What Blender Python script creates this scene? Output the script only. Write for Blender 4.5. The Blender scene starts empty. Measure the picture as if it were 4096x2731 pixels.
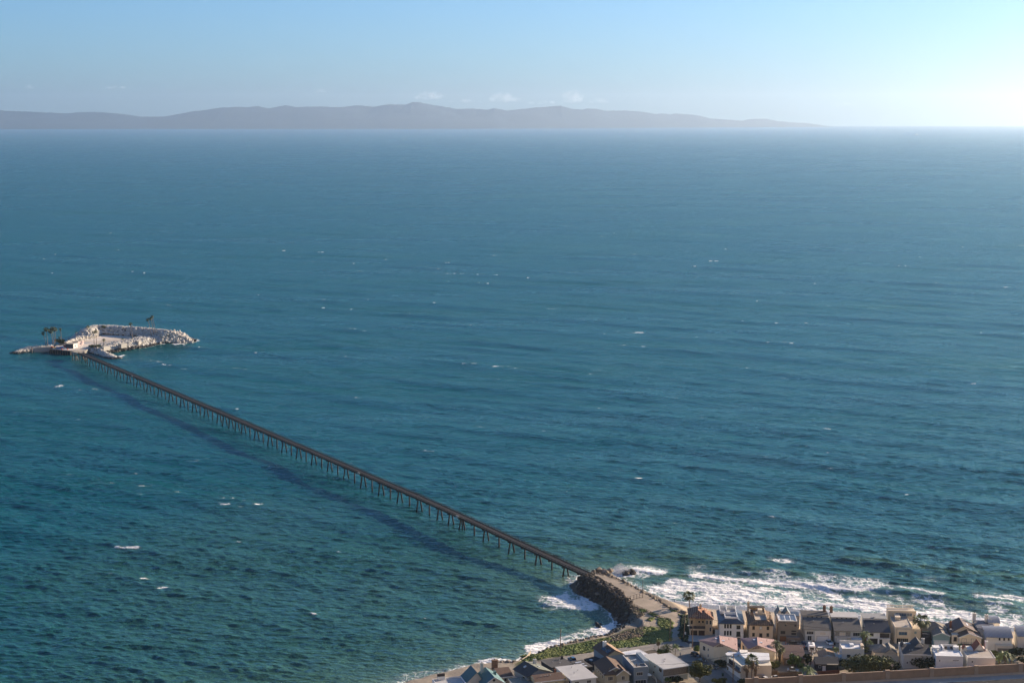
import bpy, bmesh, math, random
import numpy as np
from mathutils import Vector, Matrix

# ------------------------------------------------------------------ camera, world, sun
scene = bpy.context.scene
C = scene.collection
R = math.radians
FPX, HC, Y0 = 6530.0, 218.0, 481.0          # focal length in photo pixels, camera height, level line
TP = (1365.5 - Y0) / FPX
PITCH = math.atan(TP)
cam = bpy.data.cameras.new('camera')
cam.sensor_width = 36.0
cam.lens = 36.0 * FPX / 4096.0
cam.clip_start = 1.0
cam.clip_end = 300000.0
cam_o = bpy.data.objects.new('camera', cam)
C.objects.link(cam_o)
cam_o.location = (0, 0, HC)
cam_o.rotation_euler = (math.pi / 2 - PITCH, 0, 0)
scene.camera = cam_o

SUN_AZ, SUN_EL = R(58), R(17)
world = bpy.data.worlds.new('World')
scene.world = world
world.use_nodes = True
wn, wl = world.node_tree.nodes, world.node_tree.links
wn.clear()
w_out = wn.new('ShaderNodeOutputWorld')
w_bg = wn.new('ShaderNodeBackground')
w_sky = wn.new('ShaderNodeTexSky')
w_sky.sky_type = 'NISHITA'
w_sky.sun_disc = False
w_sky.sun_elevation = SUN_EL
w_sky.sun_rotation = SUN_AZ
w_sky.altitude = 0
w_sky.air_density = 0.8
w_sky.dust_density = 0.6
w_sky.ozone_density = 4.0
w_tc = wn.new('ShaderNodeTexCoord')
w_sep = wn.new('ShaderNodeSeparateXYZ')
w_max = wn.new('ShaderNodeMath'); w_max.operation = 'MAXIMUM'; w_max.inputs[1].default_value = 0.004
w_cmb = wn.new('ShaderNodeCombineXYZ')
wl.new(w_tc.outputs['Generated'], w_sep.inputs[0])
wl.new(w_sep.outputs[0], w_cmb.inputs[0]); wl.new(w_sep.outputs[1], w_cmb.inputs[1])
wl.new(w_sep.outputs[2], w_max.inputs[0]); wl.new(w_max.outputs[0], w_cmb.inputs[2])
wl.new(w_cmb.outputs[0], w_sky.inputs[0])
w_tint = wn.new('ShaderNodeMix'); w_tint.data_type = 'RGBA'; w_tint.blend_type = 'MULTIPLY'
w_tint.inputs[0].default_value = 1.0
w_tint.inputs['B'].default_value = (0.62, 0.86, 1.06, 1)      # the photograph's cool white balance
wl.new(w_sky.outputs[0], w_tint.inputs['A'])
wl.new(w_tint.outputs['Result'], w_bg.inputs[0])
w_bg.inputs[1].default_value = 0.072
wl.new(w_bg.outputs[0], w_out.inputs[0])

sl = bpy.data.lights.new('sun', 'SUN')
sl.energy = 5.0
sl.angle = R(0.53)
sl.color = (1.0, 0.80, 0.60)
sun = bpy.data.objects.new('sun', sl)
C.objects.link(sun)
SUND = Vector((math.sin(SUN_AZ) * math.cos(SUN_EL), math.cos(SUN_AZ) * math.cos(SUN_EL), math.sin(SUN_EL)))
sun.rotation_euler = SUND.to_track_quat('Z', 'Y').to_euler()
sun.location = (200, 200, 400)

scene.view_settings.view_transform = 'Standard'
scene.view_settings.look = 'None'
scene.view_settings.exposure = 1.13
scene.view_settings.gamma = 1.0
scene.cycles.max_bounces = 8
scene.cycles.volume_bounces = 1
scene.cycles.transparent_max_bounces = 16
scene.cycles.sample_clamp_indirect = 6.0


def at(px, py, z=0.0):
    """ground point at height z that the photograph shows at pixel (px, py)"""
    u, v = px - 2048.0, py - 1365.5
    cp, sp = math.cos(PITCH), math.sin(PITCH)
    dy, dz = FPX * cp - v * sp, -FPX * sp - v * cp
    t = (z - HC) / dz
    return Vector((u * t, dy * t, z))


def pix(p):
    """photo pixel of a world point"""
    cp, sp = math.cos(PITCH), math.sin(PITCH)
    y, z = p[1], p[2] - HC
    d = y * cp - z * sp
    return 2048 + FPX * p[0] / d, 1365.5 - FPX * (y * sp + z * cp) / d


# ------------------------------------------------------------------ materials
def lin(c):
    return tuple((x / 12.92 if x <= 0.04045 else ((x + 0.055) / 1.055) ** 2.4) for x in c)


MATS = {}


def mat(name, col, rough=0.8, metal=0.0, noise=0.12, scale=1.5, bump=0.0, spec=0.3, stripes=None, col2=None, c2scale=0.5, emit=None):
    """procedural surface: base colour broken up by noise, optional stripes / second tone"""
    if name in MATS:
        return MATS[name]
    m = bpy.data.materials.new(name)
    m.use_nodes = True
    n, l = m.node_tree.nodes, m.node_tree.links
    b = n['Principled BSDF']
    b.inputs['Roughness'].default_value = rough
    b.inputs['Metallic'].default_value = metal
    b.inputs['Specular IOR Level'].default_value = spec
    tc = n.new('ShaderNodeTexCoord')
    nz = n.new('ShaderNodeTexNoise')
    nz.inputs['Scale'].default_value = scale
    nz.inputs['Detail'].default_value = 6
    nz.inputs['Roughness'].default_value = 0.65
    l.new(tc.outputs['Object'], nz.inputs['Vector'])
    rp = n.new('ShaderNodeMapRange')
    rp.inputs[1].default_value = 0.3; rp.inputs[2].default_value = 0.7
    rp.inputs[3].default_value = 1 - noise; rp.inputs[4].default_value = 1 + noise
    l.new(nz.outputs['Fac'], rp.inputs[0])
    mx = n.new('ShaderNodeMix'); mx.data_type = 'RGBA'; mx.blend_type = 'MULTIPLY'
    mx.inputs[0].default_value = 1.0
    src = None
    if col2 is not None:
        nz2 = n.new('ShaderNodeTexNoise'); nz2.inputs['Scale'].default_value = c2scale; nz2.inputs['Detail'].default_value = 5
        l.new(tc.outputs['Object'], nz2.inputs['Vector'])
        cr = n.new('ShaderNodeMapRange'); cr.inputs[1].default_value = 0.42; cr.inputs[2].default_value = 0.6
        l.new(nz2.outputs['Fac'], cr.inputs[0])
        m2 = n.new('ShaderNodeMix'); m2.data_type = 'RGBA'
        m2.inputs['A'].default_value = (*col, 1); m2.inputs['B'].default_value = (*col2, 1)
        l.new(cr.outputs[0], m2.inputs[0]); src = m2.outputs['Result']
    if src is not None:
        l.new(src, mx.inputs['A'])
    else:
        mx.inputs['A'].default_value = (*col, 1)
    l.new(rp.outputs[0], mx.inputs['B'])
    out = mx.outputs['Result']
    if stripes:
        axis, period, frac, scol = stripes
        sp = n.new('ShaderNodeSeparateXYZ'); l.new(tc.outputs['Object'], sp.inputs[0])
        md = n.new('ShaderNodeMath'); md.operation = 'PINGPONG'; md.inputs[1].default_value = period / 2
        l.new(sp.outputs[axis], md.inputs[0])
        gt = n.new('ShaderNodeMath'); gt.operation = 'LESS_THAN'; gt.inputs[1].default_value = period / 2 * frac
        l.new(md.outputs[0], gt.inputs[0])
        m3 = n.new('ShaderNodeMix'); m3.data_type = 'RGBA'
        l.new(gt.outputs[0], m3.inputs[0]); l.new(out, m3.inputs['A']); m3.inputs['B'].default_value = (*scol, 1)
        out = m3.outputs['Result']
    l.new(out, b.inputs['Base Color'])
    if bump:
        bp = n.new('ShaderNodeBump'); bp.inputs['Strength'].default_value = 1.0; bp.inputs['Distance'].default_value = bump
        l.new(nz.outputs['Fac'], bp.inputs['Height']); l.new(bp.outputs[0], b.inputs['Normal'])
    MATS[name] = m
    return m


def tag(o, label=None, cat=None, group=None, kind=None):
    if label: o['label'] = label
    if cat: o['category'] = cat
    if group: o['group'] = group
    if kind: o['kind'] = kind
    return o


def empty(name, loc, rz=0.0):
    o = bpy.data.objects.new(name, None)
    C.objects.link(o)
    o.empty_display_size = 0.5
    o.location = loc
    o.rotation_euler = (0, 0, rz)
    return o


def mesh_obj(name, verts, faces, m=None, parent=None, smooth=False, mats=None, midx=None):
    me = bpy.data.meshes.new(name)
    me.from_pydata([tuple(v) for v in verts], [], [tuple(f) for f in faces])
    me.validate()
    me.update()
    o = bpy.data.objects.new(name, me)
    C.objects.link(o)
    if mats:
        for k in mats: me.materials.append(k)
        if midx: me.polygons.foreach_set('material_index', midx)
    elif m:
        me.materials.append(m)
    if smooth:
        me.polygons.foreach_set('use_smooth', [True] * len(me.polygons))
    if parent: o.parent = parent
    return o


def grid_mesh(name, X, Y, Z, m, attrs=None, smooth=True, parent=None):
    """heightfield / sheet mesh out of three 2-D arrays (fast path)"""
    nr, nc = X.shape
    co = np.stack([X, Y, Z], -1).reshape(-1, 3).astype(np.float32)
    i = np.arange(nr - 1)[:, None] * nc + np.arange(nc - 1)[None, :]
    q = np.stack([i, i + 1, i + nc + 1, i + nc], -1).reshape(-1, 4).astype(np.int32)
    # face upwards
    a, b, d = co[q[0, 0]], co[q[0, 1]], co[q[0, 3]]
    if np.cross(b - a, d - a)[2] < 0: q = q[:, ::-1].copy()
    me = bpy.data.meshes.new(name)
    me.vertices.add(len(co)); me.vertices.foreach_set('co', co.ravel())
    me.loops.add(q.size); me.loops.foreach_set('vertex_index', q.ravel())
    me.polygons.add(len(q))
    me.polygons.foreach_set('loop_start', np.arange(0, q.size, 4, dtype=np.int32))
    me.polygons.foreach_set('loop_total', np.full(len(q), 4, dtype=np.int32))
    if smooth: me.polygons.foreach_set('use_smooth', np.ones(len(q), dtype=bool))
    me.update(calc_edges=True)
    for k, v in (attrs or {}).items():
        at_ = me.attributes.new(k, 'FLOAT', 'POINT')
        at_.data.foreach_set('value', v.reshape(-1).astype(np.float32))
    me.materials.append(m)
    o = bpy.data.objects.new(name, me)
    C.objects.link(o)
    if parent: o.parent = parent
    return o


def vnoise(x, y, seed=0):
    """smooth value noise on arrays"""
    xi, yi = np.floor(x), np.floor(y)
    fx, fy = x - xi, y - yi
    fx = fx * fx * (3 - 2 * fx); fy = fy * fy * (3 - 2 * fy)

    def h(a, b):
        s = np.sin(a * 127.1 + b * 311.7 + seed * 74.7) * 43758.5453
        return s - np.floor(s)
    return (h(xi, yi) * (1 - fx) + h(xi + 1, yi) * fx) * (1 - fy) + (h(xi, yi + 1) * (1 - fx) + h(xi + 1, yi + 1) * fx) * fy


def fbm(x, y, seed=0, oct=4):
    s, a, t = 0, 1.0, 0
    for k in range(oct):
        s = s + a * vnoise(x * 2 ** k, y * 2 ** k, seed + k); t += a; a *= 0.5
    return s / t


def poly_sdf(X, Y, poly):
    """signed distance to a closed polygon, positive inside"""
    P = np.array([(p[0], p[1]) for p in poly], dtype=np.float64)
    d = np.full(X.shape, 1e18); inside = np.zeros(X.shape, bool)
    n = len(P)
    for k in range(n):
        a, b = P[k], P[(k + 1) % n]
        e = b - a
        wx, wy = X - a[0], Y - a[1]
        t = np.clip((wx * e[0] + wy * e[1]) / max(e @ e, 1e-9), 0, 1)
        d = np.minimum(d, (wx - e[0] * t) ** 2 + (wy - e[1] * t) ** 2)
        c = ((a[1] <= Y) & (b[1] > Y)) | ((b[1] <= Y) & (a[1] > Y))
        with np.errstate(divide='ignore', invalid='ignore'):
            xc = a[0] + (Y - a[1]) / (b[1] - a[1] if b[1] != a[1] else 1e-9) * e[0]
        inside ^= c & (X < xc)
    d = np.sqrt(d)
    return np.where(inside, d, -d)


def line_coord(X, Y, line):
    """distance to a polyline, signed (positive on the far side of it), and the place along it (0..1)"""
    P = np.array([(p[0], p[1]) for p in line], dtype=np.float64)
    L = np.concatenate([[0], np.cumsum(np.hypot(*(P[1:] - P[:-1]).T))])
    best = np.full(X.shape, 1e18); sg = np.zeros(X.shape); u = np.zeros(X.shape)
    for k in range(len(P) - 1):
        a, e = P[k], P[k + 1] - P[k]
        wx, wy = X - a[0], Y - a[1]
        t = np.clip((wx * e[0] + wy * e[1]) / (e @ e), 0, 1)
        dx, dy = wx - e[0] * t, wy - e[1] * t
        dd = dx * dx + dy * dy
        m_ = dd < best
        best = np.where(m_, dd, best)
        sg = np.where(m_, np.sign(e[0] * wy - e[1] * wx), sg)
        u = np.where(m_, (L[k] + t * (L[k + 1] - L[k])) / L[-1], u)
    return np.sqrt(best) * sg, u


def sstep(a, b, x):
    t = np.clip((x - a) / (b - a), 0, 1)
    return t * t * (3 - 2 * t)

# ------------------------------------------------------------------ sea
def pts(l, z=0.0):
    return [at(x, y, z) for x, y in l]


# the coast (photo pixels, water level)
COAST = [(1500, 2760), (1780, 2700), (1860, 2672), (1917, 2669), (2006, 2661), (2052, 2658), (2118, 2640), (2138, 2614), (2180, 2604),
         (2269, 2582), (2323, 2571), (2418, 2547), (2446, 2519), (2481, 2498), (2478, 2474), (2446, 2450), (2439, 2426),
         (2405, 2408), (2388, 2384), (2352, 2372), (2306, 2361), (2300, 2330), (2330, 2302), (2376, 2289), (2420, 2290), (2462, 2305),
         (2490, 2322), (2548, 2354), (2597, 2376), (2640, 2392), (2674, 2401), (2760, 2410), (2869, 2420), (3049, 2427),
         (3215, 2436), (3290, 2444), (3373, 2456), (3554, 2468), (3770, 2486), (4096, 2511), (4500, 2545), (5600, 2640)]
COASTW = pts(COAST)
LAND = COASTW + [Vector((420, 300, 0)), Vector((-120, 300, 0)), Vector((-110, 560, 0))]

nrow, ncol = 1150, 1250
sums = np.concatenate([np.linspace(23.6, 60, 20, endpoint=False), np.linspace(60, 2420, nrow - 28), np.linspace(2420, 3600, 9)[1:]])
yy = (HC * FPX / sums) * (1 - 0.0)
tn = np.concatenate([-np.tan(np.linspace(1.35, 0.36, 14)), np.linspace(-0.352, 0.352, ncol - 28), np.tan(np.linspace(0.36, 1.35, 14))])
TX, DY = np.meshgrid(tn, yy)
SX = TX * DY; SY = DY.copy()
dyp = np.abs(np.gradient(yy))[:, None] + 0 * SX
dxp = np.abs(np.gradient(tn))[None, :] * DY
rng = np.random.RandomState(7)
Z = np.zeros_like(SX); DXs = np.zeros_like(SX); DYs = np.zeros_like(SX); SLOPE = np.zeros_like(SX)
dist_land = poly_sdf(SX, SY, LAND)
calm = 1 - 0.0 * SX
# lee of the island and its causeway head is calmer
waves = []
for k in range(130):
    lam = 3.4 * (60.0 / 3.4) ** (rng.rand() ** 1.7)
    spread = 0.15 if lam > 11 else 0.36
    th = R(238 if lam > 11 else 254) + rng.randn() * spread          # heading: towards the camera and a little to the left
    steep = 0.0150 * (2.3 if lam < 9 else 1.0) * (0.4 if lam > 32 else (0.72 if lam > 14 else 1))
    waves.append((lam, th, steep * lam / math.pi / 2 * (0.5 + rng.rand()), rng.rand() * 6.28))
for lam, th, amp, ph in waves:
    kk = 2 * math.pi / lam
    cx, cy = math.cos(th), math.sin(th)
    eff = np.abs(cy) * dyp + np.abs(cx) * dxp
    fade = np.clip(1.6 - eff / lam * 4.2, 0, 1)
    a = amp * fade
    # groups: amplitude wanders over the sea
    ph2 = kk * (SX * cx + SY * cy) + ph + 1.8 * np.sin(SX / 61.0 + lam) + 1.5 * np.sin(SY / 83.0 + ph)
    s, c = np.sin(ph2), np.cos(ph2)
    Z += a * s
    DXs += -a * cx * -c * 0.6
    DYs += -a * cy * -c * 0.6
gust = 0.76 + 0.44 * fbm(SX / 70.0, SY / 110.0, 3)
Z *= gust; DXs *= gust; DYs *= gust
# swell lines
for lam, th, amp, ph in ((85, R(243), 0.36, 0.3), (47, R(236), 0.26, 2.1), (110, R(250), 0.3, 4.0)):
    kk = 2 * math.pi / lam
    fade = np.clip(1.6 - dyp / lam * 4.0, 0, 1)
    Z += amp * fade * np.sin(kk * (SX * math.cos(th) + SY * math.sin(th)) + ph + 1.2 * np.sin(SX / 190.0) + fbm(SX / 90., SY / 90., 9) * 2)
shal = sstep(-45, -2, dist_land)            # 1 at the shoreline
damp = 1 - 0.75 * shal
Z *= damp; DXs *= damp; DYs *= damp

foam = np.zeros_like(SX)
cap_seed = fbm(SX / 11.0, SY / 8.0, 21, 3) * 0.78 + 0.22 * fbm(SX / 160.0, SY / 240.0, 5, 2)
crest = Z / 0.9
near = np.clip(1 - (DY - 2500) / 2500, 0, 1)
caps = sstep(0.715, 0.80, cap_seed) * sstep(0.4, 0.8, crest)
foam = np.maximum(foam, 1.0 * caps * (DY < 4500))


ridgeM = np.zeros_like(SX)


def ridge(lpx, h, wb, wf, f_amt, gaps=(), f_back=8.0, f_front=2.0):
    """a breaking wave: steep towards the shore, long back, foam where it has broken"""
    global Z, foam
    L = pts(lpx)
    xs = [p[0] for p in L]; ysl = [p[1] for p in L]
    m_ = (SX > min(xs) - 40) & (SX < max(xs) + 40) & (SY > min(ysl) - 60) & (SY < max(ysl) + 60)
    ii = np.where(m_)
    x, y = SX[ii], SY[ii]
    wob = (fbm(x / 14., y / 14., 31, 3) - 0.5) * 6
    d, u = line_coord(x, y, L)
    d = d + wob
    env = sstep(0.0, 0.12, u) * (1 - sstep(0.88, 1.0, u))
    prof = np.where(d > 0, np.exp(-(d / wb) ** 2), np.exp(-(d / wf) ** 2)) * env
    if h > 1.25: ridgeM[ii] = np.maximum(ridgeM[ii], np.exp(-((d + 1.0) / 3.6) ** 2) * env * (0.5 + 0.8 * fbm(x / 16., y / 10., 19, 3)))
    Z[ii] += 0.45 * h * prof * (0.75 + 0.5 * fbm(x / 11., y / 11., 8, 3))
    if f_amt > 0:
        fm = np.where(d > 0, np.exp(-np.abs(d / f_back) ** 1.5), np.exp(-(d / f_front) ** 2)) * env * f_amt
        for a, b in gaps:
            fm = fm * (1 - sstep(a - 0.02, a + 0.02, u) * (1 - sstep(b - 0.02, b + 0.02, u)))
        foam[ii] = np.maximum(foam[ii], fm)


def z7(l): return [(2400 + .721 * x, 2150 + .721 * y) for x, y in l]
def z2(l): return [(2200 + x / 2.846, 2180 + y / 2.846) for x, y in l]


ridge(z7([(60, 190), (170, 178), (370, 200), (490, 212), (700, 232), (950, 256), (1200, 275), (1400, 290), (1640, 296)]), 1.7, 9, 3, 1.25, gaps=[(0.21, 0.29)], f_back=9, f_front=3.5)
ridge(z7([(1260, 98), (1450, 122), (1650, 148), (1900, 176), (2150, 202), (2500, 232)]), 1.6, 12, 6, 0)
ridge(z7([(1590, 272), (1750, 300), (1900, 326), (2100, 352), (2352, 385)]), 1.5, 8, 3.5, 0.95, gaps=[(0.45, 0.8)], f_back=4)
ridge(z7([(1500, 300), (1700, 305), (1950, 330), (2210, 345), (2420, 356)]), 1.3, 8, 3.5, 0.9, gaps=[(0.0, 0.62)], f_back=10)
ridge(z7([(700, 150), (900, 178), (1100, 205), (1230, 222)]), 1.6, 9, 4.5, 0)
ridge(z7([(300, 90), (520, 108), (700, 128), (900, 150)]), 1.3, 12, 6, 0)
ridge(z7([(1350, 350), (1500, 360), (1660, 378)]), 1.1, 5, 2.5, 0)
ridge(z7([(-500, 60), (-200, 72), (100, 78), (420, 110)]), 1.2, 12, 6, 0)
ridge(z2([(-80, 640), (120, 690), (330, 720), (560, 660)]), 0.9, 7, 3, 0.9, f_back=8)
ridge([(900, 2330), (1200, 2352), (1500, 2388), (1760, 2400)], 0.9, 12, 7, 0)
ridge([(1400, 2440), (1700, 2470), (2000, 2500), (2200, 2490)], 0.8, 10, 6, 0)
ridge([(200, 2560), (700, 2580), (1200, 2630), (1500, 2660)], 0.7, 12, 7, 0)
ridge([(-100, 2440), (300, 2420), (700, 2450), (1000, 2500)], 0.7, 12, 7, 0)
ridge([(2500, 2020), (2900, 2050), (3300, 2080), (3800, 2110)], 0.9, 14, 8, 0)
ridge([(1700, 2130), (2000, 2150), (2300, 2170), (2700, 2200)], 0.8, 12, 7, 0)


def patch(lpx, amt, soft, hole=0.0, seed=1):
    global foam
    P = pts(lpx)
    xs = [p[0] for p in P]; ysl = [p[1] for p in P]
    ii = np.where((SX > min(xs) - 30) & (SX < max(xs) + 30) & (SY > min(ysl) - 40) & (SY < max(ysl) + 40))
    x, y = SX[ii], SY[ii]
    d = poly_sdf(x, y, P) + (fbm(x / 7., y / 12., seed, 4) - 0.5) * soft * 2.2
    f = sstep(-soft * 0.5, soft * 0.5, d) * amt
    f = f * (1 - hole * sstep(0.45, 0.62, fbm(x / 10., y / 16., seed + 50, 3)))
    foam[ii] = np.maximum(foam[ii], f)


# inshore wash, right of the jetty
ridge(z7([(330, 330), (620, 345), (900, 352), (1150, 362), (1400, 392), (1650, 412), (1950, 436), (2352, 470), (2500, 480)]), 0.6, 5, 2.5, 1.2, f_back=6, f_front=3)
patch(z7([(215, 262), (480, 226), (760, 252), (1100, 276), (1500, 322), (1900, 388), (2360, 436), (2500, 450), (2500, 505), (2352, 492), (1900, 458), (1600, 433), (1350, 415), (1130, 388), (900, 380), (650, 372), (380, 343), (240, 300)]), 0.98, 8, 0.45, 2)
patch(z7([(150, 150), (380, 185), (520, 195), (900, 178), (1180, 215), (1560, 235), (1640, 290), (1300, 300), (950, 262), (500, 232), (100, 215)]), 0.66, 8, 0.6, 3)
patch(z7([(420, 128), (700, 150), (760, 200), (640, 215), (480, 190)]), 0.5, 6, 0.8, 4)
patch(z7([(950, 106), (1060, 112), (1110, 140), (1000, 148), (945, 132)]), 0.75, 4, 0.4, 5)
patch(z7([(1500, 290), (1900, 340), (2352, 392), (2500, 400), (2500, 450), (2000, 400), (1500, 345)]), 0.75, 10, 0.5, 6)
patch(z7([(1180, 205), (1560, 228), (1620, 285), (1250, 268)]), 0.72, 6, 0.5, 7)
patch(z7([(2200, 305), (2500, 322), (2500, 362), (2260, 350)]), 0.95, 5, 0.3, 8)
patch(z7([(1780, 215), (1970, 205), (1900, 240), (1810, 245)]), 0.45, 4, 0.6, 9)
patch(z7([(-20, 182), (150, 165), (250, 180), (240, 215), (100, 215), (0, 200)]), 0.9, 4, 0.3, 10)
# left of the jetty
patch(z2([(-120, 585), (150, 545), (330, 480), (420, 540), (560, 580), (640, 660), (560, 720), (250, 745), (-60, 715)]), 0.95, 5, 0.4, 11)
patch(z2([(140, 330), (330, 335), (345, 430), (310, 520), (200, 500), (160, 420)]), 0.85, 4, 0.4, 12)
patch(z2([(590, 640), (720, 720), (850, 840), (830, 920), (640, 1030), (380, 1110), (150, 1160), (-300, 1250), (-300, 1150), (0, 1085), (340, 965), (600, 895), (740, 830), (640, 720)]), 1.0, 4, 0.35, 13)
patch([(1843, 2672), (1915, 2640), (1990, 2632), (2060, 2640), (2130, 2600), (2180, 2590), (2180, 2612), (2120, 2650), (2050, 2668), (1900, 2690), (1800, 2700)], 0.95, 3, 0.35, 14)
patch([(1910, 2640), (1985, 2628), (2060, 2640), (2055, 2662), (1960, 2665)], 0.95, 3, 0.2, 15)
patch([(1560, 2700), (1700, 2680), (1850, 2650), (1890, 2680), (1700, 2731), (1560, 2731)], 0.5, 5, 0.8, 16)
# foam at the island's ends
patch([(690, 1376), (740, 1362), (782, 1352), (800, 1360), (760, 1372), (700, 1384)], 1.0, 3, 0.1, 17)
patch([(430, 1424), (470, 1428), (500, 1420), (480, 1432), (440, 1434)], 1.0, 3, 0.1, 18)
patch([(560, 1386), (640, 1372), (655, 1376), (570, 1394)], 0.8, 3, 0.5, 19)
for (cx, cy, w, h, s_) in ((1975, 1023, 26, 3, 1), (2212, 1236, 40, 3, 2), (1925, 1710, 26, 4, 3), (1990, 1934, 14, 5, 4), (715, 1972, 34, 5, 5), (680, 1222, 36, 2.5, 6), (3310, 1716, 34, 5, 7), (3320, 1870, 24, 4, 8), (2510, 2350, 10, 4, 9), (545, 1890, 20, 3, 10), (1655, 1612, 14, 3, 11), (2700, 1590, 20, 2.5, 12), (3130, 1510, 20, 2.5, 13), (2700, 2090, 22, 4, 14), (1700, 2476, 14, 4, 15), (2360, 1494, 20, 2, 16), (1660, 1640, 12, 2, 17), (3250, 1700, 22, 2, 18), (2815, 1673, 18, 2, 19), (470, 1000, 12, 2, 20), (735, 1475, 28, 3, 21), (3130, 2242, 30, 14, 22)):
    P0 = at(cx, cy)
    sc_ = P0[1] / FPX
    ew, eh = w * sc_ * .8, h * sc_ * P0[1] / HC * 0.5
    ii = np.where((np.abs(SX - P0[0]) < ew * 2) & (np.abs(SY - P0[1]) < eh * 2.5))
    x, y = SX[ii], SY[ii]
    q = ((x - P0[0]) / ew) ** 2 + ((y - P0[1] + (x - P0[0]) * 0.25) / eh) ** 2
    foam[ii] = np.maximum(foam[ii], np.clip(1.05 - q - 1.4 * (fbm(x / 3., y / 4., s_) - 0.3), 0, 1))

fringe = np.exp(-np.abs(np.clip(dist_land, -60, 0)) / 5.0) * (dist_land > -25) * (0.75 + 0.4 * fbm(SX / 5., SY / 8., 71, 3)) * sstep(-120, -60, SX)
foam = np.maximum(foam, fringe * 1.05)
Z += foam * 0.10 * (fbm(SX / 1.7, SY / 3.0, 77, 3)) * (DY < 1300)
inl = dist_land > 0
Z = np.where(inl, Z * 0.15, Z)
Z = np.where(dist_land > 14, Z - 1.5, Z)

# murky inshore water, greener over the shallows
murk_face_light = np.exp(-np.clip(-dist_land - 8, 0, None) / 75.0)
plume = sstep(-60, 90, poly_sdf(SX, SY, pts([(0, 2300), (500, 2120), (1000, 1980), (1500, 2040), (2050, 2150), (2500, 2180), (4300, 2200), (4300, 2800), (0, 2800)])))
murk_face_light = np.clip(np.maximum(murk_face_light, 0.5 * plume * (0.55 + 0.6 * fbm(SX / 60., SY / 120., 13))), 0, 1)
murk_face_light = np.clip(np.maximum(murk_face_light, 0.95 * ridgeM), 0, 1)  # breaker faces join in: light shining through them painted as greener water


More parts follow.
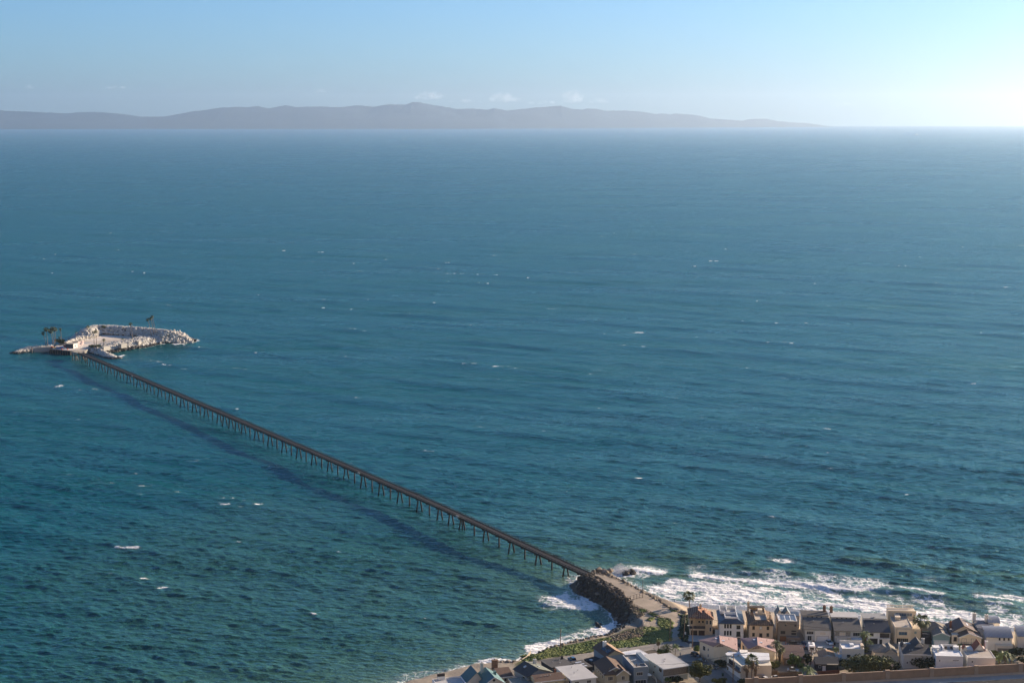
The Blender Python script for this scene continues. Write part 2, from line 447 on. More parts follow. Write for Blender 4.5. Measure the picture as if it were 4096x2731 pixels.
def sea_material():
    m = bpy.data.materials.new('sea_water'); m.use_nodes = True
    n, l = m.node_tree.nodes, m.node_tree.links
    n.remove(n['Principled BSDF'])
    out = n['Material Output']
    dif = n.new('ShaderNodeBsdfDiffuse'); glo = n.new('ShaderNodeBsdfGlossy'); fre = n.new('ShaderNodeFresnel')
    fre.inputs['IOR'].default_value = 1.333
    glo.inputs['Color'].default_value = (0.45, 0.71, 0.74, 1)
    glo.inputs['Roughness'].default_value = 0.13
    tc = n.new('ShaderNodeTexCoord')
    am = n.new('ShaderNodeAttribute'); am.attribute_name = 'murk_face_light'
    af = n.new('ShaderNodeAttribute'); af.attribute_name = 'foam'
    deep = (0.0, 0.070, 0.076, 1); shallow = (0.058, 0.125, 0.070, 1)
    mix1 = n.new('ShaderNodeMix'); mix1.data_type = 'RGBA'
    mix1.inputs['A'].default_value = deep; mix1.inputs['B'].default_value = shallow
    l.new(am.outputs['Fac'], mix1.inputs[0])
    ac = n.new('ShaderNodeAttribute'); ac.attribute_name = 'face'
    mixf = n.new('ShaderNodeMix'); mixf.data_type = 'RGBA'; mixf.inputs['B'].default_value = (0.055, 0.13, 0.06, 1)   # light through the thin wave faces, painted as a greener colour
    l.new(ac.outputs['Fac'], mixf.inputs[0]); l.new(mix1.outputs['Result'], mixf.inputs['A'])
    # foam pattern: thin lace and solid patches
    mp = n.new('ShaderNodeMapping'); mp.inputs['Scale'].default_value = (1.0, 0.62, 1.0)
    l.new(tc.outputs['Object'], mp.inputs[0])
    wz = n.new('ShaderNodeTexNoise'); wz.inputs['Scale'].default_value = 0.16; wz.inputs['Detail'].default_value = 3
    l.new(mp.outputs[0], wz.inputs['Vector'])
    wm = n.new('ShaderNodeVectorMath'); wm.operation = 'SCALE'; wm.inputs['Scale'].default_value = 9.0
    l.new(wz.outputs['Color'], wm.inputs[0])
    wa = n.new('ShaderNodeVectorMath'); wa.operation = 'ADD'
    l.new(mp.outputs[0], wa.inputs[0]); l.new(wm.outputs[0], wa.inputs[1])
    nz = n.new('ShaderNodeTexNoise'); nz.inputs['Scale'].default_value = 0.55; nz.inputs['Detail'].default_value = 7; nz.inputs['Roughness'].default_value = 0.7
    l.new(wa.outputs[0], nz.inputs['Vector'])
    vo = n.new('ShaderNodeTexVoronoi'); vo.feature = 'DISTANCE_TO_EDGE'; vo.inputs['Scale'].default_value = 0.33
    l.new(wa.outputs[0], vo.inputs['Vector'])
    lace = n.new('ShaderNodeMapRange'); lace.inputs[1].default_value = 0.0; lace.inputs[2].default_value = 0.22; lace.inputs[3].default_value = 0.42; lace.inputs[4].default_value = 0.0
    l.new(vo.outputs['Distance'], lace.inputs[0])
    s1 = n.new('ShaderNodeMath'); s1.operation = 'ADD'
    l.new(nz.outputs['Fac'], s1.inputs[0]); l.new(lace.outputs[0], s1.inputs[1])          # 0..1.3
    s2 = n.new('ShaderNodeMath'); s2.operation = 'MULTIPLY_ADD'; s2.inputs[1].default_value = 1.05; s2.inputs[2].default_value = -1.34
    l.new(af.outputs['Fac'], s2.inputs[0])
    s3 = n.new('ShaderNodeMath'); s3.operation = 'ADD'; l.new(s1.outputs[0], s3.inputs[0]); l.new(s2.outputs[0], s3.inputs[1])
    fr = n.new('ShaderNodeMapRange'); fr.inputs[1].default_value = -0.10; fr.inputs[2].default_value = 0.30
    l.new(s3.outputs[0], fr.inputs[0])
    ff = n.new('ShaderNodeMath'); ff.operation = 'MULTIPLY'; ff.use_clamp = True
    g = n.new('ShaderNodeMath'); g.operation = 'GREATER_THAN'; g.inputs[1].default_value = 0.03
    l.new(af.outputs['Fac'], g.inputs[0])
    l.new(fr.outputs[0], ff.inputs[0]); l.new(g.outputs[0], ff.inputs[1])
    # aerated water under and round the foam is paler
    mix2 = n.new('ShaderNodeMix'); mix2.data_type = 'RGBA'
    mix2.inputs['B'].default_value = (0.30, 0.36, 0.30, 1)
    aer = n.new('ShaderNodeMath'); aer.operation = 'MULTIPLY'; aer.inputs[1].default_value = 0.85; aer.use_clamp = True
    l.new(af.outputs['Fac'], aer.inputs[0]); l.new(aer.outputs[0], mix2.inputs[0])
    l.new(mixf.outputs['Result'], mix2.inputs['A'])
    # light coming back out of the water body follows the ripples only partly; foam does fully
    up = n.new('ShaderNodeCombineXYZ'); up.inputs[2].default_value = 1.0
    body = n.new('ShaderNodeBsdfDiffuse'); l.new(mix2.outputs['Result'], body.inputs['Color'])
    dif.inputs['Color'].default_value = (0.82, 0.81, 0.78, 1)
    mixb = n.new('ShaderNodeMixShader')
    l.new(ff.outputs[0], mixb.inputs[0]); l.new(body.outputs[0], mixb.inputs[1]); l.new(dif.outputs[0], mixb.inputs[2])
    fm = n.new('ShaderNodeMath'); fm.operation = 'MULTIPLY'
    inv = n.new('ShaderNodeMath'); inv.operation = 'SUBTRACT'; inv.inputs[0].default_value = 1.0
    l.new(ff.outputs[0], inv.inputs[1]); l.new(inv.outputs[0], fm.inputs[0]); l.new(fre.outputs[0], fm.inputs[1])
    ms = n.new('ShaderNodeMixShader')
    l.new(fm.outputs[0], ms.inputs[0]); l.new(mixb.outputs[0], ms.inputs[1]); l.new(glo.outputs[0], ms.inputs[2])
    l.new(ms.outputs[0], out.inputs['Surface'])
    # gusts: patches of rougher and smoother water
    mg = n.new('ShaderNodeMapping'); mg.inputs['Scale'].default_value = (0.0022, 0.0065, 0.01); mg.inputs['Rotation'].default_value = (0, 0, R(-20))
    l.new(tc.outputs['Object'], mg.inputs[0])
    ng = n.new('ShaderNodeTexNoise'); ng.inputs['Scale'].default_value = 1.0; ng.inputs['Detail'].default_value = 9; ng.inputs['Roughness'].default_value = 0.72
    l.new(mg.outputs[0], ng.inputs['Vector'])
    rg = n.new('ShaderNodeMapRange'); rg.inputs[1].default_value = 0.3; rg.inputs[2].default_value = 0.7; rg.inputs[3].default_value = 0.05; rg.inputs[4].default_value = 0.36
    l.new(ng.outputs['Fac'], rg.inputs[0]); l.new(rg.outputs[0], glo.inputs['Roughness'])
    # wind ripples too small for the mesh
    mr = n.new('ShaderNodeMapping'); mr.inputs['Scale'].default_value = (0.55, 1.0, 1.0); mr.inputs['Rotation'].default_value = (0, 0, R(8))
    l.new(tc.outputs['Object'], mr.inputs[0])
    r1 = n.new('ShaderNodeTexNoise'); r1.inputs['Scale'].default_value = 0.42; r1.inputs['Detail'].default_value = 6; r1.inputs['Roughness'].default_value = 0.52
    l.new(mr.outputs[0], r1.inputs['Vector'])
    r2 = n.new('ShaderNodeTexNoise'); r2.inputs['Scale'].default_value = 0.045; r2.inputs['Detail'].default_value = 6; r2.inputs['Roughness'].default_value = 0.62
    l.new(mr.outputs[0], r2.inputs['Vector'])
    bp = n.new('ShaderNodeBump'); bp.inputs['Strength'].default_value = 1.0; bp.inputs['Distance'].default_value = 1.8
    bp2 = n.new('ShaderNodeBump'); bp2.inputs['Strength'].default_value = 1.0; bp2.inputs['Distance'].default_value = 5.5
    l.new(r1.outputs['Fac'], bp.inputs['Height']); l.new(r2.outputs['Fac'], bp2.inputs['Height'])
    l.new(bp2.outputs[0], bp.inputs['Normal'])
    for k in (dif, glo, fre): l.new(bp.outputs[0], k.inputs['Normal'])
    vm = n.new('ShaderNodeMix'); vm.data_type = 'VECTOR'; vm.inputs[0].default_value = 0.78
    vin = [s for s in vm.inputs if s.type == 'VECTOR']; vout = [s for s in vm.outputs if s.type == 'VECTOR'][0]
    l.new(up.outputs[0], vin[-2]); l.new(bp.outputs[0], vin[-1])
    l.new(vout, body.inputs['Normal'])
    return m


sea = grid_mesh('sea', SX + DXs, SY + DYs, Z, sea_material(), {'foam': foam, 'murk_face_light': murk_face_light, 'face': np.clip(ridgeM * 1.1, 0, 1)})
tag(sea, kind='structure')

# ------------------------------------------------------------------ far island hills
RIDGE = [(-400, 446), (-150, 444)] + [(.871 * x, 300 + .871 * y) for x, y in
         [(0, 163), (100, 168), (330, 178), (380, 172), (480, 172), (580, 180), (660, 192), (770, 192), (850, 178), (900, 168), (950, 166), (1040, 150), (1060, 153), (1090, 148), (1150, 149), (1195, 144), (1240, 155), (1325, 141), (1370, 149), (1490, 146), (1520, 149), (1580, 149), (1650, 141), (1720, 148), (1790, 137), (1870, 138), (1900, 126), (1930, 126), (1980, 138), (2050, 149), (2100, 157), (2180, 156), (2240, 161), (2270, 154), (2330, 165)]]
RIDGE += [(2048 + .871 * x, 300 + .871 * y) for x, y in [(100, 152), (220, 143), (270, 157), (320, 161), (345, 155), (390, 158), (420, 165), (520, 165), (600, 171), (655, 181), (680, 177), (720, 183), (745, 178), (795, 181), (850, 187), (900, 200), (960, 205), (1050, 211), (1075, 204), (1160, 202), (1210, 213), (1300, 220), (1350, 222), (1400, 235), (1420, 240)]]
rx = np.array([p[0] for p in RIDGE]); ry = np.array([p[1] for p in RIDGE])
hx = np.linspace(-400, 3285, 1300)
hy = np.interp(hx, rx, ry) + (vnoise(hx / 9, hx * 0, 3) - .5) * 1.6
dist = np.interp(hx, [-400, 2000, 3285], [44000, 46500, 57000])
top = 218 + (481 - hy) * dist / FPX
top = np.maximum(top, 1)
wd = 4200.0
tt = np.linspace(-1, 1, 41)
HXg = np.zeros((41, len(hx))); HYg = HXg.copy(); HZg = HXg.copy()
for k, t in enumerate(tt):
    d = dist + t * wd
    HXg[k] = (hx - 2048) / FPX * dist * (1 + t * 0.02)
    HYg[k] = d
    prof = (1 - abs(t)) ** 0.9
    rough = 0.5 + 0.95 * fbm(HXg[k] / 1300., HYg[k] / 1300., 4, 5) if abs(t) > 0.02 else 1.0
    HZg[k] = np.maximum(top * prof * np.minimum(rough, 1.0 / max(prof, .01) * 0.98 if abs(t) > 0.02 else 1), -5) if abs(t) > .02 else top
    if abs(t) > 0.98: HZg[k] = -5
hm = mat('hill_scrub', (0.010, 0.026, 0.042), 0.95, noise=0.35, scale=0.0006)
hills = grid_mesh('hills', HXg, HYg, HZg, hm)
tag(hills, kind='structure')

# unseen hills added behind the viewpoint to block blue sky and bounce warm sun
bx, by = np.meshgrid(np.linspace(-2600, 3000, 90), np.linspace(-2600, 380, 60))
bz = 4 + 150 * sstep(380, -40, by) * 1.0 + np.clip(-60 - by, 0, None) * 0.62 * (0.75 + 0.5 * fbm(bx / 500., by / 500., 6, 3))
bz = np.minimum(bz, 780) - 0.6
tag(grid_mesh('added_bounce_hills', bx, by, bz, mat('bounce_hillside', (0.30, 0.235, 0.15), 0.95, noise=0.2, scale=0.02, col2=(0.20, 0.19, 0.10), c2scale=0.006)), kind='structure')

# ------------------------------------------------------------------ haze over the sea
def haze():
    x, y0, y1, z0, z1 = 70000, -3200, 61500, -6, 1150
    v = [(-x, y0, z0), (x, y0, z0), (x, y1, z0), (-x, y1, z0), (-x, y0, z1), (x, y0, z1), (x, y1, z1), (-x, y1, z1)]
    f = [(0, 3, 2, 1), (4, 5, 6, 7), (0, 1, 5, 4), (1, 2, 6, 5), (2, 3, 7, 6), (3, 0, 4, 7)]
    m = bpy.data.materials.new('haze_air'); m.use_nodes = True
    n, l = m.node_tree.nodes, m.node_tree.links
    n.clear()
    o = n.new('ShaderNodeOutputMaterial'); pv = n.new('ShaderNodeVolumePrincipled')
    pv.inputs['Color'].default_value = (0.75, 0.86, 0.96, 1)
    pv.inputs['Density'].default_value = 2.5e-5
    pv.inputs['Anisotropy'].default_value = 0.76
    l.new(pv.outputs[0], o.inputs['Volume'])
    tag(mesh_obj('haze', v, f, m), 'thin bluish sea haze', 'haze', kind='stuff')


haze()

# ------------------------------------------------------------------ mesh helper
class MB:
    """collects shapes that become ONE mesh object"""

    def __init__(s): s.v = []; s.f = []

    def add(s, v, f):
        n = len(s.v); s.v += [tuple(p) for p in v]; s.f += [tuple(i + n for i in q) for q in f]; return s

    def box(s, x0, x1, y0, y1, z0, z1):
        return s.add([(x0, y0, z0), (x1, y0, z0), (x1, y1, z0), (x0, y1, z0), (x0, y0, z1), (x1, y0, z1), (x1, y1, z1), (x0, y1, z1)],
                     [(0, 3, 2, 1), (4, 5, 6, 7), (0, 1, 5, 4), (1, 2, 6, 5), (2, 3, 7, 6), (3, 0, 4, 7)])

    def hexa(s, b, t):
        """four bottom corners, four top corners"""
        return s.add(list(b) + list(t), [(0, 3, 2, 1), (4, 5, 6, 7), (0, 1, 5, 4), (1, 2, 6, 5), (2, 3, 7, 6), (3, 0, 4, 7)])

    def prism(s, poly, z0, z1):
        n = len(poly)
        a = sum(poly[i][0] * poly[(i + 1) % n][1] - poly[(i + 1) % n][0] * poly[i][1] for i in range(n))
        if a < 0: poly = poly[::-1]
        v = [(p[0], p[1], z0) for p in poly] + [(p[0], p[1], z1) for p in poly]
        f = [tuple(range(n))[::-1], tuple(range(n, 2 * n))] + [(i, (i + 1) % n, n + (i + 1) % n, n + i) for i in range(n)]
        return s.add(v, f)

    def tube(s, a, b, r0, r1=None, n=8, cap=True):
        a, b = Vector(a), Vector(b)
        r1 = r0 if r1 is None else r1
        d = (b - a).normalized()
        e = d.cross(Vector((0, 0, 1)) if abs(d.z) < 0.95 else Vector((1, 0, 0))).normalized()
        g = d.cross(e)
        v = []
        for c, r in ((a, r0), (b, r1)):
            for k in range(n):
                t = 2 * math.pi * k / n
                v.append(c + e * (r * math.cos(t)) + g * (r * math.sin(t)))
        f = [(k, (k + 1) % n, n + (k + 1) % n, n + k) for k in range(n)]
        if cap: f += [tuple(range(n))[::-1], tuple(range(n, 2 * n))]
        return s.add(v, f)

    def path(s, P, Rs, n=6):
        """one smooth tapered tube through points"""
        P = [Vector(p) for p in P]; base = len(s.v); v = []; f = []
        for i, p in enumerate(P):
            d = (P[min(i + 1, len(P) - 1)] - P[max(i - 1, 0)]).normalized()
            e = d.cross(Vector((0.13, 1, 0.21))).normalized(); g = d.cross(e)
            for k in range(n):
                t = 2 * math.pi * k / n
                v.append(p + e * (Rs[i] * math.cos(t)) + g * (Rs[i] * math.sin(t)))
        for i in range(len(P) - 1):
            for k in range(n):
                f.append((i * n + k, i * n + (k + 1) % n, (i + 1) * n + (k + 1) % n, (i + 1) * n + k))
        f.append(tuple(range(n))[::-1]); f.append(tuple(range((len(P) - 1) * n, len(P) * n)))
        return s.add(v, f)

    def quad(s, a, b, c, d): return s.add([a, b, c, d], [(0, 1, 2, 3)])

    def build(s, name, m, parent=None, smooth=False, label=None):
        o = mesh_obj(name, s.v, s.f, m, parent, smooth)
        if label: o['label'] = label
        return o


def ico(sub=1, jit=0.25, seed=0, flat=0.75):
    """a rough boulder"""
    bm = bmesh.new()
    bmesh.ops.create_icosphere(bm, subdivisions=sub, radius=1.0)
    r = random.Random(seed)
    sx, sy, sz = 0.8 + r.random() * .5, 0.8 + r.random() * .5, flat * (0.8 + r.random() * .4)
    for v in bm.verts:
        k = 1 + (r.random() - .5) * 2 * jit
        v.co = Vector((v.co.x * sx * k, v.co.y * sy * k, v.co.z * sz * k))
    bm.verts.index_update()
    V = np.array([v.co[:] for v in bm.verts]); F = [[v.index for v in f.verts] for f in bm.faces]
    bm.free()
    return V, F


ROCKS = [ico(1, 0.22, 100 + k) for k in range(10)]
ROCKS2 = [ico(2, 0.13, 200 + k) for k in range(8)]


def rock_mesh(name, items, m, lib=ROCKS, seed=0, parent=None):
    """many boulders in one mesh: items = (x, y, z, size)"""
    r = random.Random(seed)
    V = []; F = []; n = 0
    for x, y, z, s in items:
        v, f = lib[r.randrange(len(lib))]
        a = r.random() * 6.28
        ca, sa = math.cos(a), math.sin(a)
        t = (r.random() - .5) * 0.9
        ct, st = math.cos(t), math.sin(t)
        w = v.copy()
        w[:, 1], w[:, 2] = v[:, 1] * ct - v[:, 2] * st, v[:, 1] * st + v[:, 2] * ct
        q = np.stack([w[:, 0] * ca - w[:, 1] * sa, w[:, 0] * sa + w[:, 1] * ca, w[:, 2]], -1) * s + np.array([x, y, z])
        V.append(q); F += [[i + n for i in g] for g in f]; n += len(v)
    V = np.concatenate(V)
    return mesh_obj(name, V.tolist(), F, m, parent)


M = {}
M['sand'] = mat('dry_sand', (0.40, 0.32, 0.22), 0.95, noise=0.10, scale=0.4)
M['asphalt'] = mat('street_asphalt', (0.21, 0.195, 0.175), 0.9, noise=0.14, scale=0.35, bump=0.01)
M['asphalt_dark'] = mat('highway_asphalt', (0.055, 0.055, 0.058), 0.95, noise=0.12, scale=0.5, spec=0.05)
M['concrete'] = mat('concrete', (0.36, 0.32, 0.26), 0.9, noise=0.14, scale=0.5)
M['concrete_pale'] = mat('pale_concrete', (0.42, 0.39, 0.34), 0.9, noise=0.12, scale=0.5)
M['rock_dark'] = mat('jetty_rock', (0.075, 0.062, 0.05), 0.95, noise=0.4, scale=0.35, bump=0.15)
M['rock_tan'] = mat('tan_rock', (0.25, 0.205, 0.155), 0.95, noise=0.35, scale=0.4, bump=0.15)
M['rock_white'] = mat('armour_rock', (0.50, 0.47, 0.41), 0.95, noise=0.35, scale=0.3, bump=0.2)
M['rock_wet'] = mat('wet_rock', (0.03, 0.028, 0.024), 0.5, noise=0.4, scale=0.4)
M['timber'] = mat('weathered_timber', (0.075, 0.058, 0.048), 0.9, noise=0.3, scale=1.2, stripes=(0, 0.9, 0.12, (0.03, 0.025, 0.022)))
M['steel_dark'] = mat('dark_steel', (0.018, 0.017, 0.017), 0.7, noise=0.3, scale=0.5)
M['pile'] = mat('pile_steel', (0.022, 0.019, 0.018), 0.8, noise=0.35, scale=0.4)
M['pipe'] = mat('pale_pipe', (0.30, 0.29, 0.27), 0.5, noise=0.2, scale=0.3, stripes=(0, 7.0, 0.2, (0.04, 0.04, 0.04)))
M['white'] = mat('white_paint', (0.78, 0.77, 0.73), 0.7, noise=0.06, scale=0.4)
M['yellow'] = mat('yellow_paint', (0.60, 0.38, 0.04), 0.6, noise=0.1)
M['red'] = mat('red_paint', (0.45, 0.05, 0.04), 0.6, noise=0.1)
M['orange'] = mat('orange_paint', (0.75, 0.15, 0.03), 0.6, noise=0.1)
M['wood_pole'] = mat('pole_wood', (0.17, 0.12, 0.085), 0.9, noise=0.25, scale=1.0)
M['wood'] = mat('fence_wood', (0.14, 0.10, 0.07), 0.9, noise=0.25, scale=1.5)
M['wood_red'] = mat('red_wood', (0.16, 0.065, 0.04), 0.9, noise=0.25, scale=1.5)

def z3(l): return [(2650 + x / 4.438, 2380 + y / 4.438) for x, y in l]
def z4(l): return [(3130 + x / 4.438, 2380 + y / 4.438) for x, y in l]
def z5(l): return [(3600 + x / 4.468, 2380 + y / 4.468) for x, y in l]
def z6(l): return [(1700 + x / 3.92, 2480 + y / 3.92) for x, y in l]
def z8(l): return [(2200 + x / 3.92, 2480 + y / 3.92) for x, y in l]


# ------------------------------------------------------------------ land
GZ = 4.0
JETTY = [(2338, 2303), (2383, 2297), (2462, 2316), (2586, 2378), (2692, 2433), (2760, 2458), (2760, 2640), (2640, 2600), (2600, 2520), (2540, 2440), (2500, 2402), (2425, 2350), (2350, 2318)]
JW = pts(JETTY, 5.0)
gx = np.arange(-150, 430, 1.1); gy = np.arange(500, 800, 1.1)
GX, GY = np.meshgrid(gx, gy)
sd = poly_sdf(GX, GY, LAND)
nse = fbm(GX / 6., GY / 6., 40, 4) - 0.5
beachy = sstep(58, 80, GX)
slope = 0.62 * (1 - beachy) + 0.115 * beachy
cap = GZ + 0 * GX
GH = np.clip((sd + nse * 3 * (1 - beachy)) * slope, -3, 60)
GH = np.minimum(GH, cap - 0.3 * beachy * 0)
jd = poly_sdf(GX, GY, JW)
jh = GZ + 0.05 + 1.5 * sstep(668, 742, GY)
GH = np.maximum(GH, np.minimum(jh - 0.06, jh + jd * 0.75 + nse * 1.2 * (jd < 0)))
# hollow of dirt and sand on the left of the jetty road
cove = sstep(-8, 10, poly_sdf(GX, GY, pts(z2([(700, 820), (900, 860), (1040, 800), (1100, 860), (1180, 930), (1050, 930), (850, 960), (690, 1010), (640, 1040)]), 2.5)))
GH = np.where((jd < -1.0), GH * (1 - 0.55 * cove), GH)
GH = GH - 0.02
rough_m = (sd > 0) & (jd < -0.5) & (GX < 70)
GH += np.where(rough_m, nse * 0.8 * sstep(0, 4, sd), 0)
veg = np.clip(sstep(-1, 1.5, poly_sdf(GX, GY, pts(z2([(-400, 1230), (0, 1170), (220, 1130), (460, 1080), (640, 1040), (850, 950), (1180, 930), (1400, 900), (1380, 1090), (1100, 1130), (600, 1190), (0, 1290), (-400, 1400)]), 3.8))), 0, 1)
wet = (1 - sstep(0.9, 1.5, GH + nse * 0.5)) * (beachy > 0.02)
rockc = np.clip((1 - beachy) * (1 - sstep(1.0, 3.4, GH)) + (1 - beachy) * (jd < 0) * (jd > -9) * 1.0, 0, 1) * (1 - cove)
pave = sstep(-1.5, 0.5, jd)


def land_material():
    m = bpy.data.materials.new('land'); m.use_nodes = True
    n, l = m.node_tree.nodes, m.node_tree.links
    b = n['Principled BSDF']; b.inputs['Specular IOR Level'].default_value = 0.2
    tc = n.new('ShaderNodeTexCoord')
    nz = n.new('ShaderNodeTexNoise'); nz.inputs['Scale'].default_value = 0.35; nz.inputs['Detail'].default_value = 8; nz.inputs['Roughness'].default_value = 0.7
    l.new(tc.outputs['Object'], nz.inputs['Vector'])

    def attr(k):
        a = n.new('ShaderNodeAttribute'); a.attribute_name = k; return a.outputs['Fac']

    def mix(f, a, bb):
        x = n.new('ShaderNodeMix'); x.data_type = 'RGBA'
        for s_, v in ((0, f), ('A', a), ('B', bb)):
            if isinstance(v, tuple): x.inputs[s_].default_value = v
            else: l.new(v, x.inputs[s_])
        return x.outputs['Result']
    dirt = mix(nz.outputs['Fac'], (0.24, 0.20, 0.15, 1), (0.36, 0.31, 0.24, 1))
    sand = mix(nz.outputs['Fac'], (0.42, 0.335, 0.235, 1), (0.50, 0.41, 0.30, 1))
    c = mix(attr('beach'), dirt, sand)
    c = mix(attr('wet'), c, (0.20, 0.175, 0.155, 1))
    c = mix(attr('cove'), c, (0.40, 0.33, 0.25, 1))
    rk = mix(nz.outputs['Fac'], (0.05, 0.04, 0.03, 1), (0.16, 0.13, 0.10, 1))
    c = mix(attr('rock'), c, rk)
    gr = mix(nz.outputs['Fac'], (0.035, 0.055, 0.018, 1), (0.10, 0.10, 0.04, 1))
    c = mix(attr('veg'), c, gr)
    l.new(c, b.inputs['Base Color'])
    r = n.new('ShaderNodeMapRange'); r.inputs[3].default_value = 0.95; r.inputs[4].default_value = 0.25
    l.new(attr('wet'), r.inputs[0]); l.new(r.outputs[0], b.inputs['Roughness'])
    bp = n.new('ShaderNodeBump'); bp.inputs['Distance'].default_value = 0.25
    l.new(nz.outputs['Fac'], bp.inputs['Height']); l.new(bp.outputs[0], b.inputs['Normal'])
    return m


ground = grid_mesh('ground', GX, GY, GH, land_material(), {'beach': beachy * sstep(672, 677, GY + 0.17 * (GX - 79)), 'wet': wet, 'rock': rockc, 'veg': veg, 'cove': cove})
tag(ground, kind='structure')
# the land goes on beyond the picture
tag(mesh_obj('inland_ground', [(-900, 150, 3.9), (1500, 150, 3.9), (1500, 502, 3.9), (-900, 502, 3.9)], [(0, 1, 2, 3)], M['concrete']), kind='structure')
tag(mesh_obj('coast_ground', [(428, 500, 3.85), (1500, 300, 3.9), (1500, 560, 3.9), (428, 640, 3.85)], [(0, 1, 2, 3)], M['concrete']), kind='structure')


def land_z(x, y):
    i = int(round((y - gy[0]) / 1.1)); j = int(round((x - gx[0]) / 1.1))
    i = min(max(i, 0), len(gy) - 1); j = min(max(j, 0), len(gx) - 1)
    return float(GH[i, j])


def sheet(name, lpx, zc, m, lift=0.05, sub=None):
    """paved sheet: polygon in photo pixels taken at height zc, laid a little above the ground"""
    P = [at(x, y, zc) for x, y in lpx]
    v = [(p[0], p[1], zc + lift) for p in P]
    o = mesh_obj(name, v, [tuple(range(len(v)))], m)
    bm = bmesh.new(); bm.from_mesh(o.data)
    bmesh.ops.triangulate(bm, faces=bm.faces)
    for f in bm.faces:
        if f.normal.z < 0: f.normal_flip()
    bm.to_mesh(o.data); bm.free()
    return tag(o, kind='structure')


# jetty roadway: follows the rise towards the pier
def ribbon(name, left, right, m, zf, lift):
    L = [at(x, y, 5) for x, y in left]; Rr = [at(x, y, 5) for x, y in right]
    v = []
    for a, b in zip(L, Rr):
        v += [(a[0], a[1], zf(a[1]) + lift), (b[0], b[1], zf(b[1]) + lift)]
    f = [(2 * i, 2 * i + 1, 2 * i + 3, 2 * i + 2) for i in range(len(L) - 1)]
    o = mesh_obj(name, v, f, m)
    bm = bmesh.new(); bm.from_mesh(o.data)
    for q in bm.faces:
        if q.normal.z < 0: q.normal_flip()
    bm.to_mesh(o.data); bm.free()
    return tag(o, kind='structure')


def road_z(y): return GZ + 0.05 + 1.5 * float(sstep(668, 742, y))


M['jetty_pave'] = mat('jetty_paving', (0.42, 0.34, 0.255), 0.95, noise=0.16, scale=0.2, col2=(0.34, 0.28, 0.21), c2scale=0.12)
ribbon('jetty_road', z2([(455, 362), (560, 425), (640, 470), (740, 515), (840, 562), (872, 640), (1010, 705), (1150, 770), (1370, 848), (1385, 900)]),
       z2([(520, 345), (640, 375), (760, 402), (900, 465), (1050, 545), (1110, 578), (1250, 650), (1380, 728), (1490, 782), (1500, 900)]), M['jetty_pave'], road_z, 0.08)
sheet('access_road', z2([(1383, 895), (1502, 895), (1492, 960), (1475, 1065), (1368, 1092), (1385, 980)]), GZ, M['concrete'], 0.10)
sheet('street', z2([(1360, 1085), (1478, 1060), (1540, 1110), (1610, 1190), (1720, 1275), (1800, 1330), (1900, 1400), (2100, 1500), (2300, 1620), (2000, 1700), (1850, 1600), (1690, 1470), (1560, 1370), (1440, 1290), (1190, 1190), (1180, 1140)]), GZ, M['asphalt'], 0.08)
sheet('beach_path', z2([(-300, 1330), (0, 1285), (300, 1245), (560, 1205), (860, 1160), (1180, 1125), (1370, 1092), (1300, 1180), (1150, 1190), (900, 1250), (560, 1290), (200, 1330), (-300, 1420)]), GZ, mat('path_dirt', (0.26, 0.235, 0.20), 0.95, noise=0.15, scale=0.3), 0.04)
sheet('lower_street',
      [(2735, 2562), (2800, 2566), (2950, 2572), (3150, 2580), (3330, 2592), (3500, 2603), (3700, 2618), (3900, 2634), (4150, 2652), (4150, 2668), (3900, 2650), (3700, 2634), (3500, 2618), (3330, 2606), (3150, 2594), (2950, 2586), (2770, 2582)], GZ, M['asphalt_dark'], 0.07)
sheet('driveway', [(2752, 2531), (2862, 2533), (2862, 2562), (2800, 2566), (2748, 2563)], GZ, M['concrete_pale'], 0.06)
sheet('driveway', z4([(370, 792), (860, 797), (905, 820), (905, 945), (300, 915)]), GZ, M['concrete_pale'], 0.06)
sheet('driveway', z3([(1060, 1300), (1150, 1270), (1420, 1490), (1390, 1558), (1300, 1520)]), GZ, M['concrete_pale'], 0.11)
sheet('pavement', z3([(1060, 1560), (1400, 1490), (1720, 1460), (2350, 1425), (2352, 1500), (1900, 1540), (1700, 1640), (900, 1700)]), GZ, M['sand'], 0.06)

# ------------------------------------------------------------------ highway and its sound wall
WA, WB = at(2980, 2752, GZ + 0.6), at(4200, 2686, GZ + 0.6)
wd_ = (WB - WA).normalized(); wn_ = Vector((-wd_.y, wd_.x, 0))
WL = (WB - WA).length + 60


def wp(s, off, z): return tuple((WA + wd_ * s + wn_ * off) + Vector((0, 0, z - WA.z)))


wall = empty('sound_wall', tuple(WA))
tag(wall, 'tan block sound wall with paler pilasters beside the highway', 'wall')
wallm = mat('block_wall', (0.42, 0.27, 0.17), 0.95, noise=0.16, scale=0.35, stripes=(2, 0.42, 0.12, (0.30, 0.20, 0.13)))
pilm = mat('pilaster_block', (0.46, 0.33, 0.23), 0.95, noise=0.12, scale=0.8)
capm = mat('wall_cap', (0.5, 0.36, 0.25), 0.9, noise=0.1)
pil_px = [3025, 3203, 3375, 3550, 3727, 3905, 4083]


def wall_s(px):
    lo, hi = 0.0, WL
    for _ in range(40):
        mid = (lo + hi) / 2
        if pix(wp(mid, 0, WA.z + 3.5))[0] < px: lo = mid
        else: hi = mid
    return lo


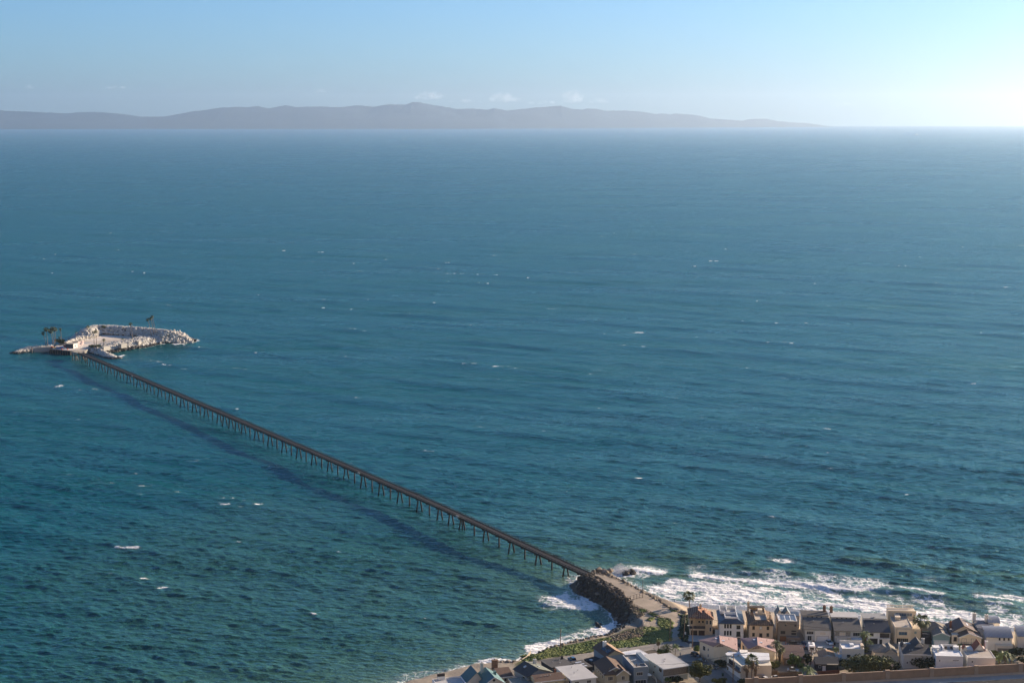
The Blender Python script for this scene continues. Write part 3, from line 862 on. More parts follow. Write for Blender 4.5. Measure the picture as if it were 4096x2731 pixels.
PS = [wall_s(p) for p in pil_px]
ends = [0.0] + PS + [WL]
WH = 3.7
for i in range(len(ends) - 1):
    a, b = ends[i] + (0.82 if i else 0), ends[i + 1] - 0.82 * (i < len(ends) - 2)
    stp = [0.0, -0.25, -0.1, 0.0, 0.0, 0.05, 0.1, 0.15][i]
    mb = MB(); mb.hexa([wp(a, -.1, WA.z - 1), wp(b, -.1, WA.z - 1), wp(b, .1, WA.z - 1), wp(a, .1, WA.z - 1)],
                       [wp(a, -.1, WA.z + WH + stp), wp(b, -.1, WA.z + WH + stp), wp(b, .1, WA.z + WH + stp), wp(a, .1, WA.z + WH + stp)])
    w_ = mb.build('wall_panel', wallm); w_.parent = wall; w_.matrix_parent_inverse = Matrix.Translation(-WA)
    mb = MB(); z_ = WA.z + WH + stp + 0.003
    mb.hexa([wp(a, -.2, z_), wp(b, -.2, z_), wp(b, .2, z_), wp(a, .2, z_)], [wp(a, -.2, z_ + .22), wp(b, -.2, z_ + .22), wp(b, .2, z_ + .22), wp(a, .2, z_ + .22)])
    w_ = mb.build('coping', capm); w_.parent = wall; w_.matrix_parent_inverse = Matrix.Translation(-WA)
for s_ in PS:
    mb = MB(); z_ = WA.z
    mb.hexa([wp(s_ - .8, -.35, z_ - 1), wp(s_ + .8, -.35, z_ - 1), wp(s_ + .8, .35, z_ - 1), wp(s_ - .8, .35, z_ - 1)],
            [wp(s_ - .8, -.35, z_ + WH + .45), wp(s_ + .8, -.35, z_ + WH + .45), wp(s_ + .8, .35, z_ + WH + .45), wp(s_ - .8, .35, z_ + WH + .45)])
    mb.hexa([wp(s_ - .9, -.42, z_ + WH + .453), wp(s_ + .9, -.42, z_ + WH + .453), wp(s_ + .9, .42, z_ + WH + .453), wp(s_ - .9, .42, z_ + WH + .453)],
            [wp(s_ - .9, -.42, z_ + WH + .6), wp(s_ + .9, -.42, z_ + WH + .6), wp(s_ + .9, .42, z_ + WH + .6), wp(s_ - .9, .42, z_ + WH + .6)])
    w_ = mb.build('pilaster', pilm); w_.parent = wall; w_.matrix_parent_inverse = Matrix.Translation(-WA)
# barrier kerb at the wall's foot, shoulder, edge line, carriageway
def strip(name, o0, o1, z0, z1, m, kind='structure'):
    mb = MB(); mb.hexa([wp(-300, o0, z0), wp(WL + 300, o0, z0), wp(WL + 300, o1, z0), wp(-300, o1, z0)], [wp(-300, o0, z1), wp(WL + 300, o0, z1), wp(WL + 300, o1, z1), wp(-300, o1, z1)])
    return tag(mb.build(name, m), kind=kind)


zb = WA.z
mb = MB()
mb.hexa([wp(-40, -1.0, zb - .5), wp(WL + 40, -1.0, zb - .5), wp(WL + 40, -.36, zb - .5), wp(-40, -.36, zb - .5)],
        [wp(-40, -.75, zb + .8), wp(WL + 40, -.75, zb + .8), wp(WL + 40, -.5, zb + .8), wp(-40, -.5, zb + .8)])
tag(mb.build('concrete_barrier', mat('barrier_concrete', (0.50, 0.38, 0.28), 0.9, noise=0.12, scale=0.3)), 'low tan concrete barrier running along the foot of the sound wall', 'barrier')
strip('highway_shoulder', -8.2, 0.1, zb - 3, zb + 0.05, mat('shoulder', (0.40, 0.35, 0.30), 0.9, noise=0.1, scale=0.3))
strip('lane_marking', -5.25, -5.05, zb, zb + 0.06, M['white'])
strip('highway', -60, -8.2, zb - 3, zb + 0.06, M['asphalt_dark'])
strip('median', -5.0, -4.9, zb, zb + 0.052, M['concrete'])
strip('lane', -8.19, -5.25, zb, zb + 0.055, M['asphalt_dark'])

# ------------------------------------------------------------------ jetty boulders
rr = random.Random(5)


def px_poly_scatter(lpx, z, n, smin, smax, seed):
    P = pts(lpx, z); r = random.Random(seed)
    xs = [p[0] for p in P]; ys = [p[1] for p in P]
    out = []
    Pn = P
    while len(out) < n:
        X = np.array([min(xs) + r.random() * (max(xs) - min(xs)) for _ in range(400)])
        Y = np.array([min(ys) + r.random() * (max(ys) - min(ys)) for _ in range(400)])
        ok = poly_sdf(X, Y, Pn) > 0
        for x, y in zip(X[ok], Y[ok]):
            s = smin + (smax - smin) * r.random() ** 2
            out.append((x, y, max(land_z(x, y), -0.1) + s * 0.15, s))
            if len(out) >= n: break
    return out


JL = z2([(300, 490), (330, 380), (400, 350), (560, 440), (700, 520), (820, 600), (860, 650), (940, 700), (930, 790), (860, 850), (790, 820), (720, 760), (680, 690), (570, 620), (450, 550), (360, 520)])
left_rocks = px_poly_scatter(JL, 2.5, 900, 0.35, 1.1, 11)
left_rocks.sort(key=lambda q: -q[3])
right_line = z2([(470, 320), (560, 330), (640, 355), (730, 385), (800, 420), (880, 460), (960, 500), (1040, 540), (1120, 570), (1200, 620), (1270, 650), (1330, 690), (1400, 725), (1470, 750), (1540, 770)])
right_rocks = []
for i in range(len(right_line) - 1):
    a, b = right_line[i], right_line[i + 1]
    for k in range(13):
        t = rr.random(); off = (rr.random() - .3) * 15
        p = at(a[0] + (b[0] - a[0]) * t + off * 0.4, a[1] + (b[1] - a[1]) * t - off * 0.5, 4.5)
        s = 0.4 + 0.8 * rr.random() ** 2
        right_rocks.append((p[0], p[1], max(land_z(p[0], p[1]), 0) + s * .3, s))
right_rocks.sort(key=lambda q: -q[3])
big = [at(*z2([(585, 330)])[0], 4.2)]
mound = [(big[0][0] + (rr.random() - .5) * 9, big[0][1] + (rr.random() - .5) * 12, 2.0 + rr.random() * 3.2, 0.9 + rr.random()) for _ in range(34)]
wave_rocks = [(lambda p: (p[0], p[1], rr.random() * 0.9 - .1, 0.8 + rr.random()))(at(*z2([(810 + rr.random() * 160, 345 - rr.random() * 45)])[0], 0)) for _ in range(30)]

base_rocks = []
for k in range(8):
    v, f = ROCKS2[k]
    me = bpy.data.meshes.new('boulder'); me.from_pydata(v.tolist(), [], f); me.update(); base_rocks.append(me)


def boulder(x, y, z, s, m, label, group):
    me = base_rocks[rr.randrange(8)]
    o = bpy.data.objects.new('boulder', me)
    if not me.materials: me.materials.append(None)
    C.objects.link(o)
    o.material_slots[0].link = 'OBJECT'; o.material_slots[0].material = m
    o.location = (x, y, z); o.scale = (s, s, s); o.rotation_euler = (rr.random() * .8, rr.random() * .8, rr.random() * 6.28)
    return tag(o, label, 'boulder', group)


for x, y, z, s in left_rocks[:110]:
    boulder(x, y, z, s, M['rock_dark'] if rr.random() < .88 else M['rock_tan'], 'rough boulder coloured dark for the shade of the sea side jetty slope', 'boulders on the left slope of the jetty')  # few tan rocks here: the slope's deep shade is put into the colour
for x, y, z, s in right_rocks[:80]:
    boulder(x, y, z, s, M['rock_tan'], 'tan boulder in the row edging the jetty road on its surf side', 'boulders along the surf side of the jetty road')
tag(rock_mesh('riprap', [(x, y, z, s) for x, y, z, s in left_rocks[110:]], M['rock_dark'], ROCKS, 3), 'broken rock coloured dark for shade, filling the jetty slope', 'rocks', kind='stuff')
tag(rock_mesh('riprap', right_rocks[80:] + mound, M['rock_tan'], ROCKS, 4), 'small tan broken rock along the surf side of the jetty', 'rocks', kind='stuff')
for x, y, z, s in wave_rocks[:14]:
    boulder(x, y, z, s, M['rock_dark'], 'wet dark boulder awash in the breaking wave beside the splash', 'wet boulders in the breaking wave')
# dark rocks of the little cove and the bluff's foot
cv = px_poly_scatter(z2([(690, 960), (760, 940), (860, 925), (880, 960), (800, 990), (700, 1020)]), 1.5, 60, 0.25, 0.8, 21)
cv += px_poly_scatter(z2([(520, 880), (580, 880), (580, 930), (530, 930)]), 0.0, 8, 0.5, 1.1, 22)
cv += px_poly_scatter(z2([(450, 600), (520, 600), (520, 640), (460, 640)]), 0.0, 7, 0.5, 1.1, 23)
cv += px_poly_scatter(z2([(740, 800), (960, 860), (960, 900), (800, 930), (720, 860)]), 1.5, 70, 0.2, 0.6, 24)
tag(rock_mesh('cove_rocks', cv, M['rock_wet'], ROCKS, 5), 'wet black rocks scattered over the small cove left of the jetty', 'rocks', kind='stuff')
bl = px_poly_scatter(z2([(180, 1130), (340, 1085), (480, 1070), (620, 1035), (700, 1000), (720, 1030), (600, 1065), (400, 1115), (200, 1160)]), 2.5, 130, 0.25, 0.9, 25)
bl += px_poly_scatter(z6([(1100, 690), (1380, 680), (1500, 650), (1640, 570), (1700, 520), (1900, 470), (2250, 380), (2352, 350), (2352, 380), (2200, 430), (1900, 500), (1700, 560), (1560, 650), (1400, 715), (1150, 715)]), 2.5, 150, 0.25, 0.9, 26)
tag(rock_mesh('bluff_rocks', bl, M['rock_tan'], ROCKS, 6), 'reddish brown rocks along the foot of the green bluff', 'rocks', kind='stuff')

# ------------------------------------------------------------------ low plants: ice plant on the bluff
M['ice'] = mat('ice_plant_green', (0.10, 0.135, 0.028), 0.8, noise=0.35, scale=0.6, col2=(0.15, 0.165, 0.04), c2scale=0.1)
M['scrub'] = mat('dry_scrub', (0.155, 0.115, 0.08), 0.9, noise=0.4, scale=0.8, col2=(0.10, 0.09, 0.05), c2scale=0.3)


def cover(name, polys, m, n, smin, smax, label, seed, zc=4.0, flat=0.5):
    items = []
    for i, (pl, k) in enumerate(polys):
        for x, y, z, s in px_poly_scatter(pl, zc, int(n * k), smin, smax, seed + i):
            items.append((x, y, max(land_z(x, y), GZ - 1.6) + s * 0.05, s))
    lib = [ico(1, 0.3, seed * 10 + q, flat) for q in range(8)]
    return tag(rock_mesh(name, items, m, lib, seed), label, 'ground cover', kind='stuff')


P_ICE = [(z2([(-330, 1215), (0, 1172), (220, 1138), (460, 1090), (640, 1050), (700, 1060), (640, 1120), (760, 1150), (600, 1190), (540, 1200), (250, 1240), (0, 1275), (-300, 1330)]), 1.0),
         (z2([(640, 1120), (760, 1095), (1000, 1050), (1230, 1010), (1220, 950), (1180, 930), (1060, 930), (980, 960), (1040, 1020), (1380, 1010), (1380, 1090), (1200, 1105), (1100, 1132), (900, 1160), (700, 1165)]), 0.75),
         (z2([(1230, 830), (1370, 842), (1410, 890), (1385, 960), (1300, 960), (1230, 900)]), 0.2),
         (z2([(1230, 975), (1300, 965), (1390, 985), (1375, 1015), (1240, 1010)]), 0.12),
         (z2([(1465, 800), (1590, 795), (1590, 830), (1500, 825)]), 0.05), (z2([(1110, 850), (1150, 828), (1185, 835), (1150, 865)]), 0.05),
         (z2([(1120, 785), (1180, 780), (1235, 805), (1190, 812)]), 0.05), (z2([(1030, 740), (1100, 750), (1090, 770), (1040, 765)]), 0.04), (z2([(1360, 740), (1420, 735), (1455, 760), (1390, 765)]), 0.06)]
cover('ice_plant', P_ICE, M['ice'], 2600, 0.25, 0.85, 'bright green ice plant carpeting the bluff behind the cove', 30)
cover('scrub', [(z2([(640, 1040), (780, 1000), (900, 960), (1000, 935), (1090, 960), (1060, 1030), (900, 1060), (740, 1095), (640, 1110)]), 1.0),
                (z2([(430, 1090), (560, 1080), (650, 1110), (640, 1165), (520, 1160), (470, 1130)]), 0.35), (z2([(100, 1160), (170, 1150), (160, 1190), (110, 1190)]), 0.06),
                (z2([(900, 690), (1040, 760), (1080, 800), (1000, 830), (940, 780)]), 0.25)], M['scrub'], 900, 0.25, 0.8, 'brown dry scrub patches among the ice plant', 50)
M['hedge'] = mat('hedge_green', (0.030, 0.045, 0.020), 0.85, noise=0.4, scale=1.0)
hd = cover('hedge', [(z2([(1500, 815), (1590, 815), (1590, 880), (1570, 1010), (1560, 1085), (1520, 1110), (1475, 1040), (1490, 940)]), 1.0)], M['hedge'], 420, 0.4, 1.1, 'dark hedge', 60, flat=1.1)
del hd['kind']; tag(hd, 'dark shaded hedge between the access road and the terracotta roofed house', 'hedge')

# ------------------------------------------------------------------ the pier
PS_, PE_ = at(2362, 2301, 5.7), at(322, 1411, 8.0)
pdir = (PE_ - PS_); pdir.z = 0; PLEN = pdir.length; pdir.normalize(); pper = Vector((pdir.y, -pdir.x, 0))   # pper: towards the open sea (right)


def deck_z(s):
    return 5.7 + 2.6 * float(sstep(-30, 190, s)) - 0.3 * float(sstep(500, PLEN, s)) - 0.09


def pp(s, off, z): return PS_ + pdir * s + pper * off + Vector((0, 0, z - PS_.z))


pier = empty('pier', (PS_[0], PS_[1], 0))
tag(pier, 'long narrow dark pier on steel piles running out to the rock island', 'pier')


def pier_part(mb, name, m, label=None, parent=None, smooth=False):
    o = mb.build(name, m, None, smooth, label)
    o.parent = parent or pier
    o.matrix_parent_inverse = Matrix.Translation(-Vector((PS_[0], PS_[1], 0)))
    return o


NSEG = 140
ss = [PLEN * i / NSEG for i in range(NSEG + 1)]


def long_bar(mb, o0, o1, dz0, dz1):
    v = []; f = []
    for s_ in ss:
        z = deck_z(s_)
        v += [pp(s_, o0, z + dz0), pp(s_, o1, z + dz0), pp(s_, o1, z + dz1), pp(s_, o0, z + dz1)]
    for i in range(NSEG):
        a = 4 * i; b = a + 4
        f += [(a, a + 1, b + 1, b), (a + 1, a + 2, b + 2, b + 1), (a + 2, a + 3, b + 3, b + 2), (a + 3, a, b, b + 3)]
    f += [(0, 3, 2, 1), (4 * NSEG, 4 * NSEG + 1, 4 * NSEG + 2, 4 * NSEG + 3)]
    mb.add(v, f)


HW = 2.35
mb = MB(); long_bar(mb, -HW, HW, -0.25, 0.0); pier_part(mb, 'deck', mat('pier_deck', (0.036, 0.034, 0.033), 0.9, noise=0.35, scale=0.08))
mb = MB(); long_bar(mb, -0.55, 0.1, 0.003, 0.03); long_bar(mb, 0.9, 1.3, 0.003, 0.03); pier_part(mb, 'wheel_track', mat('wheel_planks', (0.075, 0.07, 0.068), 0.9, noise=0.3, scale=0.3))
for o_ in (-1.7, 1.7):
    mb = MB(); long_bar(mb, o_ - .2, o_ + .2, -0.95, -0.253); pier_part(mb, 'girder', M['steel_dark'])
for sd_ in (-1, 1):
    mb = MB(); long_bar(mb, sd_ * HW - .06, sd_ * HW + .06, 0.95, 1.08); long_bar(mb, sd_ * HW - .04, sd_ * HW + .04, 0.5, 0.58); long_bar(mb, sd_ * HW - .12, sd_ * HW + .12, 0.003, 0.25)
    s_ = 0
    while s_ < PLEN:
        z = deck_z(s_)
        a = [pp(s_ - .08, sd_ * HW - .08, z + .253), pp(s_ + .08, sd_ * HW - .08, z + .253), pp(s_ + .08, sd_ * HW + .08, z + .253), pp(s_ - .08, sd_ * HW + .08, z + .253)]
        mb.hexa(a, [p + Vector((0, 0, .75)) for p in a]); s_ += 3.05
    pier_part(mb, 'railing', M['steel_dark'] if sd_ < 0 else mat('railing_wood', (0.05, 0.048, 0.046), 0.9, noise=0.3, scale=0.3))
mb = MB(); long_bar(mb, HW + .15, HW + .4, -0.35, -0.1); pier_part(mb, 'pipe', M['pipe'])
mb = MB(); long_bar(mb, -HW - .42, -HW - .18, -0.5, -0.25); pier_part(mb, 'pipe', M['steel_dark'])


def s_of_px(px):
    lo, hi = 0.0, PLEN
    for _ in range(40):
        mid = (lo + hi) / 2
        if pix(pp(mid, -1.7, 4))[0] > px: lo = mid
        else: hi = mid
    return lo


near_b = [2312, 2251, 2196, 2141, 2088, 2034, 1985, 1932, 1886, 1837, 1792.5, 1748]
far_b = [260 + x / 3.675 for x in (2315, 2232, 2137, 2042, 1955, 1868, 1776, 1692, 1607, 1524, 1443, 1362, 1280, 1200, 1131, 1050, 980, 907, 836, 758, 696, 622, 560, 493, 428, 360, 300, 245)]
S1 = [s_of_px(x) for x in near_b]; S2 = [s_of_px(x) for x in far_b]
gap = (S2[0] - S1[-1]); nmid = int(round(gap / 12.3))
if (len(S1) + nmid) % 2 == 1: pass
Smid = [S1[-1] + gap * k / nmid for k in range(1, nmid)]
BENTS = S1 + Smid + S2
print('bents', len(BENTS), 'pier length', PLEN, 'spacing', S1[:4], S2[:4], nmid)
for i, s_ in enumerate(BENTS):
    z = deck_z(s_) - 0.95
    fr = i < len(S1)
    single = (i % 2 == 0)
    if i in (9, 10, 36, 38): single = False
    c = MB(); a = [pp(s_ - .3, -2.1, z - .6), pp(s_ + .3, -2.1, z - .6), pp(s_ + .3, 2.1, z - .6), pp(s_ - .3, 2.1, z - .6)]
    c.hexa(a, [p + Vector((0, 0, .597)) for p in a])
    bent = pier_part(c, 'bent', M['steel_dark'])
    legs = [(0, 0)] if single else [(-1.9, -0.75), (1.9, 0.75)]
    if i == 9: legs = [(-2.0, -0.75), (0.2, 0.1), (2.0, .75)]
    for ob, ot in legs:
        q = MB(); q.tube(pp(s_, ob * 1.18, -3.0), pp(s_, ot, z - .6), 0.40, 0.40, 8)
        q.v = [tuple(Vector(p)) for p in q.v]
        pl_ = q.build('pile', M['pile'], None, True)
        pl_.parent = bent
# pull-out bays with small pale boxes
for px_ in (1837, 1442, 535):
    s_ = s_of_px(px_); z = deck_z(s_)
    q = MB(); a = [pp(s_ - 1.2, -HW - .9, z - .2), pp(s_ + 1.2, -HW - .9, z - .2), pp(s_ + 1.2, -HW - .1, z - .2), pp(s_ - 1.2, -HW - .1, z - .2)]
    q.hexa(a, [p + Vector((0, 0, 1.0)) for p in a]); pier_part(q, 'valve_box', M['concrete_pale'])

# ------------------------------------------------------------------ rock island
IZ = 3.6


def zi(l): return [(x / 2.868, 1220 + y / 2.868) for x, y in l]
def za(l): return [(x / 5.6, 1250 + y / 5.6) for x, y in l]
def zbb(l): return [(400 + x / 5.6, 1250 + y / 5.6) for x, y in l]


PLAT = pts(zi([(600, 500), (820, 522), (1000, 512), (1045, 488), (1190, 464), (1450, 424), (1650, 372), (1700, 366), (1130, 335), (950, 382), (740, 445), (640, 470)]), IZ)
# island body: footprint at water level
FOOT = pts(zi([(598, 545), (820, 560), (1000, 545), (1230, 545), (1400, 520), (1680, 478), (1870, 446), (2010, 438), (2150, 430), (2215, 410), (2130, 372), (1900, 350), (1500, 338), (1200, 322), (1000, 330), (900, 350), (860, 400), (720, 470), (600, 505)]), 0)
core = MB()
n_ = len(PLAT)
core.prism([(p[0], p[1]) for p in PLAT], -3, IZ)
island = empty('rock_island', tuple(PLAT[0].xy) + (0,))
tag(island, 'flat paved man made island at the end of the pier', 'island')


def isl(o):
    o.parent = island; o.matrix_parent_inverse = Matrix.Translation(-Vector((PLAT[0][0], PLAT[0][1], 0))); return o


isl(core.build('paved_top', mat('island_paving', (0.50, 0.43, 0.34), 0.95, noise=0.16, scale=0.06, col2=(0.62, 0.56, 0.48), c2scale=0.03)))
# underlying rubble mound as heightfield
fx = [p[0] for p in FOOT]; fy = [p[1] for p in FOOT]
ix = np.arange(min(fx) - 25, max(fx) + 15, 1.5); iy = np.arange(min(fy) - 20, max(fy) + 30, 1.5)
IX, IY = np.meshgrid(ix, iy)
dF = poly_sdf(IX, IY, FOOT); dP = poly_sdf(IX, IY, PLAT)
berm_line = pts(zi([(985, 300), (1080, 262), (1250, 262), (1500, 278), (1700, 295), (1860, 312), (1960, 330), (2080, 345)]), 9)
bd, bu = line_coord(IX, IY, berm_line)
berm_h = 10.6 * np.exp(-(bd / 11.0) ** 2) * (1 - 0.25 * sstep(0.85, 1, bu))
MH = np.clip(dF * 0.6, -4, 5.0)
MH = np.where(dF > -2, np.maximum(MH, np.minimum(berm_h, (dF + 3) * 1.0)), MH)
MH = np.where(dP > 0.5, np.minimum(MH, np.maximum(berm_h, IZ - 1.5)), MH)
MH = np.where((dP > 2) & (bd < -14), IZ - 1.5, MH)


def mound_z(x, y):
    i = int(round((y - iy[0]) / 1.5)); j = int(round((x - ix[0]) / 1.5))
    if i < 0 or j < 0 or i >= len(iy) or j >= len(ix): return -4
    return float(MH[i, j])


isl(grid_mesh('shaded_rubble_core', IX, IY, MH - 0.3, M['rock_dark']))  # dark core colour paints the shade in gaps between the armour rocks
r3 = random.Random(9)
items = []; wetitems = []
for _ in range(26000):
    x = ix[0] + r3.random() * (ix[-1] - ix[0]); y = iy[0] + r3.random() * (iy[-1] - iy[0])
    z = mound_z(x, y)
    if z < -0.8: continue
    d_ = float(poly_sdf(np.array([x]), np.array([y]), PLAT)[0])
    if z < IZ + .3 and d_ > 0.3: continue
    s = 0.75 + 1.15 * r3.random()
    (wetitems if z < 1.1 else items).append((x, y, z + 0.2 * s, s))
items = items[:6500]; wetitems = wetitems[:1500]
# low berm along the left edge, spit, and the short breakwater on the right


def pile_along(lpx, zt, n, width, s0, s1, hgt):
    L = pts(lpx, zt)
    seg = [(L[i + 1] - L[i]).length for i in range(len(L) - 1)]; tot = sum(seg)
    for _ in range(n):
        q = r3.random() * tot; i = 0
        while q > seg[i] and i < len(seg) - 1: q -= seg[i]; i += 1
        p = L[i] + (L[i + 1] - L[i]) * (q / seg[i])
        e = (L[i + 1] - L[i]).normalized(); nn = Vector((-e.y, e.x, 0))
        o_ = (r3.random() + r3.random() - 1) * width
        h = hgt(q, (sum(seg[:i]) + q) / tot) * (1 - abs(o_) / width) - 0.3
        s = s0 + (s1 - s0) * r3.random()
        p = p + nn * o_
        (wetitems if h < 0.7 else items).append((p[0], p[1], h, s))


pile_along(zi([(745, 432), (850, 395), (950, 368), (1090, 348)]), 6.0, 380, 4, 0.7, 1.5, lambda q, t: 6.8)
pile_along(zi([(150, 535), (240, 515), (330, 505), (450, 500), (560, 492), (600, 490)]), 2.0, 620, 6.5, 0.7, 1.5, lambda q, t: 0.6 + 4.0 * min(1, t * 2.0))
pile_along(zi([(1030, 500), (1120, 525), (1220, 560), (1300, 585), (1350, 597)]), 2.0, 620, 7, 0.8, 1.6, lambda q, t: 5.2 * (1 - t) ** .6 + 0.3)
tag(rock_mesh('armour_rocks', items, M['rock_white'], ROCKS, 12), 'pale sunlit armour rocks heaped round the island', 'rocks', kind='stuff')
tag(rock_mesh('waterline_rocks', wetitems, M['rock_wet'], ROCKS, 13), 'black wet rocks at the island waterline', 'rocks', kind='stuff')


def tetrapod_mesh():
    mb = MB()
    dirs = [Vector((0, 0, 1))] + [Vector((math.cos(a) * .943, math.sin(a) * .943, -.333)) for a in (0, 2.094, 4.189)]
    for d in dirs: mb.tube((0, 0, 0), d * 1.0, 0.42, 0.26, 9)
    return mb


tp = tetrapod_mesh().build('tetrapod', mat('tetrapod_concrete', (0.50, 0.46, 0.40), 0.9, noise=0.2, scale=0.4), None, True)
first = True
TE = pts(zi([(1900, 352), (1960, 318), (2100, 330), (2200, 385), (2205, 408), (2080, 425), (1960, 400)]), 3.0)
txs = [p[0] for p in TE]; tys = [p[1] for p in TE]
cnt = 0
while cnt < 64:
    x = min(txs) + r3.random() * (max(txs) - min(txs)); y = min(tys) + r3.random() * (max(tys) - min(tys))
    if poly_sdf(np.array([x]), np.array([y]), TE)[0] < 0: continue
    t = (x - min(txs)) / (max(txs) - min(txs))
    o = tp if first else tp.copy()
    if not first: C.objects.link(o)
    first = False
    s = 2.1 + r3.random() * 0.8
    o.location = (x, y, max(mound_z(x, y), 0.5) + 1.4 - 1.3 * t); o.scale = (s, s, s)
    o.rotation_euler = (r3.random() * 6.28, r3.random() * 1.0, r3.random() * 6.28)
    tag(o, 'pale concrete tetrapod in the jumbled heap at the right end of the island', 'tetrapod', 'tetrapods at the right end of the island')
    cnt += 1
# concrete walls and blocks
def face_block(name, l, ztop, zbot, th, m, label, cat='wall'):
    a, b = at(*l[0], ztop), at(*l[1], ztop)
    e = (b - a).normalized(); nn = Vector((-e.y, e.x, 0)) * th
    mb = MB(); mb.hexa([(a.x, a.y, zbot), (b.x, b.y, zbot), (b.x + nn.x, b.y + nn.y, zbot), (a.x + nn.x, a.y + nn.y, zbot)],
                       [(a.x, a.y, ztop), (b.x, b.y, ztop), (b.x + nn.x, b.y + nn.y, ztop), (a.x + nn.x, a.y + nn.y, ztop)])
    return tag(mb.build(name, m), label, cat)


face_block('retaining_wall', zi([(390, 488), (600, 478)]), 4.6, 0, 1.2, M['concrete_pale'], 'pale concrete retaining wall of the spit beside the dock')
face_block('concrete_block', zbb([(85, 770), (230, 745)]), 6.6, 3, 4, M['concrete_pale'], 'long low concrete block among the near rocks of the island', 'block')
face_block('concrete_block', zbb([(475, 705), (600, 685)]), 6.6, 2.5, 4, M['concrete_pale'], 'concrete block at the foot of the small wind bent palm', 'block')
face_block('concrete_block', zbb([(865, 645), (925, 632)]), 6.2, 3, 3, M['concrete_pale'], 'smallest concrete block among the rocks near the tetrapods', 'block')
# dock face with timber fenders
dk = empty('dock', tuple(at(*zi([(600, 505)])[0], IZ)))
tag(dk, 'dark timber fendered dock face below the boats', 'dock')
a, b = at(*zi([(592, 506)])[0], IZ + .2), at(*zi([(822, 528)])[0], IZ + .2)
e = (b - a).normalized(); nn = Vector((e.y, -e.x, 0))
mb = MB(); mb.hexa([a + nn * 1.5 + Vector((0, 0, -5.5)), b + nn * 1.5 + Vector((0, 0, -5.5)), b + Vector((0, 0, -5.5)), a + Vector((0, 0, -5.5))], [a + nn * 1.5, b + nn * 1.5, b, a])
o = mb.build('dock_face', M['steel_dark']); o.parent = dk; o.matrix_parent_inverse = Matrix.Translation(-dk.location)
L_ = (b - a).length; k = 0
while k * 3.2 < L_:
    p = a + e * (k * 3.2) + nn * 1.75
    mb = MB(); mb.tube(p + Vector((0, 0, -6.5)), p + Vector((0, 0, .6)), 0.3, 0.3, 6)
    o = mb.build('fender_pile', M['wood_pole']); o.parent = dk; o.matrix_parent_inverse = Matrix.Translation(-dk.location); k += 1
# wharf between pier and island, on raking piles
wh = empty('wharf', tuple(at(*za([(1780, 890)])[0], 7)))
tag(wh, 'pale timber wharf joining the pier end to the island', 'wharf')
WP = [at(*q, 7.4) for q in za([(1600, 868), (1760, 905), (1900, 912), (1935, 880), (1950, 840), (1800, 835), (1680, 845)])]
mb = MB(); mb.prism([(p[0], p[1]) for p in WP], 6.7, 7.4)
wf = mat('wharf_planks', (0.42, 0.36, 0.27), 0.9, noise=0.2, scale=0.3)
o = mb.build('wharf_deck', wf); o.parent = wh; o.matrix_parent_inverse = Matrix.Translation(-wh.location)
mb = MB()
for i in range(len(WP)):
    p, q = WP[i], WP[(i + 1) % len(WP)]
    mb.tube(p + Vector((0, 0, 1)), q + Vector((0, 0, 1)), .09); n_ = max(2, int((q - p).length / 2.5))
    for k in range(n_): mb.tube(p + (q - p) * (k / n_), p + (q - p) * (k / n_) + Vector((0, 0, 1)), .08)
o = mb.build('handrail', wf); o.parent = wh; o.matrix_parent_inverse = Matrix.Translation(-wh.location)
for x0, x1 in ((1625, 1605), (1668, 1672), (1700, 1725), (1705, 1675), (1765, 1785), (1800, 1780), (1835, 1875), (1905, 1915)):
    p, q = at(*za([(x0, 905)])[0], 6.6), at(*za([(x1, 1075)])[0], 0)
    q = Vector((q[0], p[1] + (r3.random() - .5) * 3, -2))
    mb = MB(); mb.tube(q, p, .4, .4, 8)
    o = mb.build('pile', mat('pale_pile', (0.25, 0.20, 0.16), 0.9, noise=.25), None, True); o.parent = wh; o.matrix_parent_inverse = Matrix.Translation(-wh.location)
for dxp in (0, 12):
    p = at(*za([(712 + dxp, 905)])[0], 0)
    mb = MB(); mb.tube(p + Vector((0, 0, -3)), p + Vector((0, 0, 5.6)), .4, .35, 8)
    tag(mb.build('mooring_pile', mat('pale_pile', (0.2, .2, .2)), None, True), ('left' if dxp == 0 else 'right') + ' one of the two wooden mooring piles standing in the water off the spit', 'pile', 'mooring piles')

# ------------------------------------------------------------------ houses
def paint(name, c, rough=0.85, noise=0.07, **k): return mat(name, c, rough, noise=noise, scale=0.35, **k)


M['glass'] = mat('window_glass', (0.03, 0.035, 0.04), 0.15, noise=0.3, scale=0.2, spec=0.6)
M['glass_blue'] = mat('sky_glass', (0.06, 0.12, 0.18), 0.1, noise=0.2, scale=0.3, spec=0.8)
M['trim'] = paint('white_trim', (0.72, 0.71, 0.68))
M['dark_trim'] = paint('dark_trim', (0.06, 0.05, 0.045))
M['cream'] = paint('cream_stucco', (0.70, 0.58, 0.42))
M['cream2'] = paint('pale_cream_stucco', (0.74, 0.63, 0.48))
M['tan'] = paint('tan_stucco', (0.68, 0.54, 0.38))
M['ochre'] = paint('ochre_stucco', (0.56, 0.43, 0.28))
M['offwhite'] = paint('offwhite_stucco', (0.80, 0.74, 0.64))
M['wht'] = paint('bright_white_stucco', (0.84, 0.82, 0.77))
M['greybrown'] = paint('grey_brown_stucco', (0.27, 0.235, 0.19))
M['bluegrey'] = paint('blue_grey_siding', (0.22, 0.27, 0.31))
M['bluegreen'] = paint('blue_green_siding', (0.22, 0.32, 0.32))
M['grey_sid'] = paint('grey_siding', (0.56, 0.55, 0.51))
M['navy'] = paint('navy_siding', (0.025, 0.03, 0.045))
M['beige'] = paint('beige_siding', (0.42, 0.38, 0.28))
M['brownwall'] = paint('brown_wall', (0.25, 0.17, 0.12))
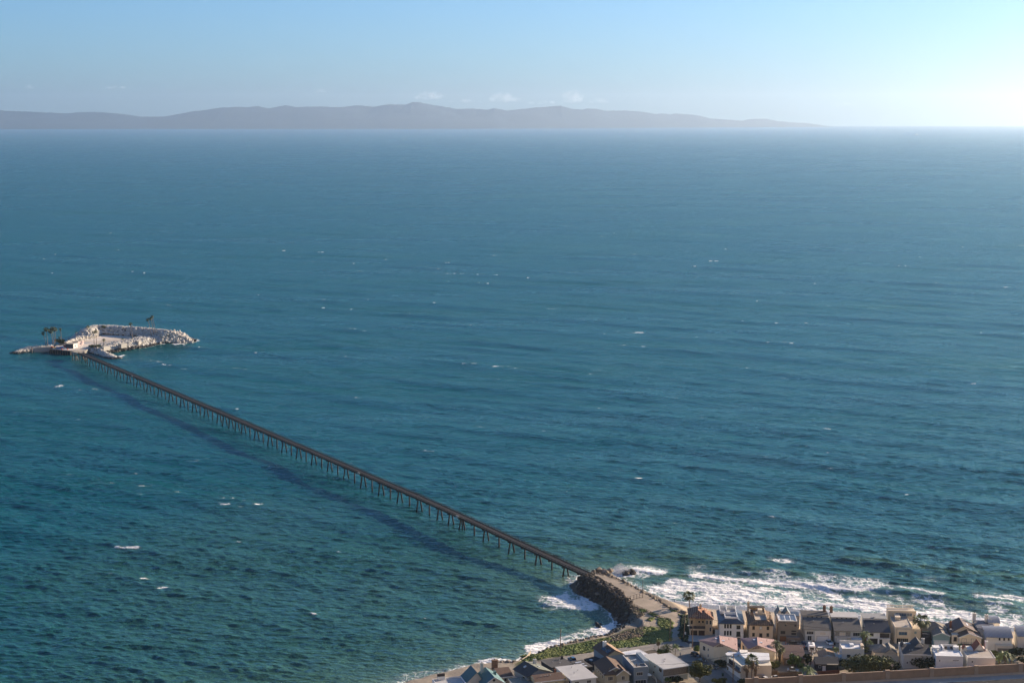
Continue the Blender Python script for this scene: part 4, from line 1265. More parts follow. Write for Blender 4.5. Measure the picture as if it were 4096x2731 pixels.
M['stone'] = mat('stone_veneer', (0.30, 0.27, 0.22), 0.9, noise=0.35, scale=2.2)
M['shingle_wall'] = mat('shingle_wall', (0.25, 0.215, 0.175), 0.95, noise=0.35, scale=1.6, stripes=(2, 0.3, 0.2, (0.13, 0.11, 0.09)))
M['brick'] = mat('brick', (0.26, 0.12, 0.075), 0.9, noise=0.3, scale=2.5)
M['stonechim'] = mat('stone_chimney', (0.26, 0.16, 0.10), 0.9, noise=0.45, scale=1.5)
M['shingle'] = mat('grey_shingles', (0.155, 0.145, 0.13), 0.95, noise=0.2, scale=2.0, stripes=(1, 0.45, 0.15, (0.125, 0.118, 0.105)))
M['shingle_warm'] = mat('warm_grey_shingles', (0.22, 0.195, 0.16), 0.95, noise=0.2, scale=2.0)
M['shingle_dark'] = mat('dark_shingles', (0.085, 0.082, 0.08), 0.95, noise=0.2, scale=2.0)
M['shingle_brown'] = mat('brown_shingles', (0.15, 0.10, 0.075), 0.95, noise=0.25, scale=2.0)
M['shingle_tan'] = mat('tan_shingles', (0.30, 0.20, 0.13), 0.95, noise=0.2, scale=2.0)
M['shingle_teal'] = mat('teal_shingles', (0.12, 0.21, 0.21), 0.9, noise=0.2, scale=1.5, stripes=(1, 0.5, 0.2, (0.08, 0.15, 0.15)))
M['purple'] = mat('mauve_shingles', (0.34, 0.23, 0.21), 0.9, noise=0.12, scale=2.0)
M['tile'] = mat('terracotta_tile', (0.33, 0.15, 0.085), 0.9, noise=0.4, scale=2.5, stripes=(0, 0.75, 0.42, (0.14, 0.06, 0.035)), col2=(0.40, 0.25, 0.16), c2scale=1.4)
M['tile_brown'] = mat('mixed_brown_tile', (0.26, 0.165, 0.10), 0.9, noise=0.5, scale=2.2, stripes=(0, 0.75, 0.4, (0.12, 0.075, 0.05)), col2=(0.13, 0.09, 0.06), c2scale=1.2)
M['tile_red'] = mat('red_tile', (0.27, 0.10, 0.06), 0.9, noise=0.3, scale=2.0)
M['metal_blue'] = mat('dark_blue_metal_roof', (0.045, 0.06, 0.08), 0.45, noise=0.1, stripes=(0, 0.5, 0.2, (0.10, 0.12, 0.14)), spec=0.5)
M['metal_black'] = mat('black_metal_roof', (0.018, 0.02, 0.026), 0.5, noise=0.1, stripes=(0, 0.55, 0.15, (0.06, 0.065, 0.075)), spec=0.5)
M['metal_brown'] = mat('brown_metal_roof', (0.13, 0.08, 0.055), 0.6, noise=0.1, stripes=(1, 0.6, 0.2, (0.055, 0.035, 0.027)), spec=0.4)
M['metal_grey'] = mat('grey_metal_roof', (0.30, 0.31, 0.33), 0.45, noise=0.06, stripes=(0, 0.5, 0.3, (0.12, 0.125, 0.14)), spec=0.5)
M['membrane'] = mat('pale_roof_membrane', (0.46, 0.45, 0.43), 0.9, noise=0.08, scale=0.25)
M['membrane_w'] = mat('white_roof_membrane', (0.72, 0.72, 0.71), 0.85, noise=0.08, scale=0.25)
M['membrane_b'] = mat('beige_roof_membrane', (0.46, 0.40, 0.33), 0.9, noise=0.1, scale=0.25)
M['membrane_g'] = mat('grey_roof_membrane', (0.30, 0.30, 0.29), 0.9, noise=0.1, scale=0.25)
M['garage_w'] = mat('white_garage_door', (0.70, 0.69, 0.67), 0.7, noise=0.04, stripes=(2, 0.55, 0.1, (0.45, 0.44, 0.43)))
M['garage_d'] = mat('dark_garage_door', (0.05, 0.028, 0.02), 0.8, noise=0.1, stripes=(2, 0.55, 0.1, (0.03, 0.018, 0.012)))
M['garage_t'] = mat('tan_garage_door', (0.28, 0.22, 0.17), 0.8, noise=0.06, stripes=(2, 0.55, 0.1, (0.2, 0.15, 0.11)))
M['garage_k'] = mat('black_garage_door', (0.025, 0.025, 0.028), 0.6, noise=0.06, stripes=(2, 0.55, 0.1, (0.05, 0.05, 0.05)))
M['wood_door'] = mat('wooden_door', (0.22, 0.10, 0.045), 0.7, noise=0.2, scale=2)
M['solar'] = mat('solar_cells', (0.012, 0.015, 0.03), 0.2, noise=0.1, spec=0.7, stripes=(0, 1.0, 0.06, (0.3, 0.3, 0.32)))
M['solar_pale'] = mat('reflective_solar', (0.20, 0.26, 0.32), 0.15, noise=0.1, spec=0.8, stripes=(0, 1.0, 0.1, (0.5, 0.5, 0.5)))
M['vent'] = mat('vent_metal', (0.35, 0.34, 0.33), 0.5, noise=0.1)


class H:
    """a house: local axes x right, y back, z up; origin at the front left foot"""

    def __init__(s, name, label, FL, FR, h, d=None, BL=None, rot=None, g=GZ, cat='house', w=None):
        a, b = at(*FL, g + h), at(*FR, g + h)
        s.rot = math.atan2(b.y - a.y, b.x - a.x) if rot is None else R(rot)
        ux, uy = math.cos(s.rot), math.sin(s.rot)
        s.w = ((b.x - a.x) * ux + (b.y - a.y) * uy) if w is None else w
        if BL is not None:
            c = at(*BL, g + h); d = -(c.x - a.x) * uy + (c.y - a.y) * ux
        s.d = d; s.h = h; s.g = g
        s.e = empty(name, (a.x, a.y, g), s.rot)
        tag(s.e, label, cat)
        s.W = MB()          # walls
        print(name, 'w %.1f d %.1f rot %.0f' % (s.w, s.d, math.degrees(s.rot)))

    def loc(s, px, z):
        """local x, y of a photo pixel taken at local height z"""
        p = at(px[0], px[1], s.g + z) - s.e.location
        c, n = math.cos(s.rot), math.sin(s.rot)
        return p.x * c + p.y * n, -p.x * n + p.y * c

    def put(s, mb, name, m, parent=None, label=None, smooth=False):
        o = mb.build(name, m, parent or s.e, smooth)
        if label: o['label'] = label
        return o

    def box(s, name, x0, x1, y0, y1, z0, z1, m, parent=None, label=None):
        mb = MB(); mb.box(x0, x1, y0, y1, z0, z1); return s.put(mb, name, m, parent, label)

    def walls(s, m, x0=0, x1=None, y0=0, y1=None, z0=-1.2, z1=None, name='wall', label=None):
        return s.box(name, x0, s.w if x1 is None else x1, y0, s.d if y1 is None else y1, z0, s.h if z1 is None else z1, m, None, label)

    def gable(s, m, wm, x0, x1, y0, y1, ze, zr, axis='y', oh=0.4, name='roof', pos=0.5, fascia=None):
        """ridge along axis; gable triangles in wall material"""
        t = 0.18
        mb = MB()
        if axis == 'y':
            xr = x0 + (x1 - x0) * pos
            sl1 = (zr - ze) / (xr - x0); sl2 = (zr - ze) / (x1 - xr)
            A = (x0 - oh, ze - sl1 * oh); B = (xr, zr); Cc = (x1 + oh, ze - sl2 * oh)
            for p, q in ((A, B), (B, Cc)):
                mb.hexa([(p[0], y0 - oh, p[1] + .02), (q[0], y0 - oh, q[1] + .02), (q[0], y1 + oh, q[1] + .02), (p[0], y1 + oh, p[1] + .02)],
                        [(p[0], y0 - oh, p[1] + t), (q[0], y0 - oh, q[1] + t), (q[0], y1 + oh, q[1] + t), (p[0], y1 + oh, p[1] + t)])
            g = MB(); g.add([(x0, y0 + .004, ze), (x1, y0 + .004, ze), (xr, y0 + .004, zr), (x0, y1 - .004, ze), (x1, y1 - .004, ze), (xr, y1 - .004, zr)], [(0, 1, 2), (5, 4, 3), (0, 3, 4, 1), (0, 2, 5, 3), (1, 4, 5, 2)])
            if fascia:
                f = MB()
                for p, q in ((A, B), (B, Cc)):
                    f.hexa([(p[0], y0 - oh - .08, p[1] - .12), (q[0], y0 - oh - .08, q[1] - .12), (q[0], y0 - oh - .003, q[1] - .12), (p[0], y0 - oh - .003, p[1] - .12)],
                           [(p[0], y0 - oh - .08, p[1] + t + .04), (q[0], y0 - oh - .08, q[1] + t + .04), (q[0], y0 - oh - .003, q[1] + t + .04), (p[0], y0 - oh - .003, p[1] + t + .04)])
        else:
            yr = y0 + (y1 - y0) * pos
            sl1 = (zr - ze) / max(yr - y0, .01); sl2 = (zr - ze) / max(y1 - yr, .01)
            A = (y0 - oh, ze - sl1 * oh); B = (yr, zr); Cc = (y1 + oh * (pos < .95), ze - sl2 * oh if pos < .95 else ze)
            prs = ((A, B), (B, Cc)) if pos < .95 else ((A, B),)
            for p, q in prs:
                mb.hexa([(x0 - oh, p[0], p[1] + .02), (x1 + oh, p[0], p[1] + .02), (x1 + oh, q[0], q[1] + .02), (x0 - oh, q[0], q[1] + .02)],
                        [(x0 - oh, p[0], p[1] + t), (x1 + oh, p[0], p[1] + t), (x1 + oh, q[0], q[1] + t), (x0 - oh, q[0], q[1] + t)])
            g = MB(); g.add([(x0 + .004, y0, ze), (x0 + .004, y1, ze), (x0 + .004, yr, zr), (x1 - .004, y0, ze), (x1 - .004, y1, ze), (x1 - .004, yr, zr)], [(2, 1, 0), (3, 4, 5), (0, 1, 4, 3), (1, 2, 5, 4), (0, 3, 5, 2)])
            if fascia:
                f = MB(); f.box(x0 - oh, x1 + oh, y0 - oh - .1, y0 - oh - .003, A[1] - .15, A[1] + t + .02)
        ro = s.put(mb, name, m)
        s.put(g, 'gable', wm)
        if fascia: s.put(f, 'fascia', fascia, ro)
        return ro

    def hip(s, m, x0, x1, y0, y1, ze, zr, oh=0.5, name='roof'):
        W_, D_ = x1 - x0, y1 - y0
        X0, X1, Y0_, Y1 = x0 - oh, x1 + oh, y0 - oh, y1 + oh
        if W_ >= D_:
            r = (D_ / 2) * 0.95; R0, R1 = (x0 + r, (y0 + y1) / 2), (x1 - r, (y0 + y1) / 2)
        else:
            r = (W_ / 2) * 0.95; R0, R1 = ((x0 + x1) / 2, y0 + r), ((x0 + x1) / 2, y1 - r)
        v = [(X0, Y0_, ze), (X1, Y0_, ze), (X1, Y1, ze), (X0, Y1, ze), (R0[0], R0[1], zr), (R1[0], R1[1], zr)]
        mb = MB()
        if W_ >= D_: f = [(0, 1, 5, 4), (1, 2, 5), (2, 3, 4, 5), (3, 0, 4)]
        else: f = [(0, 1, 4), (1, 2, 5, 4), (2, 3, 5), (3, 0, 4, 5)]
        mb.add(v, f)
        mb.box(X0, X1, Y0_, Y1, ze - .16, ze - .004)
        return s.put(mb, name, m)

    def skirt(s, m, x0, x1, y0, y1, ze, zt, inn, oh=0.5, inb=None, name='roof', inl=None, inr=None):
        """hipped roof cut off flat: a skirt round a roof deck"""
        inb = inn if inb is None else inb; inl = inn if inl is None else inl; inr = inn if inr is None else inr
        o = [(x0 - oh, y0 - oh, ze), (x1 + oh, y0 - oh, ze), (x1 + oh, y1 + oh, ze), (x0 - oh, y1 + oh, ze)]
        i = [(x0 + inl, y0 + inn, zt), (x1 - inr, y0 + inn, zt), (x1 - inr, y1 - inb, zt), (x0 + inl, y1 - inb, zt)]
        mb = MB(); mb.add(o + i, [(0, 1, 5, 4), (1, 2, 6, 5), (2, 3, 7, 6), (3, 0, 4, 7)])
        mb.box(x0 - oh, x1 + oh, y0 - oh, y1 + oh, ze - .2, ze - .004)
        return s.put(mb, name, m)

    def flat(s, rm, wm, x0=0, x1=None, y0=0, y1=None, z=None, ph=0.5, pt=0.22, oh=0.0, capm=None):
        """flat roof with parapet round it (ph > 0) or plain slab (ph == 0)"""
        x1 = s.w if x1 is None else x1; y1 = s.d if y1 is None else y1; z = s.h if z is None else z
        ro = s.box('roof', x0 - oh + (pt if ph else 0), x1 + oh - (pt if ph else 0), y0 - oh + (pt if ph else 0), y1 + oh - (pt if ph else 0), z + .004, z + 0.16, rm)
        if ph:
            mb = MB()
            mb.box(x0, x1, y0, y0 + pt, z + .004, z + ph); mb.box(x0, x1, y1 - pt, y1, z + .004, z + ph)
            mb.box(x0, x0 + pt, y0 + pt, y1 - pt, z + .004, z + ph); mb.box(x1 - pt, x1, y0 + pt, y1 - pt, z + .004, z + ph)
            s.put(mb, 'parapet', wm)
            if capm:
                mb = MB(); e = .05; zz = z + ph + .003
                mb.box(x0 - e, x1 + e, y0 - e, y0 + pt + e, zz, zz + .08); mb.box(x0 - e, x1 + e, y1 - pt - e, y1 + e, zz, zz + .08)
                mb.box(x0 - e, x0 + pt + e, y0 + pt + e, y1 - pt - e, zz, zz + .08); mb.box(x1 - pt - e, x1 + e, y0 + pt + e, y1 - pt - e, zz, zz + .08)
                s.put(mb, 'coping', capm)
        elif wm:
            mb = MB(); zz = z + .004
            mb.box(x0 - oh - .06, x1 + oh + .06, y0 - oh - .06, y0 - oh - .002, zz - .12, zz + .2)
            mb.box(x0 - oh - .06, x0 - oh - .002, y0 - oh - .002, y1 + oh, zz - .12, zz + .2)
            s.put(mb, 'fascia', wm, ro)
        return ro

    def win(s, face, u, z, w, h, fm=None, pm=None, at_=0.0, name='window', div=1, label=None):
        """window on face F (y = at_), L (x = at_) or R (x = at_): u along the face, z sill height"""
        fm = fm or M['trim']; pm = pm or M['glass']
        t, p, b = 0.05, 0.075, 0.10

        def bx(mb, u0, u1, z0, z1, d0, d1):
            if face == 'F': mb.box(u0, u1, at_ - d1, at_ - d0, z0, z1)
            elif face == 'L': mb.box(at_ - d1, at_ - d0, u0, u1, z0, z1)
            else: mb.box(at_ + d0, at_ + d1, u0, u1, z0, z1)
        mb = MB(); bx(mb, u - b, u + w + b, z - b, z + h + b, 0.002, t)
        fr = s.put(mb, name, fm, None, label)
        mb = MB(); cw = w / div
        for k in range(div): bx(mb, u + k * cw + (.03 if k else 0), u + (k + 1) * cw - (.03 if k < div - 1 else 0), z, z + h, t + .002, p)
        s.put(mb, 'pane', pm, fr)
        return fr

    def door(s, face, u, w, h, m, at_=0.0, z=0.02, name='door', fm=None):
        return s.win(face, u, z, w, h, fm or M['trim'], m, at_, name)

    def chimney(s, x, y, z0, z1, w=0.9, d=0.7, m=None, cap=True):
        mb = MB(); mb.box(x - w / 2, x + w / 2, y - d / 2, y + d / 2, z0, z1)
        if cap: mb.box(x - w / 2 - .08, x + w / 2 + .08, y - d / 2 - .08, y + d / 2 + .08, z1 + .003, z1 + .15)
        o = s.put(mb, 'chimney', m or M['brick'])
        q = MB(); q.tube((x, y, z1 + .153), (x, y, z1 + .55), .16, .14, 8); s.put(q, 'flue', M['dark_trim'], o)
        return o

    def vent(s, x, y, z, r=0.1, h=0.5):
        q = MB(); q.tube((x, y, z), (x, y, z + h), r, r, 6); q.box(x - r * 1.8, x + r * 1.8, y - r * 1.8, y + r * 1.8, z + h + .003, z + h + .1)
        return s.put(q, 'roof_vent', M['vent'])

    def rail(s, x0, x1, y, z, h=1.0, m=None, posts=1.2, y1=None, name='railing'):
        m = m or M['dark_trim']; mb = MB()

        def run(a, b):
            a, b = Vector(a), Vector(b); n = max(1, int((b - a).length / posts))
            mb.tube(a + Vector((0, 0, h)), b + Vector((0, 0, h)), .05, n=5); mb.tube(a + Vector((0, 0, h * .5)), b + Vector((0, 0, h * .5)), .03, n=5); mb.tube(a + Vector((0, 0, .12)), b + Vector((0, 0, .12)), .03, n=5)
            for k in range(n + 1): mb.tube(a + (b - a) * (k / n), a + (b - a) * (k / n) + Vector((0, 0, h)), .04, n=5)
        run((x0, y, z), (x1, y, z))
        if y1 is not None: run((x0, y, z), (x0, y1, z)); run((x1, y, z), (x1, y1, z))
        return s.put(mb, name, m)

    def skylight(s, x, y, z, w=1.2, d=0.8, slope=0.0, axis='x'):
        mb = MB(); c = [(x, y), (x + w, y), (x + w, y + d), (x, y + d)]
        zz = [z + ((p[0] - x) if axis == 'x' else (p[1] - y)) * slope for p in c]
        mb.hexa([(p[0], p[1], q) for p, q in zip(c, zz)], [(p[0], p[1], q + .25) for p, q in zip(c, zz)])
        return s.put(mb, 'skylight', mat('skylight_dome', (0.6, 0.62, 0.64), 0.3, noise=.05))


def Z3(x, y): return z3([(x, y)])[0]
def Z4(x, y): return z4([(x, y)])[0]
def Z5(x, y): return z5([(x, y)])[0]
def Z2(x, y): return z2([(x, y)])[0]
def Z6(x, y): return z6([(x, y)])[0]
def Z8(x, y): return z8([(x, y)])[0]


# ---- 1 terracotta roofed villa
h = H('house', 'ochre house with a terracotta tile hip roof, first of the beach row', Z3(480, 378), Z3(888, 396), 7.0, 11.5, rot=-4)
h.walls(M['ochre'], x1=h.w)
h.box('garage_wing', 0.0, h.w * .68, -3.2, -0.003, -1, 2.9, M['ochre'])
h.box('wall', h.w * .68 + .003, h.w, -2.2, -0.003, -1, 7.0, M['ochre'])
h.box('terrace', -0.15, h.w * .68 - .003, -3.35, 0, 2.904, 3.05, mat('terrace_deck', (0.10, .075, .06), .9, noise=.2))
h.rail(-0.1, h.w * .67, -3.3, 3.06, 0.95, M['dark_trim'])
h.win('F', .6, 0, 2.6, 2.2, M['ochre'], M['garage_d'], -3.2, 'garage_door'); h.win('F', 3.7, 0, 2.6, 2.2, M['ochre'], M['garage_d'], -3.2, 'garage_door')
for u, z, w_, hh in ((.5, 3.9, .9, 1.6), (3.7, 4.5, .8, .9), (5.2, 4.5, .8, .9)): h.win('F', u, z, w_, hh, M['cream2'])
for u, z in ((h.w * .72, 4.6), (h.w * .87, 4.6), (h.w * .87, 1.6)): h.win('F', u, z, .7, 1.6, M['grey_sid'], at_=-2.2)
h.box('pilaster', 2.9, 3.4, -.5, -.003, 3.06, 7.8, M['ochre'])
h.hip(M['tile'], -.1, h.w * .78, -1.2, h.d, 7.0, 9.3); h.hip(M['tile'], h.w * .35, h.w, -2.2, 7, 7.05, 8.9)
h.chimney(h.w * .5, h.d * .55, 7, 10.3, m=M['ochre'])

# ---- 2 white modern house, dark metal skirt roof and white roof deck
h = H('house', 'tall white house with a dark blue metal skirt roof round a white walled roof deck', Z3(1015, 492), Z3(1438, 497), 6.4, 17.5, rot=-4)
h.walls(M['wht'])
h.skirt(M['metal_blue'], 0, h.w, 0, h.d, 6.4, 7.7, 2.2, .5, 1.0, inl=2.3, inr=2.3)
h.box('roof', 2.3, h.w - 2.3, 2.2, h.d - 1, 7.3, 7.704, M['membrane_g'])
for (x0, x1, y0, y1, zt) in ((2.3, h.w - 2.3, 2.2, 2.45, 8.4), (2.3, 2.55, 2.45, 8, 8.4), (h.w - 2.55, h.w - 2.3, 2.45, 16.5, 8.6), (2.55, h.w - 2.55, 8, 8.25, 8.9), (0.6, 0.85, 9, 17, 8.9), (.85, 2.55, 9, 9.25, 8.9), (.85, h.w - 2.55, 16.75, 17, 9.0), (3.4, 3.65, 11, 16.7, 9.1)):
    h.box('deck_wall', x0, x1, y0, y1, 7.708, zt, M['wht'])
h.box('roof_terrace', .86, 3.3, 9.26, 16.7, 7.3, 7.72, M['membrane'])
for u in (2.0, 3.15, 4.3): h.win('F', u, 4.4, .55, 1.5, M['dark_trim']); h.win('F', u, 1.3, .55, 1.8, M['dark_trim'])
h.win('F', 7.1, 4.1, 1.4, 1.5, M['dark_trim'], div=2); h.win('F', 7.1, .9, 1.4, 2.0, M['dark_trim'], div=2)
h.rail(6.9, 8.7, -.35, .7, .9)
h.win('F', 6.6, -1.1, 2.2, 1.3, M['dark_trim'], M['glass'], name='garage_door')
mb = MB()
for k in range(9): mb.box(-1.7, -.15, .4 + k * .33, .4 + (k + 1) * .33 - .003, -1, .2 + k * .3)
h.put(mb, 'outside_stair', M['grey_sid'])

# ---- 3 tan house with mixed tile roof and deck
h = H('house', 'tan house with a mottled brown tile roof, roof deck and dark shuttered windows', Z3(1543, 520), Z3(1958, 522), 6.6, 18, rot=-4)
h.walls(M['tan'])
h.skirt(M['tile_brown'], 0, h.w, 0, h.d, 6.6, 8.0, 2.6, .5, .8, inl=2.4, inr=2.2)
h.box('roof', 2.4, h.w - 2.2, 2.6, h.d - .8, 7.5, 8.004, M['membrane_b'])
for (x0, x1, y0, y1, zt) in ((2.4, 2.65, 2.6, 9, 8.7), (h.w - 2.45, h.w - 2.2, 2.6, 17, 8.9), (2.4, h.w - 2.45, 8.9, 9.15, 8.9), (.8, 1.05, 9.2, 17, 9.3), (1.05, h.w - 2.2, 17.0, 17.25, 9.5)):
    h.box('deck_wall', x0, x1, y0, y1, 8.008, zt, M['tan'])
h.box('stair_tower', 4.2, 6.0, 9.2, 12, 8.01, 10.2, M['cream'])
h.box('awning', .5, h.w - 2.2, 14.5, 17.2, 9.54, 9.7, M['dark_trim'])
h.chimney(.6, 15.5, 6, 11.6, .9, .9, M['tan']); h.chimney(h.w - .9, 5, 7, 9.6, .8, .8, M['tan'])
for u, z in ((1.3, 4.6), (7.2, 4.6), (1.3, 1.7), (7.2, 1.7)): h.win('F', u, z, .9, 1.4, M['brownwall'])
h.win('F', 4.3, 4.8, .8, 1.1, M['bluegrey'], M['trim']); h.win('F', 4.2, .8, 1.1, 2.2, M['brownwall']); h.rail(3.9, 5.6, -.4, .6, 1.0)

# ---- 4 grey brown modern box with solar roof
h = H('house', 'grey brown flat roofed modern house with pale solar panels on its roof', Z3(2062, 470), Z4(262, 484), 8.2, 9.5, rot=-4)
h.walls(M['greybrown']); h.flat(M['membrane_w'], M['greybrown'], ph=.45, capm=M['trim'])
for i in range(2):
    for j in range(3):
        mb = MB(); x0 = .8 + j * 2.2; y0 = 1.2 + i * 3.2
        mb.hexa([(x0, y0, h.h + .45), (x0 + 1.8, y0, h.h + .45), (x0 + 1.8, y0 + 2.0, h.h + .9), (x0, y0 + 2.0, h.h + .9)], [(x0, y0, h.h + .52), (x0 + 1.8, y0, h.h + .52), (x0 + 1.8, y0 + 2.0, h.h + .97), (x0, y0 + 2.0, h.h + .97)])
        h.put(mb, 'solar_panel', M['solar_pale'])
for u, z, w_, hh in ((1.0, 3.2, 1.7, 1.1), (5.4, 4.2, 1.8, .4), (5.4, 2.9, 1.8, .7), (2.6, 6.6, .55, .6), (6.6, 6.5, .5, .7)): h.win('F', u, z, w_, hh, M['dark_trim'])
h.box('garage_wing', 3.2, h.w + 1.2, -2.2, -.003, -1, 2.4, mat('tan_wall', (.24, .19, .15), .9))
h.win('F', 3.7, 0, 5.0, 1.9, M['brownwall'], M['garage_t'], -2.2, 'garage_door')
h.win('F', .8, 0, 2.4, 2.1, M['dark_trim'], M['wood_door'], 0, 'door')
h2 = H('house', 'house with two dark blue metal gable roofs behind the solar roofed box', Z3(2010, 360), Z4(300, 360), 5.6, 6, rot=-4)
h2.walls(M['offwhite'])
h2.gable(M['metal_blue'], M['offwhite'], 0, h2.w * .3, 0, h2.d, 5.6, 8.2, 'y', .2); h2.gable(M['metal_blue'], M['offwhite'], h2.w * .32, h2.w * .64, 0, h2.d, 5.6, 8.0, 'y', .2); h2.flat(M['metal_blue'], None, x0=h2.w * .68, ph=0, z=5.6)

# ---- 5, 6, 7 three side-gabled houses
def beach_house(label, FL, FR, wallm, roofm, garm, chim, rear_flat, extra):
    h = H('house', label, FL, FR, 4.9, 9.0, rot=-4)
    h.walls(wallm)
    h.gable(roofm, wallm, 0, h.w, 0, h.d, 4.9, 7.3, 'x', .35, pos=.96)
    # rear, taller flat part with a row of windows
    h.box('rear_wing', -.3, h.w - .2, h.d + .003, h.d + 7, -1, 7.9, wallm)
    h.box('rear_roof', -.6, h.w + .1, h.d - .2, h.d + 7.4, 7.904, 8.12, rear_flat)
    if extra != 'black':
        for k in range(4): h.win('F', 1.6 + k * (h.w - 3) / 4, 7.35, .7, .4, M['trim'], M['glass'], h.d + 0)
    if chim is not None: h.chimney(chim * h.w, h.d + 6, 7, 10.6, 1.2, .9, M['stonechim'])
    h.vent(h.w * .38, 5.6, 6.2, .14, .7)
    return h


h = beach_house('white house with a plain grey shingle roof and stone chimney at back right', Z4(402, 602), Z4(858, 610), M['grey_sid'], M['shingle'], M['garage_w'], .9, M['shingle_dark'], 'w')
h.W = None
h.box('entry_wall', h.w * .38, h.w, -.35, -.003, -1, 4.5, M['offwhite'])
h.win('F', h.w * .46, 0, 4.8, 2.2, M['brownwall'], M['garage_w'], -.35, 'garage_door'); h.win('F', .7, 2.9, 2.7, 1.2, div=4); h.win('F', 1.1, .3, 1.6, 1.9, div=2); h.win('F', h.w * .58, 2.9, 2.3, 1.1, M['trim'], M['cream2'], -.35, div=3)
h.box('belt_board', .2, h.w * .36, -.25, -.003, 2.45, 2.7, M['trim'])
h.box('front_step', h.w * .38 - 1, h.w * .38 - .1, -1.2, -.4, 0, .3, M['brick'])
h = beach_house('white and stone house with grey shingle roof and chimney at back left', Z4(930, 628), Z4(1392, 632), M['grey_sid'], M['shingle'], M['garage_w'], .02, M['membrane'], 'w')
h.box('stone_front', 0.05, h.w * .6, -.12, -.003, 2.6, 4.6, M['stone']); h.box('belt_board', 0, h.w * .62, -.5, -.003, 2.3, 2.6, M['trim'])
h.win('F', .8, 0, 4.4, 2.0, M['stone'], M['garage_w'], 0, 'garage_door'); h.win('F', 2.0, 3.0, 2.3, 1.3, M['trim'], M['cream2'], -.12, div=2)
h.win('F', h.w * .7, 2.9, 2.6, 1.4, div=3); h.box('pergola', h.w * .62, h.w + .3, -2.6, -.1, 2.0, 2.15, M['trim'])
mb = MB(); [mb.tube((x, -2.5, -1), (x, -2.5, 2.0), .1) for x in (h.w * .64, h.w * .82, h.w)]; h.put(mb, 'pergola_posts', M['trim'])
h = beach_house('white board house with a black standing seam metal roof', Z4(1500, 652), Z4(1908, 657), M['wht'], M['metal_black'], M['garage_k'], None, M['membrane_g'], 'black')
h.win('F', .6, 0, 3.8, 2.3, M['wht'], M['garage_k'], 0, 'garage_door'); h.win('F', 1.2, 3.3, 1.4, 1.1, M['dark_trim']); h.box('recess_shade_panel', h.w * .56, h.w * .98, -.06, -.003, 2.7, 4.6, M['dark_trim']); h.rail(h.w * .56, h.w, -.9, 2.6, .95)  # flat dark panel on the wall paints the shade of a recess
h.box('balcony', h.w * .55, h.w, -1.0, -.003, 2.3, 2.55, M['wht']); h.win('F', h.w * .68, 0, 2.4, 2.1, M['wht'], M['wht'], -.0, 'door'); h.win('F', h.w * .56, 0, .9, 2.1, M['dark_trim'], M['glass'], 0, 'door')
h.vent(h.w * .45, h.d + 1, 7.9, .35, .5)

# ---- 8 cream mansion
h = H('house', 'large cream stucco house with balustraded top terrace, biggest of the beach row', Z4(1995, 575), Z5(232, 600), 6.7, 15, rot=-5)
h.walls(M['cream']); h.flat(M['membrane_b'], M['cream'], ph=.35)
h.box('bay', .9, h.w - .8, -.9, -.003, 2.9, 6.4, M['cream']); h.win('F', 1.6, 4.1, 3.2, 1.2, M['stone'], M['glass_blue'], -.9, div=3)
h.win('F', .9, 0, 4.6, 2.3, M['cream2'], M['glass'], 0, 'garage_door', div=6)
h.box('side_wing', h.w + .003, h.w + 3.6, 1.5, 15, -1, 5.6, M['cream']); h.box('garden_wall', h.w + .003, h.w + 3.8, -1.5, -1.2, -1, 2.0, M['cream'])
h.win('F', h.w + 1.0, 4.0, .9, .9, M['cream'], M['bluegreen'], 1.5); h.win('F', h.w + .6, .6, 1.6, 1.8, M['cream2'], M['cream2'], 1.5, 'door')
h.box('upper_storey', -.6, h.w + 3.6, 15.003, 21, -1, 8.9, M['cream']); h.box('parapet', -.7, h.w + 3.7, 14.9, 15.15, 8.904, 9.5, M['cream'])
mb = MB(); [mb.tube((x, 20.7, 8.9), (x, 20.7, 10.0), .12, .1, 6) for x in np.arange(-.2, h.w + 3.4, .55)]; mb.box(-.6, h.w + 3.6, 20.55, 20.85, 10.003, 10.25); h.put(mb, 'balustrade', M['cream2'])
h.win('F', 2.4, 7.2, h.w - .4, 1.3, M['trim'], M['glass_blue'], 15.0, div=6)
h.box('roof_box', 1.6, 3.8, 10, 15, 6.9, 8.2, M['cream'])

# ---- 9 blue green cottage
h = H('house', 'small blue green cottage with a grey hip roof and a white garage door', Z5(600, 715), Z5(880, 705), 4.7, 13, rot=-5)
h.walls(M['bluegreen'], x1=h.w, y1=6)
h.gable(M['shingle_warm'], M['bluegreen'], 0, h.w, 0, 8, 4.7, 6.0, 'y', .35, fascia=M['trim'])
h.win('F', .5, 0, h.w - 1.0, 2.3, M['trim'], M['garage_w'], 0, 'garage_door'); h.box('belt_board', 0, h.w, -.06, -.003, 2.6, 2.75, M['trim'])
h.box('rear_wing', -4.2, h.w, 6.003, 15, -1, 4.9, M['bluegreen']); h.hip(M['shingle_warm'], -4.2, h.w, 6.1, 15, 4.9, 7.3, .4)
h.box('dark_side_porch', -3.9, -.3, 3.2, 6, -1, 4.2, M['navy']); h.win('L', 3.4, 1, 1.6, 1.2, M['trim'], at_=0)
h.box('side_gate', h.w + .1, h.w + 1.4, .2, .3, -1, 1.4, M['bluegreen']); h.vent(-.5, 9.5, 6.1, .1, .5)

